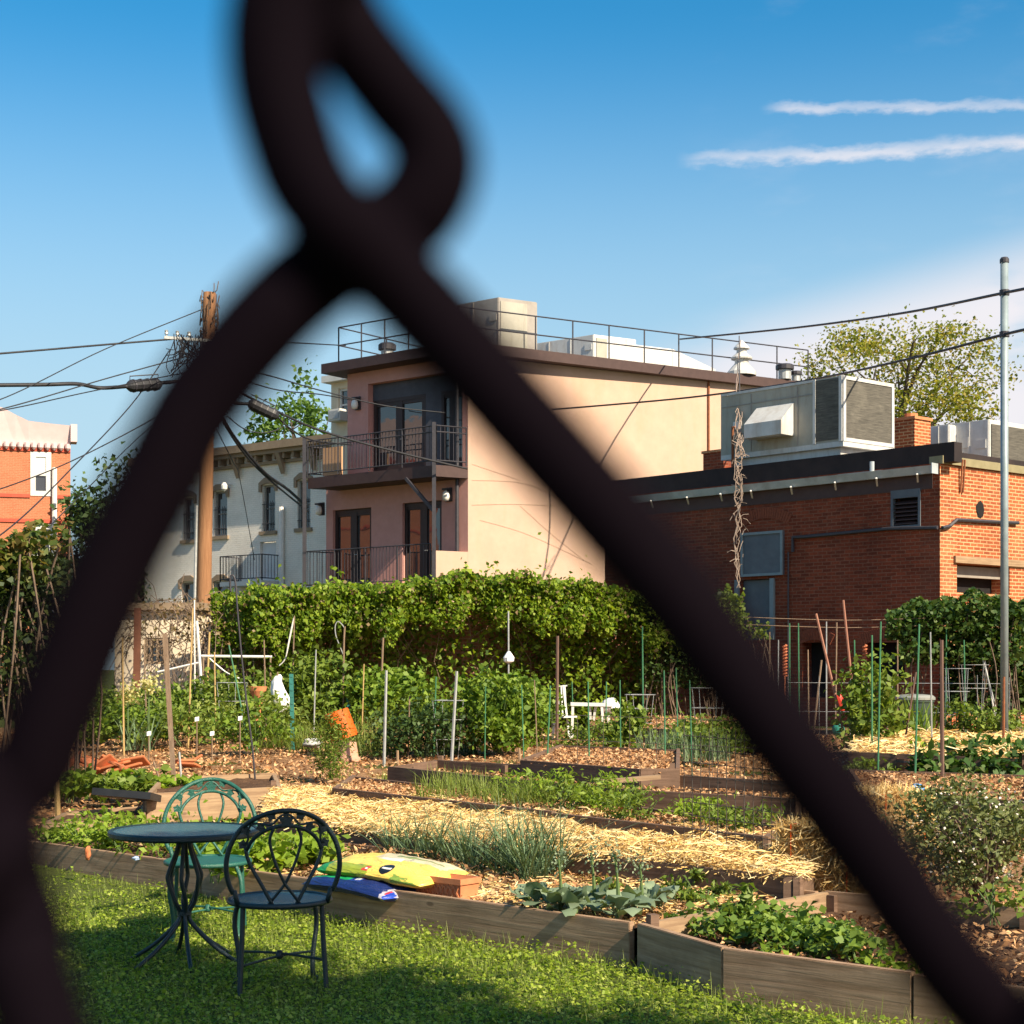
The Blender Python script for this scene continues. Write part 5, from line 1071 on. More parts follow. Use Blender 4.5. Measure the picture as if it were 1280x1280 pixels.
# ------------------------------------------------------------------ bistro set
def circ(r, z, n=28, c=(0,0)): return [(c[0]+r*math.cos(2*math.pi*i/n), c[1]+r*math.sin(2*math.pi*i/n), z) for i in range(n)]
def bistro_chair(label, loc, rz, mat):
    """local frame: sitter faces +Y, hoop back at -Y"""
    t = thing('bistro_chair', label, 'chair', (0,0,0), 'bistro chairs'); R_ = .245; sz = .45
    mb = MB(); mb.lathe([(.01, sz-.012), (R_-.01, sz-.012), (R_-.01, sz-.002), (R_*.5, sz-.006), (.01, sz-.008)], n=32); seat = mb.build('seat', m_glasstop if mat is m_iron else mat, t, smooth=False)
    mb = MB(); mb.tube(circ(R_, sz-.008), .014, 8, closed=True); mb.build('seat_rim', mat, seat, smooth=True)
    # hoop back (leans slightly back)
    def bp(x, z): return Vector((x, -R_*.92+.06*max(0, 1-abs(x)/.27)*0-(z-sz)*.16+(.10 if abs(x) > .2 else .10)*min(1, abs(x)/.2)**2*.9, z))
    def hoop(w, wt, zt, zb, n=26):
        pts = []
        for i in range(n+1):
            th = math.pi*(-.16+1.32*i/n) if zb < .55 else math.pi*i/n
            pts.append((w*math.cos(th), zt-w*1.0+w*math.sin(th)))
        return pts
    o = hoop(.272, .27, .905, sz); o = [(.215, sz-.01), (.232, sz+.06)]+o[0:]+[(-.232, sz+.06), (-.215, sz-.01)]
    o = [p for p in o]; mb = MB(); mb.tube(spline([bp(*p) for p in o], 2), .0125, 8); mb.build('back_hoop', mat, t, smooth=True)
    i_ = [(.055, sz-.005), (.105, sz+.09), (.165, sz+.20), (.182, sz+.27)]+[(.182*math.cos(a), .645+.03+.158*math.sin(a)) for a in np.linspace(.25, math.pi-.25, 12)]+[(-.182, sz+.27), (-.165, sz+.20), (-.105, sz+.09), (-.055, sz-.005)]
    mb = MB(); mb.tube(spline([bp(*p) for p in i_], 3), .0095, 7); mb.build('inner_hoop', mat, t, smooth=True)
    mb = MB()
    for s in (1, -1):
        q = [(s*.055, .825), (s*.075, .76), (s*.05, .66), (s*.018, .585), (-s*.0, .55), (-s*.03, .51), (-s*.075, sz+.0)]
        mb.tube(spline([bp(*p)+Vector((0,.004*s,0)) for p in q], 4), .0075, 6)
    mb.build('lyre_strand', mat, t, smooth=True)
    # vine ornament between the hoops
    mb = MB(); zc = .645; ro = .225
    vine = [bp((ro+.022*math.sin(a*9))*math.cos(a), .655+(ro*.95+.02*math.sin(a*9))*math.sin(a)) for a in np.linspace(.35, math.pi-.35, 40)]
    mb.tube(vine, .006, 5)
    for k, a in enumerate(np.linspace(.42, math.pi-.42, 9)):
        c = bp((ro+(.018 if k % 2 else -.012))*math.cos(a), .655+(ro*.95+(.02 if k % 2 else -.012))*math.sin(a)); s_ = .027 if k != 4 else .038
        pts = []
        for m in range(10):
            th = 2*math.pi*m/10; rr_ = s_*(1 if m % 2 == 0 else .62); pts.append((rr_*math.cos(th+a), rr_*math.sin(th+a)))
        b0 = len(mb.v); mb.v += [tuple(c+Vector((p[0], dy, p[1]))) for dy in (-.005, .005) for p in pts]; mb.f += [tuple(b0+9-j for j in range(10)), tuple(b0+10+j for j in range(10))]+[(b0+j, b0+(j+1) % 10, b0+10+(j+1) % 10, b0+10+j) for j in range(10)]
    mb.build('vine_ornament', mat, t)
    for (ax, ay, front) in ((.17,.17,1), (-.17,.17,1), (.19,-.13,0), (-.19,-.13,0)):
        k = 1.0
        q = [(ax*.98, ay*.98, sz-.012), (ax*1.16, ay*1.16, sz-.08), (ax*1.20, ay*1.20, sz-.17), (ax*1.1, ay*1.1, .16), (ax*1.07, ay*1.07, .06), (ax*1.14, ay*1.14, .0)] if front else [(ax, ay, sz-.012), (ax*1.02, ay*1.05, .3), (ax*1.06, ay*1.15, .15), (ax*1.10, ay*1.3, .0)]
        mb = MB(); mb.tube(spline(q, 4), .0125, 8); lg = mb.build('leg', mat, t, smooth=True)
        mb = MB(); mb.lathe([(.013, .0), (.019, .002), (.019, .02), (.012, .028)], (q[-1][0], q[-1][1], .0), 8); mb.build('foot_cap', mat, lg)
    mb = MB(); z = .15
    mb.tube(spline([(.185,.185,z), (0,.02,z+.012), (-.2,-.15,z)], 5), .0065, 6); mb.tube(spline([(-.185,.185,z+.014), (0,.02,z+.026), (.2,-.15,z+.014)], 5), .0065, 6); mb.lathe([(.012, -.012), (.022, 0), (.012, .03)], (0,.02,z+.01), 8); mb.build('stretcher', mat, t, smooth=True)
    t.location = loc; t.rotation_euler = (0, 0, rz); return t
bistro_chair('black-green iron bistro chair nearest the camera, its back to us', (-1.14, 7.86, 0), R(14), m_iron)
bistro_chair('verdigris green iron bistro chair behind the round table, facing us', (-1.79, 9.42, 0), R(187), m_iron_g)
tbl = thing('bistro_table', 'round dark teal iron bistro table between the two chairs', 'table', (-1.75, 8.55, 0)); tbl.rotation_euler = (0,0,R(12)); ORG[tbl.name] = Vector(); zt = .715
mb = MB(); mb.lathe([(.01, zt-.02), (.375, zt-.02), (.375, zt), (.2, zt+.002), (.01, zt+.003)], n=48); tp = mb.build('tabletop', m_glasstop, tbl)
mb = MB(); mb.lathe([(.376, zt-.03), (.392, zt-.03), (.40, zt-.02), (.40, zt-.002), (.392, zt+.006), (.376, zt+.006), (.376, zt-.03)], n=48); mb.build('rim', m_iron, tp, smooth=False)
for i in range(6):
    th = R(60*i+20); c_, s_ = math.cos(th), math.sin(th); tw = R(16); c2_, s2_ = math.cos(th+tw), math.sin(th+tw)
    q = [(.035*c_, .035*s_, zt-.025), (.038*c_, .038*s_, .62), (.085*c_, .085*s_, .50), (.092*c_, .092*s_, .45), (.06*c2_, .06*s2_, .34), (.026*c2_, .026*s2_, .27), (.05*c2_, .05*s2_, .21), (.17*c2_, .17*s2_, .10), (.31*c2_, .31*s2_, .012)]
    mb = MB(); mb.tube(spline(q, 5), .0115, 8); mb.build('leg', m_iron, tbl, smooth=True)
mb = MB(); mb.lathe([(.03, .255), (.038, .262), (.038, .282), (.03, .29)], n=16); mb.lathe([(.05, zt-.04), (.06, zt-.022)], n=16); mb.build('collar', m_iron, tbl)

# ------------------------------------------------------------------ soil bags and window-box planter
def bagM(name, kind):
    m, nt, b = base(name); L = nt.links.new
    tc = nd(nt, 'ShaderNodeTexCoord'); sp = nd(nt, 'ShaderNodeSeparateXYZ'); L(tc.outputs['Generated'], sp.inputs[0])
    no = nd(nt, 'ShaderNodeTexNoise', i_Scale=7.0, i_Detail=4); L(tc.outputs['Generated'], no.inputs['Vector'])
    def mk(op, a, b_, c_=None):
        n = nd(nt, 'ShaderNodeMath', operation=op)
        for i, v in enumerate((a, b_, c_)):
            if v is None: continue
            if isinstance(v, (int, float)): n.inputs[i].default_value = v
            else: L(v, n.inputs[i])
        return n.outputs[0]
    X, Y = sp.outputs['X'], sp.outputs['Y']; Xn = mk('ADD', X, mk('MULTIPLY', mk('SUBTRACT', no.outputs['Fac'], .5), .10)); Yn = mk('ADD', Y, mk('MULTIPLY', mk('SUBTRACT', no.outputs['Fac'], .5), .14))
    def lay(col, mask, c):
        n = nd(nt, 'ShaderNodeMixRGB'); n.inputs['Color2'].default_value = rgba(c); L(mask, n.inputs['Fac'])
        if isinstance(col, tuple): n.inputs['Color1'].default_value = rgba(col)
        else: L(col, n.inputs['Color1'])
        return n.outputs[0]
    def disc(cx, cy, r, ax=1.0): return mk('LESS_THAN', mk('ADD', mk('POWER', mk('MULTIPLY', mk('SUBTRACT', X, cx), ax), 2.0), mk('POWER', mk('SUBTRACT', Y, cy), 2.0)), r*r)
    def rect(x0, x1, y0, y1, a=None, b2=None):
        a, b2 = a or X, b2 or Y
        return mk('MULTIPLY', mk('MULTIPLY', mk('GREATER_THAN', a, x0), mk('LESS_THAN', a, x1)), mk('MULTIPLY', mk('GREATER_THAN', b2, y0), mk('LESS_THAN', b2, y1)))
    if kind == 'y':
        c = lay((.86,.58,.11), mk('LESS_THAN', Xn, .13), (.02,.27,.06)); c = lay(c, rect(.13, .5, -.1, .16, Xn, Yn), (.28,.34,.03))
        c = lay(c, rect(.34, .95, .52, 1.2, Xn, Yn), (.60,.52,.33)); c = lay(c, rect(.5, .9, .64, .70, Xn, Yn), (.22,.27,.08)); c = lay(c, rect(.72, .95, -.1, .045, Xn, Yn), (.22,.34,.06)); c = lay(c, rect(.42, .60, .42, .56, Xn, Yn), (.72,.68,.60))
        c = lay(c, disc(.64, .13, .10, 1.84), (.012,.012,.012)); c = lay(c, rect(.60, .68, .112, .148), (.8,.78,.7)); c = lay(c, rect(.46, .51, .03, .12, Xn, Yn), (.6,.06,.03)); c = lay(c, rect(.475, .495, .06, .09), (.85,.82,.75))
    else:
        c = lay((.012,.025,.12), rect(-.1, .52, .16, 1.2, Xn, Yn), (.015,.34,.11)); c = lay(c, rect(.50, .62, .16, .5), (.02,.05,.30))
        c = lay(c, rect(.54, .60, .20, .30), (.7,.72,.75)); c = lay(c, rect(.92, 1.1, -.1, .34, Xn, Yn), (.42,.40,.46)); c = lay(c, rect(.935, .965, .1, .24), (.4,.04,.06)); c = lay(c, rect(.955, 1.0, .0, .25, Xn, Yn), (.02,.06,.4))
    L(c, b.inputs['Base Color']); b.inputs['Roughness'].default_value = .32
    n3 = nd(nt, 'ShaderNodeTexNoise', i_Scale=5.0, i_Detail=5, i_Distortion=1.2); L(tc.outputs['Generated'], n3.inputs['Vector']); bp = nd(nt, 'ShaderNodeBump', i_Strength=.7, i_Distance=.04); L(n3.outputs['Fac'], bp.inputs['Height']); L(bp.outputs[0], b.inputs['Normal'])
    return m
def bag(name, label, p, rz, lx, ly, h, mat, tilt=0, seed=0, sag=.04):
    """pillow: thick middle, crimped flat ends"""
    nx, ny = 44, 28; mb = MB(); r_ = random.Random(seed); ph = [r_.uniform(0, 6) for _ in range(6)]
    for side in (1, -1):
        for i in range(nx+1):
            for j in range(ny+1):
                u, v = 2*i/nx-1, 2*j/ny-1; e = (1-abs(u)**5)**.5*(1-abs(v)**3.2)**.55 if abs(u) < 1 and abs(v) < 1 else 0
                wr_ = .005*math.sin(u*13+ph[0]+2*v)*abs(u)**2+.004*math.sin(v*7+u*4+ph[1])+.002*math.sin(u*23+v*9+ph[2])
                z = h/2+side*e*(h/2+wr_)-sag*u*u*.6
                mb.v.append((u*lx/2*(1-.05*v*v), v*ly/2*(1-.07*u*u), z))
    m = (nx+1)*(ny+1)
    for s in (0, 1):
        for i in range(nx):
            for j in range(ny):
                a = s*m+i*(ny+1)+j; mb.f.append((a, a+ny+1, a+ny+2, a+1) if s == 0 else (a+1, a+ny+2, a+ny+1, a))
    o = mb.build(name, mat, loc=(0,0,0), smooth=True, recalc=False); o.location = p; o.rotation_euler = (R(tilt), R(2), rz); tag(o, label, 'soil bag', 'soil bags'); return o
ra = math.atan2(-.66, .75)
yb = HZ(487, 1086, .36); pbk = Vector((-.72, 10.12, .20))
lbag = bag('soil_bag', 'green and navy potting soil bag underneath the yellow one', (-.90, 9.92, .185), ra, .78, .46, .11, bagM('navy_bag_film', 'b'), 0, 3)
ybag = bag('soil_bag', 'yellow potting soil bag with round black emblem lying on top', (-.75, 9.97, .275), ra+R(4), .92, .50, .12, bagM('yellow_bag_film', 'y'), 4, 5)
# terracotta window box: tapered trough with lattice relief
pp = HZ(577, 1126, .20); wb = thing('window_box_planter', 'terracotta window-box planter with lattice relief beside the soil bags', 'planter', (pp.x-.10, pp.y+.17, .19)); wb.rotation_euler = (0, 0, ra); ORG[wb.name] = Vector()
lx, ly, h = .40, .17, .135; mb = MB(); top = [(-lx/2,-ly/2,h),(lx/2,-ly/2,h),(lx/2,ly/2,h),(-lx/2,ly/2,h)]; bt = [(x*.93, y*.82, 0) for x, y, z in top]; itop = [(x*.95, y*.86, h) for x, y, z in top]; ib = [(x*.9, y*.76, h-.025) for x, y, z in top]
mb.v = bt+top+itop+ib; mb.f = [(3,2,1,0)]+[(i,(i+1)%4,4+(i+1)%4,4+i) for i in range(4)]+[(4+i,4+(i+1)%4,8+(i+1)%4,8+i) for i in range(4)]+[(8+i,8+(i+1)%4,12+(i+1)%4,12+i) for i in range(4)]+[(12,13,14,15)]; bx = mb.build('trough', m_terra, wb)
mb = MB()
for (y0, y1) in ((-ly/2-.006, -ly/2+.01), (ly/2-.01, ly/2+.006)): mb.obox((-lx/2-.006,y0,h-.03), (lx+.012,0,0), (0,y1-y0,0), (0,0,.034))
for (x0, x1) in ((-lx/2-.006, -lx/2+.01), (lx/2-.01, lx/2+.006)): mb.obox((x0,-ly/2+.0101,h-.03), (x1-x0,0,0), (0,ly-.0202,0), (0,0,.0335))
mb.build('rim', m_terra, wb)
mb = MB()
for i in range(9):
    x0 = -lx/2*.9+i*lx*.9/9; x1 = x0+lx*.9/9
    for (a, b_) in (((x0,.02),(x1,h-.04)), ((x0,h-.04),(x1,.02))):
        f = lambda z: -ly/2*(.82+.18*z/h)-.003
        mb.bar((a[0], f(a[1]), a[1]), (b_[0], f(b_[1]), b_[1]), .007, .01)
mb.build('lattice_relief', m_terra, wb)
# ------------------------------------------------------------------ near plants
def broccoli(label, p, s, fl, seed):
    t = thing('brassica_plant', label, 'vegetable plant', p, 'blue-green brassica plants'); r = random.Random(seed); p = Vector(p); V, Fs = [], []
    for i in range(13):
        th = i*2.4+r.uniform(-.3,.3); el = r.uniform(.45, 1.25); Ln = s*r.uniform(.55, 1.0); wd = Ln*r.uniform(.42, .58); D = Vector((math.cos(th)*math.cos(el), math.sin(th)*math.cos(el), math.sin(el))); S = Vector((-math.sin(th), math.cos(th), 0)); Nn = D.cross(S); b0 = len(V); rows = [(0,.06),(.3,.10),(.42,.55),(.62,.95),(.85,.75),(1,.25)]
        for k, (f, w) in enumerate(rows):
            c = p+Vector((0,0,.03+.05*r.random()))+D*Ln*f-Vector((0,0,1))*Ln*.32*f*f
            wav = .05*Ln*math.sin(k*2.2+i)
            V += [c-S*wd*w/2-Nn*(.10*wd*w+wav), c, c+S*wd*w/2-Nn*(.10*wd*w-wav)]
        for k in range(5):
            for j in range(2): a = b0+k*3+j; Fs.append((a, a+1, a+4, a+3))
    mb = MB(); mb.add(V, Fs); mb.build('foliage', lf_blue, t, smooth=True, recalc=False, uv=False)
    mb = MB(); tp = p+Vector((r.uniform(-.03,.03), r.uniform(-.03,.03), s*(1.25 if fl else .5))); mb.tube(spline([p-Vector((0,0,.02)), p.lerp(tp,.5)+Vector((.01,.01,0)), tp], 3), [.012]*4+[.008]*3, 6); mb.build('stem', m_stem, t, uv=False)
    if fl:
        P = np.array(tp)+rng.normal(size=(90,3))*np.array([.035,.035,.05]); leaves('flower_buds', P, .018, lf_blue, t, up=.5)['kind'] = 'stuff'
    return t
for i, (x, y, s, fl, lb) in enumerate([(668,1143,.20,0,'blue-green broad-leaved brassica at the left end of its row'),(700,1148,.22,1,'brassica with a flower stalk, second from the left of its row'),(716,1152,.22,0,'drooping-leaved brassica third from the left of its row'),(742,1146,.24,1,'brassica with the fuller flower stalk in the middle of its row'),(772,1155,.25,1,'tallest flowering brassica near the dark end post of the long bed'),(800,1147,.20,1,'small flowering brassica right of the tallest one'),(825,1143,.20,0,'last broad-leaved brassica at the right end of the row')]):
    broccoli(lb, HZ(x, y, .185), s*1.2, fl, i)
on_g = 'onion clumps before the straw'
for x, y, n, h, lb in [(497,1072,26,.40,'leftmost slender onion clump before the straw'),(535,1078,34,.46,'onion clump second from the left before the straw'),(575,1082,36,.42,'onion clump behind the yellow bag'),(600,1090,34,.40,'onion clump right behind the terracotta planter'),(640,1096,46,.52,'dense tall onion clump right of the planter'),(668,1102,46,.55,'tallest onion clump at the middle of the front bed'),(690,1096,26,.48,'sparse onion clump at the right end of the onions')]:
    tuft('onion_clump', lb, 'onion plant', HZ(x, y, .19), int(n*2.4), h*1.2, .012, 1.05, lf_onion, .11, on_g, .5, 5)
tuft('onion_clump', 'stray thin onion tuft by the back edge board at left', 'onion plant', HZ(440,1048,.2), 26, .18, .008, .8, lf_onion, .08, on_g)
def lowgreen(name, label, cat, x, y, dz_, rx, rz, n, leaf, mat, group=None, lim=False, **k): return bush(name, label, cat, HZ(x, y, dz_) if lim else G(x, y, dz_), rx, rz, n, leaf, mat, group=group, stems=k.pop('stems', 4), smat=m_stem, **k)
sp_ = [(868,1168),(895,1160),(922,1163),(905,1178),(938,1180),(950,1170),(975,1172),(965,1188),(1000,1180),(1005,1194),(1030,1186),(1040,1199),(1068,1197),(1075,1208),(990,1165),(1050,1180)]
for i, (x, y) in enumerate(sp_):
    t = lowgreen('strawberry_plant', 'leafy green strawberry plant in the angular front bed', 'strawberry plant', x, y, .135, .16, .06+.012*(i % 3), 150, .048, leafM('strawberry_leaf', [(.065,.125,.018),(.125,.20,.028),(.21,.29,.05)], trans=.25), 'strawberry plants', True, up=1.0, elong=1.05, k=16)
sp0_ = HZ(930,1163,.14); bush('pepper_plant', 'upright broad-leaved plant above the strawberries by the pale board', 'plant', sp0_, .09, .12, 60, .06, lf_mid, group=None, stems=4, smat=m_stem, up=.7)
for i, (x, y, rx, lb) in enumerate([(850,1128,.16,'leafy weed right of the brassica row'),(880,1133,.14,'low leafy weed nearest the pale dividing board'),(905,1125,.12,'smallest weed behind the pale dividing board'),(868,1116,.16,'taller weed at the back of the front bed'),(758,1118,.12,'weed tucked behind the brassica row')]):
    lowgreen('weed', lb, 'weed', x, y, .19, rx*.8, rx*.42, 130, .036, lf_mid, 'weeds in the front bed', True, elong=2)
# weeds of the left end of the front bed
for i in range(15):
    x = [75,100,125,150,175,200,235,262,300,330,118,210,285,390,350][i]; y = [1050,1058,1050,1066,1060,1072,1078,1066,1080,1072,1064,1058,1056,1076,1088][i]
    lowgreen('weed', 'short bright weed tuft in the left end of the long front bed', 'weed', x, y, .20, .20+.04*(i % 3), .085+.02*(i % 4), 190, .048, lf_lime, 'weeds at the left end of the front bed', True, elong=1.8, k=14)
for x, y, lb in ((390,1088,'lime green lettuce head seen under the near chair'),(268,1098,'lime lettuce head behind the table legs'),(330,1092,'lime lettuce head between the two chairs')):
    lowgreen('lettuce', lb, 'lettuce', x, y, .20, .19, .12, 150, .085, lf_lime, 'lettuces', True, up=.9, elong=1.0, k=12)
tuft('grass_seedhead', 'single pale grass stem rising before the corner board', 'grass stem', HZ(1018,1236,.0), 3, .34, .006, .4, lf_lime, .02)
for i, (x, y, lb) in enumerate([(955,1240,'weed clump against the front board left of the wire'),(1105,1252,'weed growing against the front board beside the wire'),(1125,1256,'taller weed at the foot of the front board near the corner')]):
    lowgreen('weed', lb, 'weed', x, y, .0, .16, .10, 110, .04, lf_lime, 'weeds along the front board', True, elong=1.6)
# grey flowering bush at the right
q = HZ(1228, 1122, .2)
gb = bush('flowering_bush', 'straggly grey-green bush with tiny pale flowers at the right edge', 'bush', q, .50, .36, 5200, .032, lf_herb, ry=.42, k=70, stems=26, elong=1.8, spread=.2)
P = clump_cloud(q+Vector((0,-.1,.42)), .50, .40, .32, 420, 60, .16, .8); leaves('blossom', P, .02, lf_petal, gb, up=.8)
lowgreen('weed', 'green weed at the foot of the flowering bush in the right corner', 'weed', 1245, 1150, .18, .22, .12, 160, .045, lf_mid, None, True)
# ------------------------------------------------------------------ middle and far plants
for i in range(9):
    x = 1168+i*14; y = 985-(i % 3)*9
    lowgreen('chard_plant', 'dark glossy chard in the row above the flowering bush', 'chard', x, y, .06, .26, .2, 240, .10, leafM('chard_leaf', [(.02,.055,.012),(.05,.11,.02),(.09,.16,.03)], trans=.25), 'row of dark chard', up=.7, elong=1.3, k=16)
lowgreen('chard_plant', 'yellow-green chard left of the dark chard row', 'chard', 1153, 968, .05, .16, .2, 160, .09, lf_lime, None, up=.6)
lowgreen('bean_tower', 'tall leafy bean tower standing in the middle of the garden', 'bean plant', 623, 938, .1, .60, .55, 3600, .085, lf_bean, None, ry=.55, k=80, up=.5, spread=.2, stems=12)
lowgreen('bramble_bush', 'rounded bright bush under the dark hollow of the ivy', 'bush', 488, 905, .1, .80, .46, 2800, .10, lf_bean, None, ry=.9, k=60, spread=.2, lift=.1)
lowgreen('bramble_bush', 'taller loose bush left of the orange bucket', 'bush', 402, 902, .1, .6, .60, 2200, .095, lf_mid, None, k=50, spread=.2)
lowgreen('bramble_bush', 'low green bush at the foot of the ivy left of the white bag', 'bush', 305, 895, .1, .9, .5, 2000, .09, lf_mid, None, k=40, spread=.22)
lowgreen('sage_bush', 'dark grey-green bush left of the bean tower', 'bush', 527, 945, .05, .6, .36, 2600, .06, lf_dark, None, k=40)
lowgreen('shrub', 'mid-green bush between the bean tower and the brown stake', 'bush', 672, 930, .05, .35, .45, 1300, .07, lf_bean, None, k=24)
lowgreen('shrub', 'small feathery green plant behind the brown stake', 'bush', 722, 942, .05, .42, .22, 900, .05, lf_mid, None, k=20)
lowgreen('shrub', 'olive leafy shrub in the far middle bed', 'bush', 782, 946, .1, .32, .32, 900, .075, lf_mid, None, k=20)
for i in range(5):
    tuft('chive_clump', 'clump of chives with pinkish heads in the far middle bed', 'chives', G(815+i*20, 950-(i % 2)*4, .1), 110, .46, .012, .45, lf_onion, .2, 'chive clumps')
for i, (x, y, h) in enumerate([(690,1004,.22),(720,1012,.20),(755,1018,.26),(770,1008,.22),(648,1000,.2),(800,1026,.18),(880,1032,.16),(930,1040,.2)]):
    lowgreen('carrot_plant', 'feathery bright green plant in the bed behind the straw', 'vegetable plant', x, y, .42, .24, h*.62, 420, .036, lf_mid if i % 2 else lf_lime, 'feathery plants behind the straw', True, elong=2.4, k=20)
for i, (x, y) in enumerate([(560,988),(585,996),(610,1000),(635,1006),(545,1000),(670,1006)]):
    tuft('grass_tuft', 'tall yellow-green grass tuft in the bed behind the straw', 'grass tuft', HZ(x, y, .42), 110, .30, .009, .8, lf_grass, .2, 'grass tufts behind the straw')
tuft('grass_tuft', 'bright green grass tuft beside the fennel on the chip path', 'grass tuft', G(485,986,.02), 110, .26, .008, .8, lf_lime, .1)
lowgreen('fennel', 'feathery fennel standing before the orange bucket', 'fennel', 413, 975, .05, .22, .36, 1700, .035, lf_mid, None, elong=4, k=30)
for i, (x, y, h, m_, lb) in enumerate([(455,938,.5,lf_grass,'tall dry grass clump right of the orange bucket'),(470,945,.45,lf_grass,'lower grass clump beside the metal stake'),(350,935,.4,lf_grass,'grass clump under the white bag'),(385,938,.4,lf_grass,'grass clump between green post and bucket'),(545,945,.42,lf_onion,'strap-leaved clump left of the bean tower'),(575,942,.3,lf_onion,'short strap-leaved clump at the foot of the bean tower')]):
    tuft('tall_grass', lb, 'grass clump', G(x, y, .02), 170, h*1.25, .014, .7, m_, .32, None, .5)
for i in range(7):
    lowgreen('leafy_green', 'bright leafy green in the row behind the black tray', 'vegetable plant', 88+i*22, 1000-(i % 2)*7, .1, .21, .12, 200, .085, lf_lime if i % 3 == 0 else lf_mid, 'leafy row behind the black tray', up=.8, elong=1.2, k=14)
for i in range(6):
    lowgreen('leafy_green', 'broad leafy green in the left middle patch', 'vegetable plant', 105+i*22, 932-(i % 3)*7, .1, .3, .17, 260, .10, lf_mid if i % 2 else lf_lime, 'leafy patch at left', up=.8, elong=1.1, k=14)
for i, (x, y) in enumerate([(120,905),(150,900),(185,905),(215,900),(250,908),(272,925),(130,880),(245,880),(275,890),(200,880),(318,938),(345,925),(225,930),(160,925),(290,915),(350,915)]):
    lowgreen('wild_plant', 'tangled green plant of the overgrown left plot', 'plant', x, y, .1, .5, .34, 620, .075, [lf_mid, lf_bean, lf_grass][i % 3], 'overgrown plants of the left plot', k=18, elong=1.7, spread=.3)
for x, y, lb in ((160,868,'pale yellow allium head on a tall stem, left one'),(186,856,'pale yellow allium head on a taller stem, right one')):
    p = W(x, y, 22); b_ = Vector((p.x, p.y, .45)); t = thing('allium', lb, 'flower', b_, None); mb = MB(); mb.tube([b_, p], .012, 5); mb.build('stem', m_stem, t)
    leaves('flower_head', np.array(p)+rng.normal(size=(160,3))*.07, .05, leafM('allium_petal', [(.45,.42,.16),(.66,.60,.30)], trans=.3), t)['kind'] = 'stuff'; tuft_ = blades('leaf_blades', np.tile(np.array(b_), (14,1))+rng.normal(size=(14,3))*[.06,.06,0], .6, .4, .03, lf_onion, t)
# right-hand tall plants and iris
lowgreen('tall_plant', 'tall light green leafy plant left of the trash can', 'plant', 1092, 940, .1, .42, .58, 1500, .09, lf_mid, None, k=34, elong=1.5)
tuft('iris', 'sword-leaved iris fan before the trash can', 'iris', G(1150,926,.1), 60, .75, .045, .55, lf_bean, .22)
for i, (x, y) in enumerate([(1190,918),(1215,920),(1240,922),(1262,918)]): lowgreen('leafy_green', 'green foliage under the tomato cages at right', 'plant', x, y, .1, .35, .22, 420, .07, lf_mid, 'greens under the tomato cages', k=16)
lowgreen('weed', 'grassy weed left of the barrel pot', 'weed', 1083, 975, .05, .3, .14, 420, .05, lf_mid, None, elong=2)
for i, (x, y) in enumerate([(865,935),(890,930),(912,940),(880,948)]): lowgreen('wild_plant', 'dim leafy plant beyond the wire trellis', 'plant', x, y, .1, .4, .2, 380, .07, lf_mid, 'plants beyond the wire trellis', k=14)
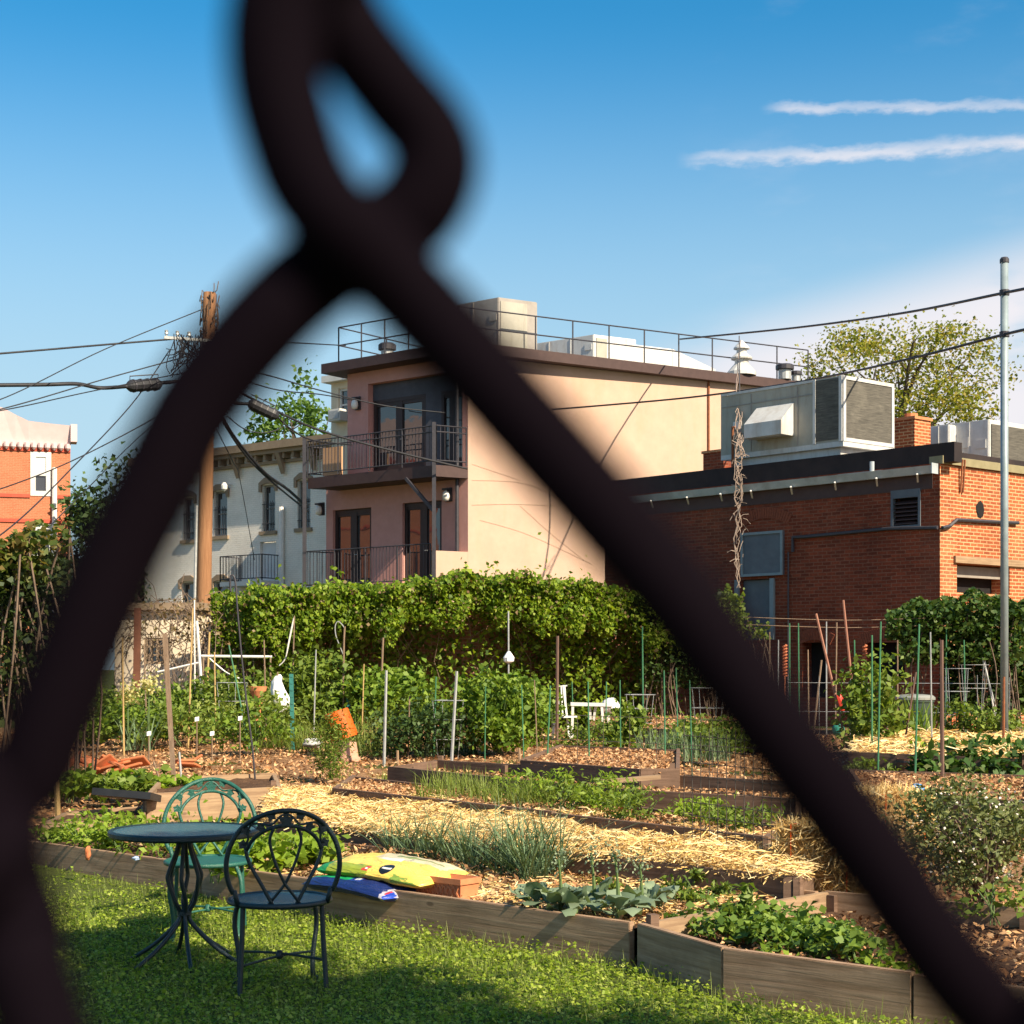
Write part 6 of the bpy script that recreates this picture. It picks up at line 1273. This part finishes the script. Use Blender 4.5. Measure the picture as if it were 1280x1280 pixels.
# ------------------------------------------------------------------ stakes
def stake(x1, y1, x2, y2, r, mat, label, name='garden_stake', cat='stake', dzg=.0, mid=None, group=None, sq=False, lean=0):
    b_ = G(x2, y2, dzg); p = W(x1, y1, b_.y+lean); mb = MB()
    r = r*1.25
    if sq: mb.bar(b_-up*.05, p, r*2, r*1.1)
    else: mb.tube([b_-up*.05, b_.lerp(p, .5)+Vector((mid or 0, 0, 0)), p], [r, r*.95, r*.85], 6)
    o = mb.build(name, mat, loc=b_, uv=False); return tag(o, label, cat, group)
S = [
 (153,797,155,948,.011,m_bamboo,'yellow bamboo cane at the far left above the terracotta tiles'),
 (241,760,235,938,.011,m_bamboo,'yellow bamboo cane just right of the wide grey lath'),
 (243,750,244,895,.010,m_pvc,'thin white cane before the dry vine'),
 (246,776,257,852,.022,m_pvc,'white plastic pipe leaning at the left end of the white crossbar'),
 (262,790,256,872,.016,m_bamboo,'pale cane crossing the white leaning pipe'),
 (286,806,313,940,.010,m_green_rod,'thin green cane leaning beside the shepherd hook'),
 (368,770,364,845,.010,m_stake_w,'thin bare stick tied with string above the white bag'),
 (479,797,474,866,.016,m_stake_w,'short weathered stick before the dark hollow of the ivy'),
 (483,838,480,958,.017,m_galv,'grey metal stake right of the orange bucket'),
 (571,839,564,958,.018,m_galv,'pale metal stake left of the bean tower'),
 (517,858,517,888,.016,m_stake_w,'short wooden peg above the dark grey-green bush'),
 (697,795,696,936,.022,m_brownstake,'brown wooden stake right of the bean tower'),
 (688,857,683,975,.009,m_green_rod,'green rod right beside the brown wooden stake'),
 (735,852,737,978,.008,m_green_rod,'green rod before the white chair'),
 (715,852,717,905,.008,m_green_rod,'short green rod above the white chair'),
 (758,852,757,945,.008,m_green_rod,'green rod in front of the plastic bag'),
 (803,783,804,905,.011,m_green_rod,'tall green rod before the dim brick wall'),
 (830,838,832,975,.008,m_green_rod,'thin green rod at the left of the wire trellis'),
 (845,835,848,950,.008,m_green_rod,'thin green rod just left of the broad fence wire'),
 (987,779,987,905,.010,m_green_rod,'leftmost green rod before the brick building'),
 (998,779,999,910,.010,m_green_rod,'green rod second from the left before the brick building'),
 (1033,777,1033,915,.010,m_galv,'grey rod crossed by the long reddish pole'),
 (1046,778,1044,925,.010,m_stake_w,'thin tan cane right of the grey rod'),
 (1020,767,1062,945,.016,m_redstake,'long reddish pole leaning right across the rods'),
 (1054,750,1072,836,.018,m_redstake,'worn tool handle leaning against the brick wall'),
 (1027,825,1016,905,.014,m_stake_w,'short pale stick leaning left before the brick building'),
 (1090,794,1090,965,.010,m_green_rod,'bright green rod left of the tall light plant'),
 (1101,777,1097,985,.009,m_green_rod,'thin grey-green rod beside the bright green one'),
 (1080,850,1079,880,.014,m_galv,'short grey rod left of the tall light plant'),
 (1149,780,1143,1000,.009,m_green_rod,'long green rod standing behind the barrel pot'),
 (1145,840,1127,950,.012,m_brownstake,'bent brown stick growing out of the barrel pot'),
 (1138,930,1143,962,.009,m_bamboo,'thin pale cane leaning on the barrel pot'),
 (1177,800,1178,1006,.018,m_brownstake,'dark brown stake in front of the dark chard'),
 (1183,777,1182,920,.009,m_green_rod,'green rod left of the tomato cages'),
 (1228,822,1254,910,.014,m_galv,'white metal rod leaning, upper of the crossed pair at right'),
 (1231,826,1249,902,.010,m_pvc,'thin white rod beside the leaning metal rod at right'),
 (1240,890,1256,925,.012,m_pvc,'lowest short white rod leaning near the steel pole'),
 (1255,846,1254,965,.014,m_rust,'rusty rod at the right edge under the ivy mound'),
 (649,935,650,955,.018,m_board_l,'short pale peg standing in the dark empty bed'),
 (530,948,531,962,.018,m_board_l,'short pale peg left of the bean tower foot'),
 (497,938,497,957,.016,m_board_l,'short pale peg beside the grey metal stake'),
 (702,955,702,972,.016,m_board_l,'small pale peg at the edge of the far dark bed'),
 (70,955,73,1030,.022,m_bamboo,'thick short bamboo cane at the left edge of the low boards'),
 (224,940,228,990,.012,m_galv,'short grey rod right of the wide grey lath'),
 (192,952,208,1000,.010,m_stake_w,'crooked pale stick leaning over the leafy row'),
 (590,856,592,948,.007,m_green_rod,'thin green rod at the left side of the bean tower'),
 (607,858,606,952,.007,m_green_rod,'thin green rod before the left half of the bean tower'),
 (652,856,655,958,.007,m_green_rod,'thin green rod before the right half of the bean tower'),
 (668,850,672,950,.007,m_stake_w,'thin tan cane between the bean tower and the brown stake'),
 (775,850,776,960,.007,m_green_rod,'green rod behind the loose pale plank'),
 (862,850,866,990,.007,m_green_rod,'thin green rod near the left end of the fine trellis'),
 (962,790,962,930,.010,m_stake_w,'tan cane before the blue-grey doorway'),
 (973,800,972,925,.009,m_galv,'thin grey rod right of the blue-grey doorway'),
 (1010,812,1011,925,.010,m_stake_w,'tan cane before the left dark lower window'),
 (1068,800,1070,940,.009,m_green_rod,'green rod just left of the right orange spiral stake'),
 (1122,800,1122,935,.009,m_stake_w,'tan cane right of the tall light green plant'),
 (1163,790,1165,950,.009,m_galv,'thin grey rod between the iris and the dark brown stake'),
 (1205,800,1207,925,.009,m_green_rod,'green rod between the two tomato cages'),
 (180,805,184,935,.010,m_stake_w,'thin weathered cane left of the wide grey lath'),
 (268,815,270,930,.010,m_bamboo,'short yellow cane at the middle of the left plot'),
 (330,800,333,925,.010,m_stake_w,'thin weathered cane at the right end of the white crossbar'),
 (395,812,392,925,.010,m_galv,'thin grey rod between the two teal posts'),
 (455,830,452,930,.009,m_bamboo,'thin yellow cane right of the orange bucket'),
 (512,870,510,950,.010,m_stake_w,'short weathered cane before the dark sage bush'),
 (545,846,542,950,.009,m_green_rod,'green rod right of the dark sage bush'),
 (998,1068,1004,1100,.010,m_bamboo,'short pale cane at the left side of the dark straw bale'),
]
for a in S: stake(*a)
stake(206,792,219,1000,.028,m_stake_w,'wide grey weathered lath leaning at the left', sq=True)
stake(353,985,352,1018,.03,m_galv,'stubby grey metal post at the end of the pale planter box')
for x1, y1, x2, y2, lb in ((364,838,366,940,'teal steel fence post right of the white bag'),(434,846,437,900,'teal steel fence post behind the orange bucket')):
    b_ = G(x2, y2); p = W(x1, y1, b_.y); t = thing('fence_post', lb, 'fence post', b_, 'teal steel posts'); d_ = p-b_; mb = MB(); mb.obox(b_-Vector((.03,.0,.05)), Vector((.06,0,0)), Vector((0,.008,0)), d_); mb.obox(b_+Vector((-.004,.0085,-.05)), Vector((.008,0,0)), Vector((0,.03,0)), d_); mb.build('web', m_teal, t)
    mb = MB(); [mb.obox(b_+d_*k/12-Vector((.018,.006,0)), Vector((.036,0,0)), Vector((0,.0055,0)), Vector((0,0,.02))) for k in range(1, 12)]; mb.build('stud', m_teal, t)
# shepherd hook
b_ = G(321, 1000); Yh = b_.y; pts = [b_-up*.05, W(316,940,Yh), W(305,850,Yh), W(297,765,Yh), W(295,735,Yh), W(293,722,Yh), W(289.5,719,Yh), W(287.5,724,Yh), W(288,736,Yh), W(289,740,Yh)]
mb = MB(); mb.tube(spline(pts, 4), .0105, 6); o = mb.build('shepherd_hook', m_steel, loc=b_, smooth=True, uv=False); tag(o, 'tall thin black shepherd hook leaning left above the far bistro chair', 'garden hook')
# looped wire pole behind the bucket
b_ = G(430, 905); Yh = b_.y; t = thing('wire_loop_pole', 'pale cane topped with a bent wire loop behind the orange bucket', 'stake', b_); mb = MB(); mb.tube([b_, W(429,860,Yh), W(430,800,Yh), W(431,783,Yh)], .016, 6); mb.build('cane', m_stake_w, t)
mb = MB(); mb.tube(spline([W(431,786,Yh), W(427,780,Yh), W(422,777,Yh), W(419,783,Yh), W(420,795,Yh), W(425,808,Yh), W(429,818,Yh)], 5), .009, 5); mb.build('wire_loop', m_galv, t)
# string from the stick
Yh = G(364,845).y; mb = MB(); mb.tube(spline([W(368,771,Yh), W(364,790,Yh), W(357,822,Yh), W(349,832,Yh)], 4), .008, 4); mb.tube(spline([W(367,772,Yh), W(361,800,Yh), W(357,824,Yh)], 4), .006, 4); o = mb.build('string', m_pvc, loc=W(366,775,Yh), uv=False); tag(o, 'loose pale string trailing from the bare stick', 'string')
# white crossbar frame before the dry vine
b_ = G(258, 905); Yh = b_.y; t = thing('pipe_frame', 'white pipe crossbar with thin sagging braces before the ivy', 'pipe frame', b_); mb = MB(); mb.tube([W(252,820,Yh), W(340,821,Yh)], .022, 7); mb.build('crossbar', m_pvc, t)
for x in (254, 338): mb = MB(); mb.tube([G(x, 905), W(x, 819, Yh)], .016, 6); mb.build('post', m_stake_w, t)
mb = MB(); mb.tube(spline([W(262,823,Yh), W(272,832,Yh), W(285,842,Yh), W(299,848,Yh)], 4), .014, 5); mb.tube(spline([W(197,840,Yh), W(215,836,Yh), W(232,832,Yh), W(250,828,Yh)], 4), .016, 5); mb.build('brace', m_pvc, t)
# rusty post by the shed
b_ = W(170, 900, 27.0); b_.z = .45; mb = MB(); mb.bar(b_, W(172, 760, 27.0), .1, .1); o = mb.build('rusty_post', M('rust_brown', (.12,.045,.025), (.2,.08,.045), rough=.9), loc=b_); tag(o, 'rusty brown post left of the cream shed', 'post')

# ------------------------------------------------------------------ wire trellises and cages
def wire_panel(p, q, h, step, hs, label, z0=0, r=.0028, name='wire_trellis', mat=None):
    p, q = Vector(p), Vector(q); mb = MB(); n = max(2, int((q-p).length/step))
    for i in range(n+1): a = p.lerp(q, i/n); mb.tube([a+up*z0, a+up*(h+(.03 if i % 3 == 0 else 0))], r, 4, cap=False)
    for k in range(int((h-z0)/hs)+1): z = z0+k*hs; mb.tube([p+up*z, q+up*z], r, 4, cap=False)
    o = mb.build(name, mat or m_dwire, loc=p, uv=False, recalc=False); return tag(o, label, 'trellis')
a_, b_ = G(855, 1100, .1), G(1012, 1128, .1); wire_panel(a_, b_, 1.02, .075, .09, 'fine welded wire trellis standing over the right half of the straw bed')
a_, b_ = G(690, 985, .1), G(1000, 1005, .1); wire_panel(a_, b_, .78, .30, .26, 'coarse wire fence along the dark empty bed', r=.003)
a_, b_ = G(985, 925), G(1262, 928); wire_panel(a_, b_, 1.0, .45, .45, 'sparse string and wire fence before the brick building', r=.0045, mat=m_galv)
a_, b_ = G(930, 915), G(1190, 918); mb = MB(); [mb.tube(spline([a_+up*z, a_.lerp(b_,.5)+up*(z-.05), b_+up*z], 5), .006, 4) for z in (1.95, 1.83)]; o = mb.build('string_line', m_stake_w, loc=a_, uv=False); tag(o, 'two slack strings strung between the tall rods before the brick wall', 'string')
def cage(x, y, h, r, label):
    p = G(x, y); t = thing('tomato_cage', label, 'tomato cage', p, 'tomato cages'); mb = MB()
    for k in (.35, .68, 1.0): mb.tube([p+Vector(c) for c in circ(r*(.7+.3*k), h*k, 14)], .005, 4, closed=True)
    mb.build('ring', m_galv, t, uv=False); mb = MB()
    for i in range(4): th = i*1.571+.4; mb.tube([p+Vector((r*.62*math.cos(th), r*.62*math.sin(th), -.03)), p+Vector((r*math.cos(th), r*math.sin(th), h))], .005, 4)
    mb.build('upright', m_galv, t, uv=False)
cage(1196, 925, 1.12, .22, 'left wire tomato cage before the dark ivy mound'); cage(1217, 922, 1.18, .24, 'right wire tomato cage before the dark ivy mound'); cage(1100, 930, 1.0, .24, 'wire tomato cage round the tall light green plant'); cage(885, 938, .9, .26, 'wire tomato cage among the plants beyond the trellis'); cage(560, 950, .8, .22, 'small wire cage left of the bean tower'); cage(290, 925, .9, .24, 'wire tomato cage in the overgrown left plot'); cage(800, 915, .7, .25, 'low wire hoop cage beside the plastic bag')
# ------------------------------------------------------------------ garden bits
# white chair, bench frame, plastic bag
Yc = G(700, 928).y
def plank(mb, p, q, w, th=.02): mb.bar(p, q, w, th)
b_ = G(700, 928); t = thing('folding_chair', 'white slatted folding chair standing beyond the brown stake', 'chair', b_)
mb = MB(); plank(mb, W(712,924,Yc), W(704,857,Yc+.2), .06, .03); plank(mb, W(691,924,Yc+.35), W(697,857,Yc+.3), .06, .03); mb.build('frame', m_white, t)
for x in (697, 701.5, 706): mb = MB(); plank(mb, W(x+2,895,Yc+.1), W(x,858,Yc+.2), .045); mb.build('back_slat', m_white, t)
mb = MB(); plank(mb, W(697,896,Yc+.1), W(713,896,Yc-.1), .3, .025); mb.build('seat', m_white, t); mb = MB(); plank(mb, W(696,858,Yc+.21), W(709,857,Yc+.21), .05); mb.build('top_rail', m_white, t)
b_ = G(740, 925); Yt = b_.y; t = thing('white_bench', 'low white wooden bench right of the folding chair', 'bench', b_)
mb = MB(); plank(mb, W(713,880,Yt), W(765,881,Yt), .28, .05); mb.build('seat', m_white, t)
for x, x2, y in ((716,715,926),(737,738,902),(745,742,902),(760,761,905),(752,755,921)): mb = MB(); plank(mb, W(x,880,Yt-.1+.05*(y < 910)), W(x2,y-2,Yt-.1+.1*(y < 910)), .055, .04); mb.build('leg', m_white, t)
def blob(name, label, cat, c, sx, sy, sz, mat, seed=0, amp=.18, n=18):
    mb = MB(); r_ = random.Random(seed); ph = [r_.uniform(0, 6) for _ in range(8)]
    prof = n
    for i in range(prof+1):
        th = math.pi*i/prof
        for j in range(24):
            f = 2*math.pi*j/24; k = 1+amp*(math.sin(3*f+ph[0]+2*th)*.5+math.sin(5*th+ph[1]+f)*.5+.5*math.sin(9*f+4*th+ph[2]))*math.sin(th)
            mb.v.append((c[0]+sx*k*math.sin(th)*math.cos(f), c[1]+sy*k*math.sin(th)*math.sin(f), c[2]+sz*k*math.cos(th)))
    for i in range(prof):
        for j in range(24): mb.f.append((i*24+j, i*24+(j+1) % 24, (i+1)*24+(j+1) % 24, (i+1)*24+j))
    o = mb.build(name, mat, loc=(c[0], c[1], c[2]-sz), smooth=True, uv=False); return tag(o, label, cat)
blob('plastic_bag', 'knotted white plastic bag lying on the low white bench', 'plastic bag', W(763, 882, Yt), .13, .12, .12, m_bagw, 2, .25)
Yw = G(350, 930).y-.3
# hanging white bag: tall sack with pinched neck and trailing tail
mb = MB(); prof = [(.02,843),(.05,846),(.07,852),(.105,862),(.14,872),(.125,880),(.085,886),(.10,890),(.05,891)]; n = 20; r_ = random.Random(9)
for i, (w, y) in enumerate(prof):
    c = W([349,348,346,347.5,351,353,351,348,347][i], y, Yw)
    for j in range(n): f = 2*math.pi*j/n; k = 1+.14*math.sin(4*f+i)+.08*math.sin(7*f+2*i); mb.v.append((c.x+w*k*math.cos(f), c.y+w*.6*k*math.sin(f), c.z))
mb.f = [(i*n+j, i*n+(j+1) % n, (i+1)*n+(j+1) % n, (i+1)*n+j) for i in range(len(prof)-1) for j in range(n)]+[tuple(range(n))]
o = mb.build('hanging_bag', m_bagw, loc=W(348,845,Yw), smooth=True, uv=False); tag(o, 'white plastic bag hanging beside the teal post', 'plastic bag')
stake(347,840,348,932,.012,m_stake_w,'thin stick the white bag hangs from')
blob('litter_bag', 'crumpled pale plastic scrap on the chips left of the bucket', 'plastic scrap', W(391, 929, 22.5), .12, .1, .07, M('speckled_film', (.30,.30,.28), (.62,.6,.58), scale=20), 4, .3)
# orange bucket tipped on a clay pot
b_ = G(436, 948); Yb = b_.y; t = thing('orange_bucket', 'bright orange plastic bucket tilted upside down on a clay pot', 'bucket', W(432, 922, Yb)); ax = (W(420, 889, Yb)-W(431, 923, Yb)); h_ = ax.length; rot = ax.to_track_quat('Z', 'Y').to_matrix(); k_ = Yb/F
mb = MB(); mb.lathe([(17.5*k_, 0), (17.5*k_, .02), (15.5*k_, h_*.98), (14.8*k_, h_), (.01, h_)], W(431,923,Yb), 28, rot); mb.build('body', m_orange, t, smooth=False)
mb = MB(); [mb.lathe([(16.9*k_-z*.1, z), (18.3*k_-z*.1, z), (18.3*k_-z*.1, z+.014), (16.9*k_-z*.1, z+.014)], W(431,923,Yb), 28, rot) for z in (.002, .05)]; mb.build('rib', m_orange, t)
pc = G(436, 952); t = thing('clay_pot', 'upturned pinkish clay pot under the orange bucket', 'pot', pc); mb = MB(); mb.lathe([(.145, 0), (.15, .06), (.13, .065), (.10, .26), (.01, .26)], pc, 20); mb.build('body', M('pink_clay', (.46,.24,.16), (.58,.33,.23), rough=.9, scale=8), t); mb = MB(); mb.lathe([(.152, .0), (.158, .004), (.158, .05), (.152, .055)], pc, 20); mb.build('rim', MATS['pink_clay'], t)
# bird bath / terracotta stand
b_ = G(322, 928); Yb = b_.y; t = thing('clay_birdbath', 'slim rusty terracotta birdbath in the left plot beside the white bag', 'birdbath', b_); z_ = W(322, 858, Yb).z-b_.z
mb = MB(); mb.lathe([(.15, 0), (.13, .06), (.065, .12), (.05, z_*.55), (.08, z_*.72), (.07, z_*.8)], b_, 18); mb.build('pedestal', m_terra, t); mb = MB(); mb.lathe([(.07, z_*.8), (.13, z_*.92), (.15, z_), (.135, z_), (.12, z_*.9), (.01, z_*.88)], b_, 20); mb.build('bowl', m_terra, t)
# brick edging and terracotta tiles, each piece its own
def bricks(n, x0, x1, y0, y1, label, group, sz=(.2,.1,.06), mat=None, name='brick', rot=None, dzg=.02, lab2=None):
    proto = None
    for i in range(n):
        x = x0+(x1-x0)*(i+.5)/n+rr.uniform(-1, 1); y = rr.uniform(y0, y1); p = G(x, y, dzg)
        if proto is None:
            mb = MB(); mb.obox((-sz[0]/2,-sz[1]/2,0), (sz[0],0,0), (0,sz[1],0), (0,0,sz[2])); proto = mb.build(name, mat or m_terra, loc=(0,0,0), bevel=.006); tag(proto, label, name.replace('_', ' '), group); o = proto
        else: o = proto.copy(); COL.objects.link(o)
        o.location = p; tl = .35 if 'tile' in name else .10; o.rotation_euler = (rr.gauss(0, tl), rr.gauss(0, tl), rr.uniform(-.6, .6) if rot is None else rot+rr.gauss(0, .08))
bricks(9, 198, 240, 906, 908, 'orange brick in the edging of the left plot', 'orange brick edging', (.24,.12,.09), M('edging_brick', (.50,.16,.07), (.60,.24,.11), rough=.9, scale=8), rot=0, dzg=.25)
bricks(8, 236, 272, 916, 919, 'small tan brick set on end in the left plot', 'tan bricks on end', (.10,.1,.2), M('tan_brick', (.40,.20,.11), (.55,.30,.17), rough=.9, scale=8), rot=0)
m_tile = M('roof_tile_clay', (.46,.13,.05), (.58,.20,.08), rough=.85, scale=6, dirt=(.28,.1,.05), dscale=4)
bricks(11, 88, 172, 952, 960, 'broken terracotta tile heaped under the bamboo cane', 'heaped terracotta tiles', (.30,.2,.03), m_tile, name='clay_tile', dzg=.16)
bricks(3, 228, 246, 950, 960, 'terracotta tile leaning by the pale planter box', 'leaning terracotta tiles', (.24,.2,.03), m_tile, name='clay_tile', dzg=.1)
for x, y, lb in ((186,917,'white plant label in the left leafy patch'),(265,917,'white plant tag on a short stick in the left plot'),(246,899,'white plant tag beside the tan bricks'),(300,898,'small white tag under the birdbath')):
    p = W(x, y, 21.0); b_ = Vector((p.x, p.y, gz(21))); t = thing('plant_label', lb, 'plant label', b_); mb = MB(); mb.tube([b_, p], .008, 4); mb.build('stick', m_stake_w, t); mb = MB(); mb.obox(p-Vector((.025,.008,.03)), Vector((.055,0,.01)), Vector((0,.004,0)), Vector((0,.01,.055))); mb.build('tag', m_bagw, t)
# black seed tray
p = HZ(158, 998, .42); t = thing('seed_tray', 'ribbed black plastic seed tray propped on the pale planter box', 'seed tray', p); t.rotation_euler = (R(-10), R(4), R(-8)); ORG[t.name] = Vector()
mb = MB(); mb.obox((-.27,-.14,0), (.54,0,0), (0,.28,0), (0,0,.012)); 
for a_ in ((-.27,-.14,.0121,.54,.012), (-.27,.128,.0121,.54,.012)): mb.obox((a_[0],a_[1],a_[2]), (a_[3],0,0), (0,a_[4],0), (0,0,.05))
for a_ in (-.27, .258): mb.obox((a_,-.1279,.0121), (.012,0,0), (0,.2558,0), (0,0,.05))
mb.build('shell', m_blacktray, t); mb = MB(); [mb.obox((-.24+.05*i,-.1275,.0122), (.008,0,0), (0,.255,0), (0,0,.035)) for i in range(10)]; mb.build('rib', m_blacktray, t)
# barrel pot, trash can, bits at right
p = G(1138, 982); t = thing('barrel_pot', 'brown barrel-shaped pot with a bent stick, before the straw', 'pot', p); k_ = p.y/F; h_ = 34*k_
mb = MB(); mb.lathe([(13.5*k_, 0), (15.5*k_, h_*.5), (17*k_, h_), (15.5*k_, h_), (15*k_, h_*.9), (.01, h_*.88)], p, 22); mb.build('body', m_barrel, t); mb = MB(); [mb.lathe([(r0*k_, h_*z), ((r0+.7)*k_, h_*z), ((r0+.7)*k_, h_*(z+.07)), (r0*k_, h_*(z+.07))], p, 22) for r0, z in ((14.4,.12),(16.9,.86))]; mb.build('hoop', m_steel, t)
p = G(1145, 940); p = Vector((W(1144, 0, 24.4).x, 24.4, gz(24.4))); t = thing('trash_can', 'dark grey-green trash can with pale dished lid before the brick wall', 'trash can', p)
mb = MB(); mb.lathe([(.22, 0), (.27, .62), (.285, .63), (.285, .66)], p, 24); mb.build('body', m_can, t); mb = MB(); mb.lathe([(.29, .661), (.30, .665), (.30, .70), (.26, .735), (.12, .75), (.01, .752)], p, 24); mb.build('lid', m_lid, t)
mb = MB(); [mb.tube(spline([p+Vector((s*.285,0,.55)), p+Vector((s*.34,0,.53)), p+Vector((s*.34,0,.47)), p+Vector((s*.28,0,.45))], 3), .012, 5) for s in (-1, 1)]; mb.build('handle', m_can, t)
blob('blue_scoop', 'small bright blue plastic scoop lying by the barrel pot', 'scoop', HZ(1146, 986, .52), .065, .05, .045, m_bluep, 6, .15)
q0 = G(1057, 925); p = W(1051, 884, q0.y); mb = MB(); mb.tube(spline([W(1047,868,q0.y), W(1050,875,q0.y), W(1054,888,q0.y)], 3), [.03,.05,.055,.055,.05,.045,.04], 8); o = mb.build('red_trowel_grip', m_redp, loc=p, uv=False); tag(o, 'red plastic grip on the long leaning reddish pole', 'tool grip')
for y0, y1, x, lb in ((806,845,981,'left orange spiral stake before the dark lower window'),(806,852,1081,'right orange spiral stake between the lower windows')):
    p0, p1 = W(x, y1, 27.6), W(x, y0, 27.6); mb = MB(); pts = [p0.lerp(p1, i/80)+Vector((math.cos(i*.8), math.sin(i*.8), 0))*.035 for i in range(81)]; mb.tube(pts, .014, 5); b_ = Vector((p0.x, p0.y, .45)); mb.tube([b_, p0, p0+Vector((.035,0,0))], .012, 5); o = mb.build('spiral_stake', M('orange_spiral', (.45,.12,.05), (.6,.2,.09)), loc=b_, uv=False); tag(o, lb, 'stake')
blob('green_jug', 'small turquoise watering jug before the brick building', 'watering jug', W(1048, 912, 23.5), .09, .08, .09, M('turquoise_plastic', (.03,.25,.18), (.05,.32,.24), rough=.5), 8, .12)
for x, y, nm, lb, m_ in ((636,826,'white_ornament','white lantern-like ornament at the foot of the pale pole before the ivy', m_bagw),):
    Yo = 25.5; p = W(x, 822, Yo); b_ = Vector((p.x, Yo, .45)); t = thing('garden_lantern', lb, 'ornament', b_); mb = MB(); mb.tube([b_, W(635.5, 764, Yo)], .014, 6); mb.build('pole', m_galv, t); mb = MB(); mb.lathe([(.03,-.09),(.08,-.06),(.09,.0),(.05,.06),(.02,.1)], p, 10); mb.build('shade', m_bagw, t)
p = HZ(93, 1063, .24); p = HZ(110, 1070, .24); blob('clay_shard', 'small orange clay shard on the edge of the long front bed', 'clay shard', p+Vector((0,0,.02)), .02, .02, .05, m_tile, 1, .3)
mb = MB(); p = HZ(170, 1088, .25); blob('blue_scrap', 'small pale blue scrap on the front board', 'scrap', HZ(170,1073,.26), .022, .02, .015, M('pale_blue', (.3,.38,.6), (.4,.5,.7)), 3, .3)

# ------------------------------------------------------------------ chain-link fence right in front of the lens
YF = .109
def FP(x, y, d=0): v = W(x, y, YF); return Vector((v.x, YF+d, v.z))
fe = thing('chain_link_fence', 'black vinyl chain-link fence mesh close to the lens, out of focus', 'fence', (0, YF, 0))
mb = MB(); rw = .0033; H = 1247
def knotx(i, row): 
    base_ = [437, -70][row % 2] if row < 2 else [300, -90][row % 2]
    return base_+i*H+(120 if row % 2 and i >= 1 else 0), [300, 1050][row % 2]+(row//2)*1830+(i if abs(i) < 3 else 3*np.sign(i))*(350 if row < 2 else 300)
ROWS = 26
for i in range(-10, 12):
    # wire on the left side of column i: from its top loop down, bulging to the left knots; and the mirror wire on the right side
    for side in (0, 1):
        pts = []
        kx, ky = knotx(i, 0)
        loopA = [(28,-420,.002),(-12,-330,.0026),(-30,-230,-.002),(-25,-290+25,.0),(0,-245,.0022),(48,-200,.0024),(92,-130,.0022),(74,-42,.0022),(0,0,.0024)]
        loopA = [(30,-560,.0),(-20,-500,.0026),(-62,-430,.0026),(-40,-350,.0024),(-4,-275,.0024),(48,-205,.0024),(104,-128,.0024),(80,-52,.0024),(0,0,.0024)]
        loopB = [(-30,-560,.0),(20,-500,-.0026),(30,-430,-.0026),(-30,-360,-.0024),(-80,-285,-.0024),(-86,-195,-.0024),(-66,-110,-.0024),(-42,-52,-.0024),(0,0,-.0024)]
        for (dx, dy, dd) in (loopA if side == 0 else loopB): pts.append(FP(kx+dx, ky+dy, dd))
        for row in range(1, ROWS):
            if side == 0: x, y = knotx(i, row) if row % 2 else knotx(i, row)
            else: x, y = (knotx(i+1, row) if row % 2 else knotx(i, row))
            sgn = (1 if row % 2 == 0 else -1)*(1 if side == 0 else -1)
            hook = 26*sgn
            # midpoint slightly bowed, then a rounded hook around the neighbour
            pv = pts[-1]; 
            if row == 1 and i == 0: 
                for (qx, qy) in (((352,382),(251,500),(198,600),(146,700),(103,800),(64,900),(20,985)) if side == 0 else ((520,375),(650,520),(826,720),(955,890),(1100,1080),(1183,1200))): pts.append(FP(qx, qy))
            pts.append(FP(x+hook*.4, y-60, .0026*sgn)); pts.append(FP(x+hook, y, .0)); pts.append(FP(x+hook*.4, y+60, -.0026*sgn))
            if row == 1 and i == 0 and side == 0: pts.pop(); pts.append(FP(-20, 1110, .0026)); pts.append(FP(28, 1180, .001)); pts.append(FP(46, 1270, 0))
        mb.tube(spline(pts, 5), rw, 8)
mb.build('wire_mesh', m_wire, fe, smooth=True, recalc=False, uv=False)
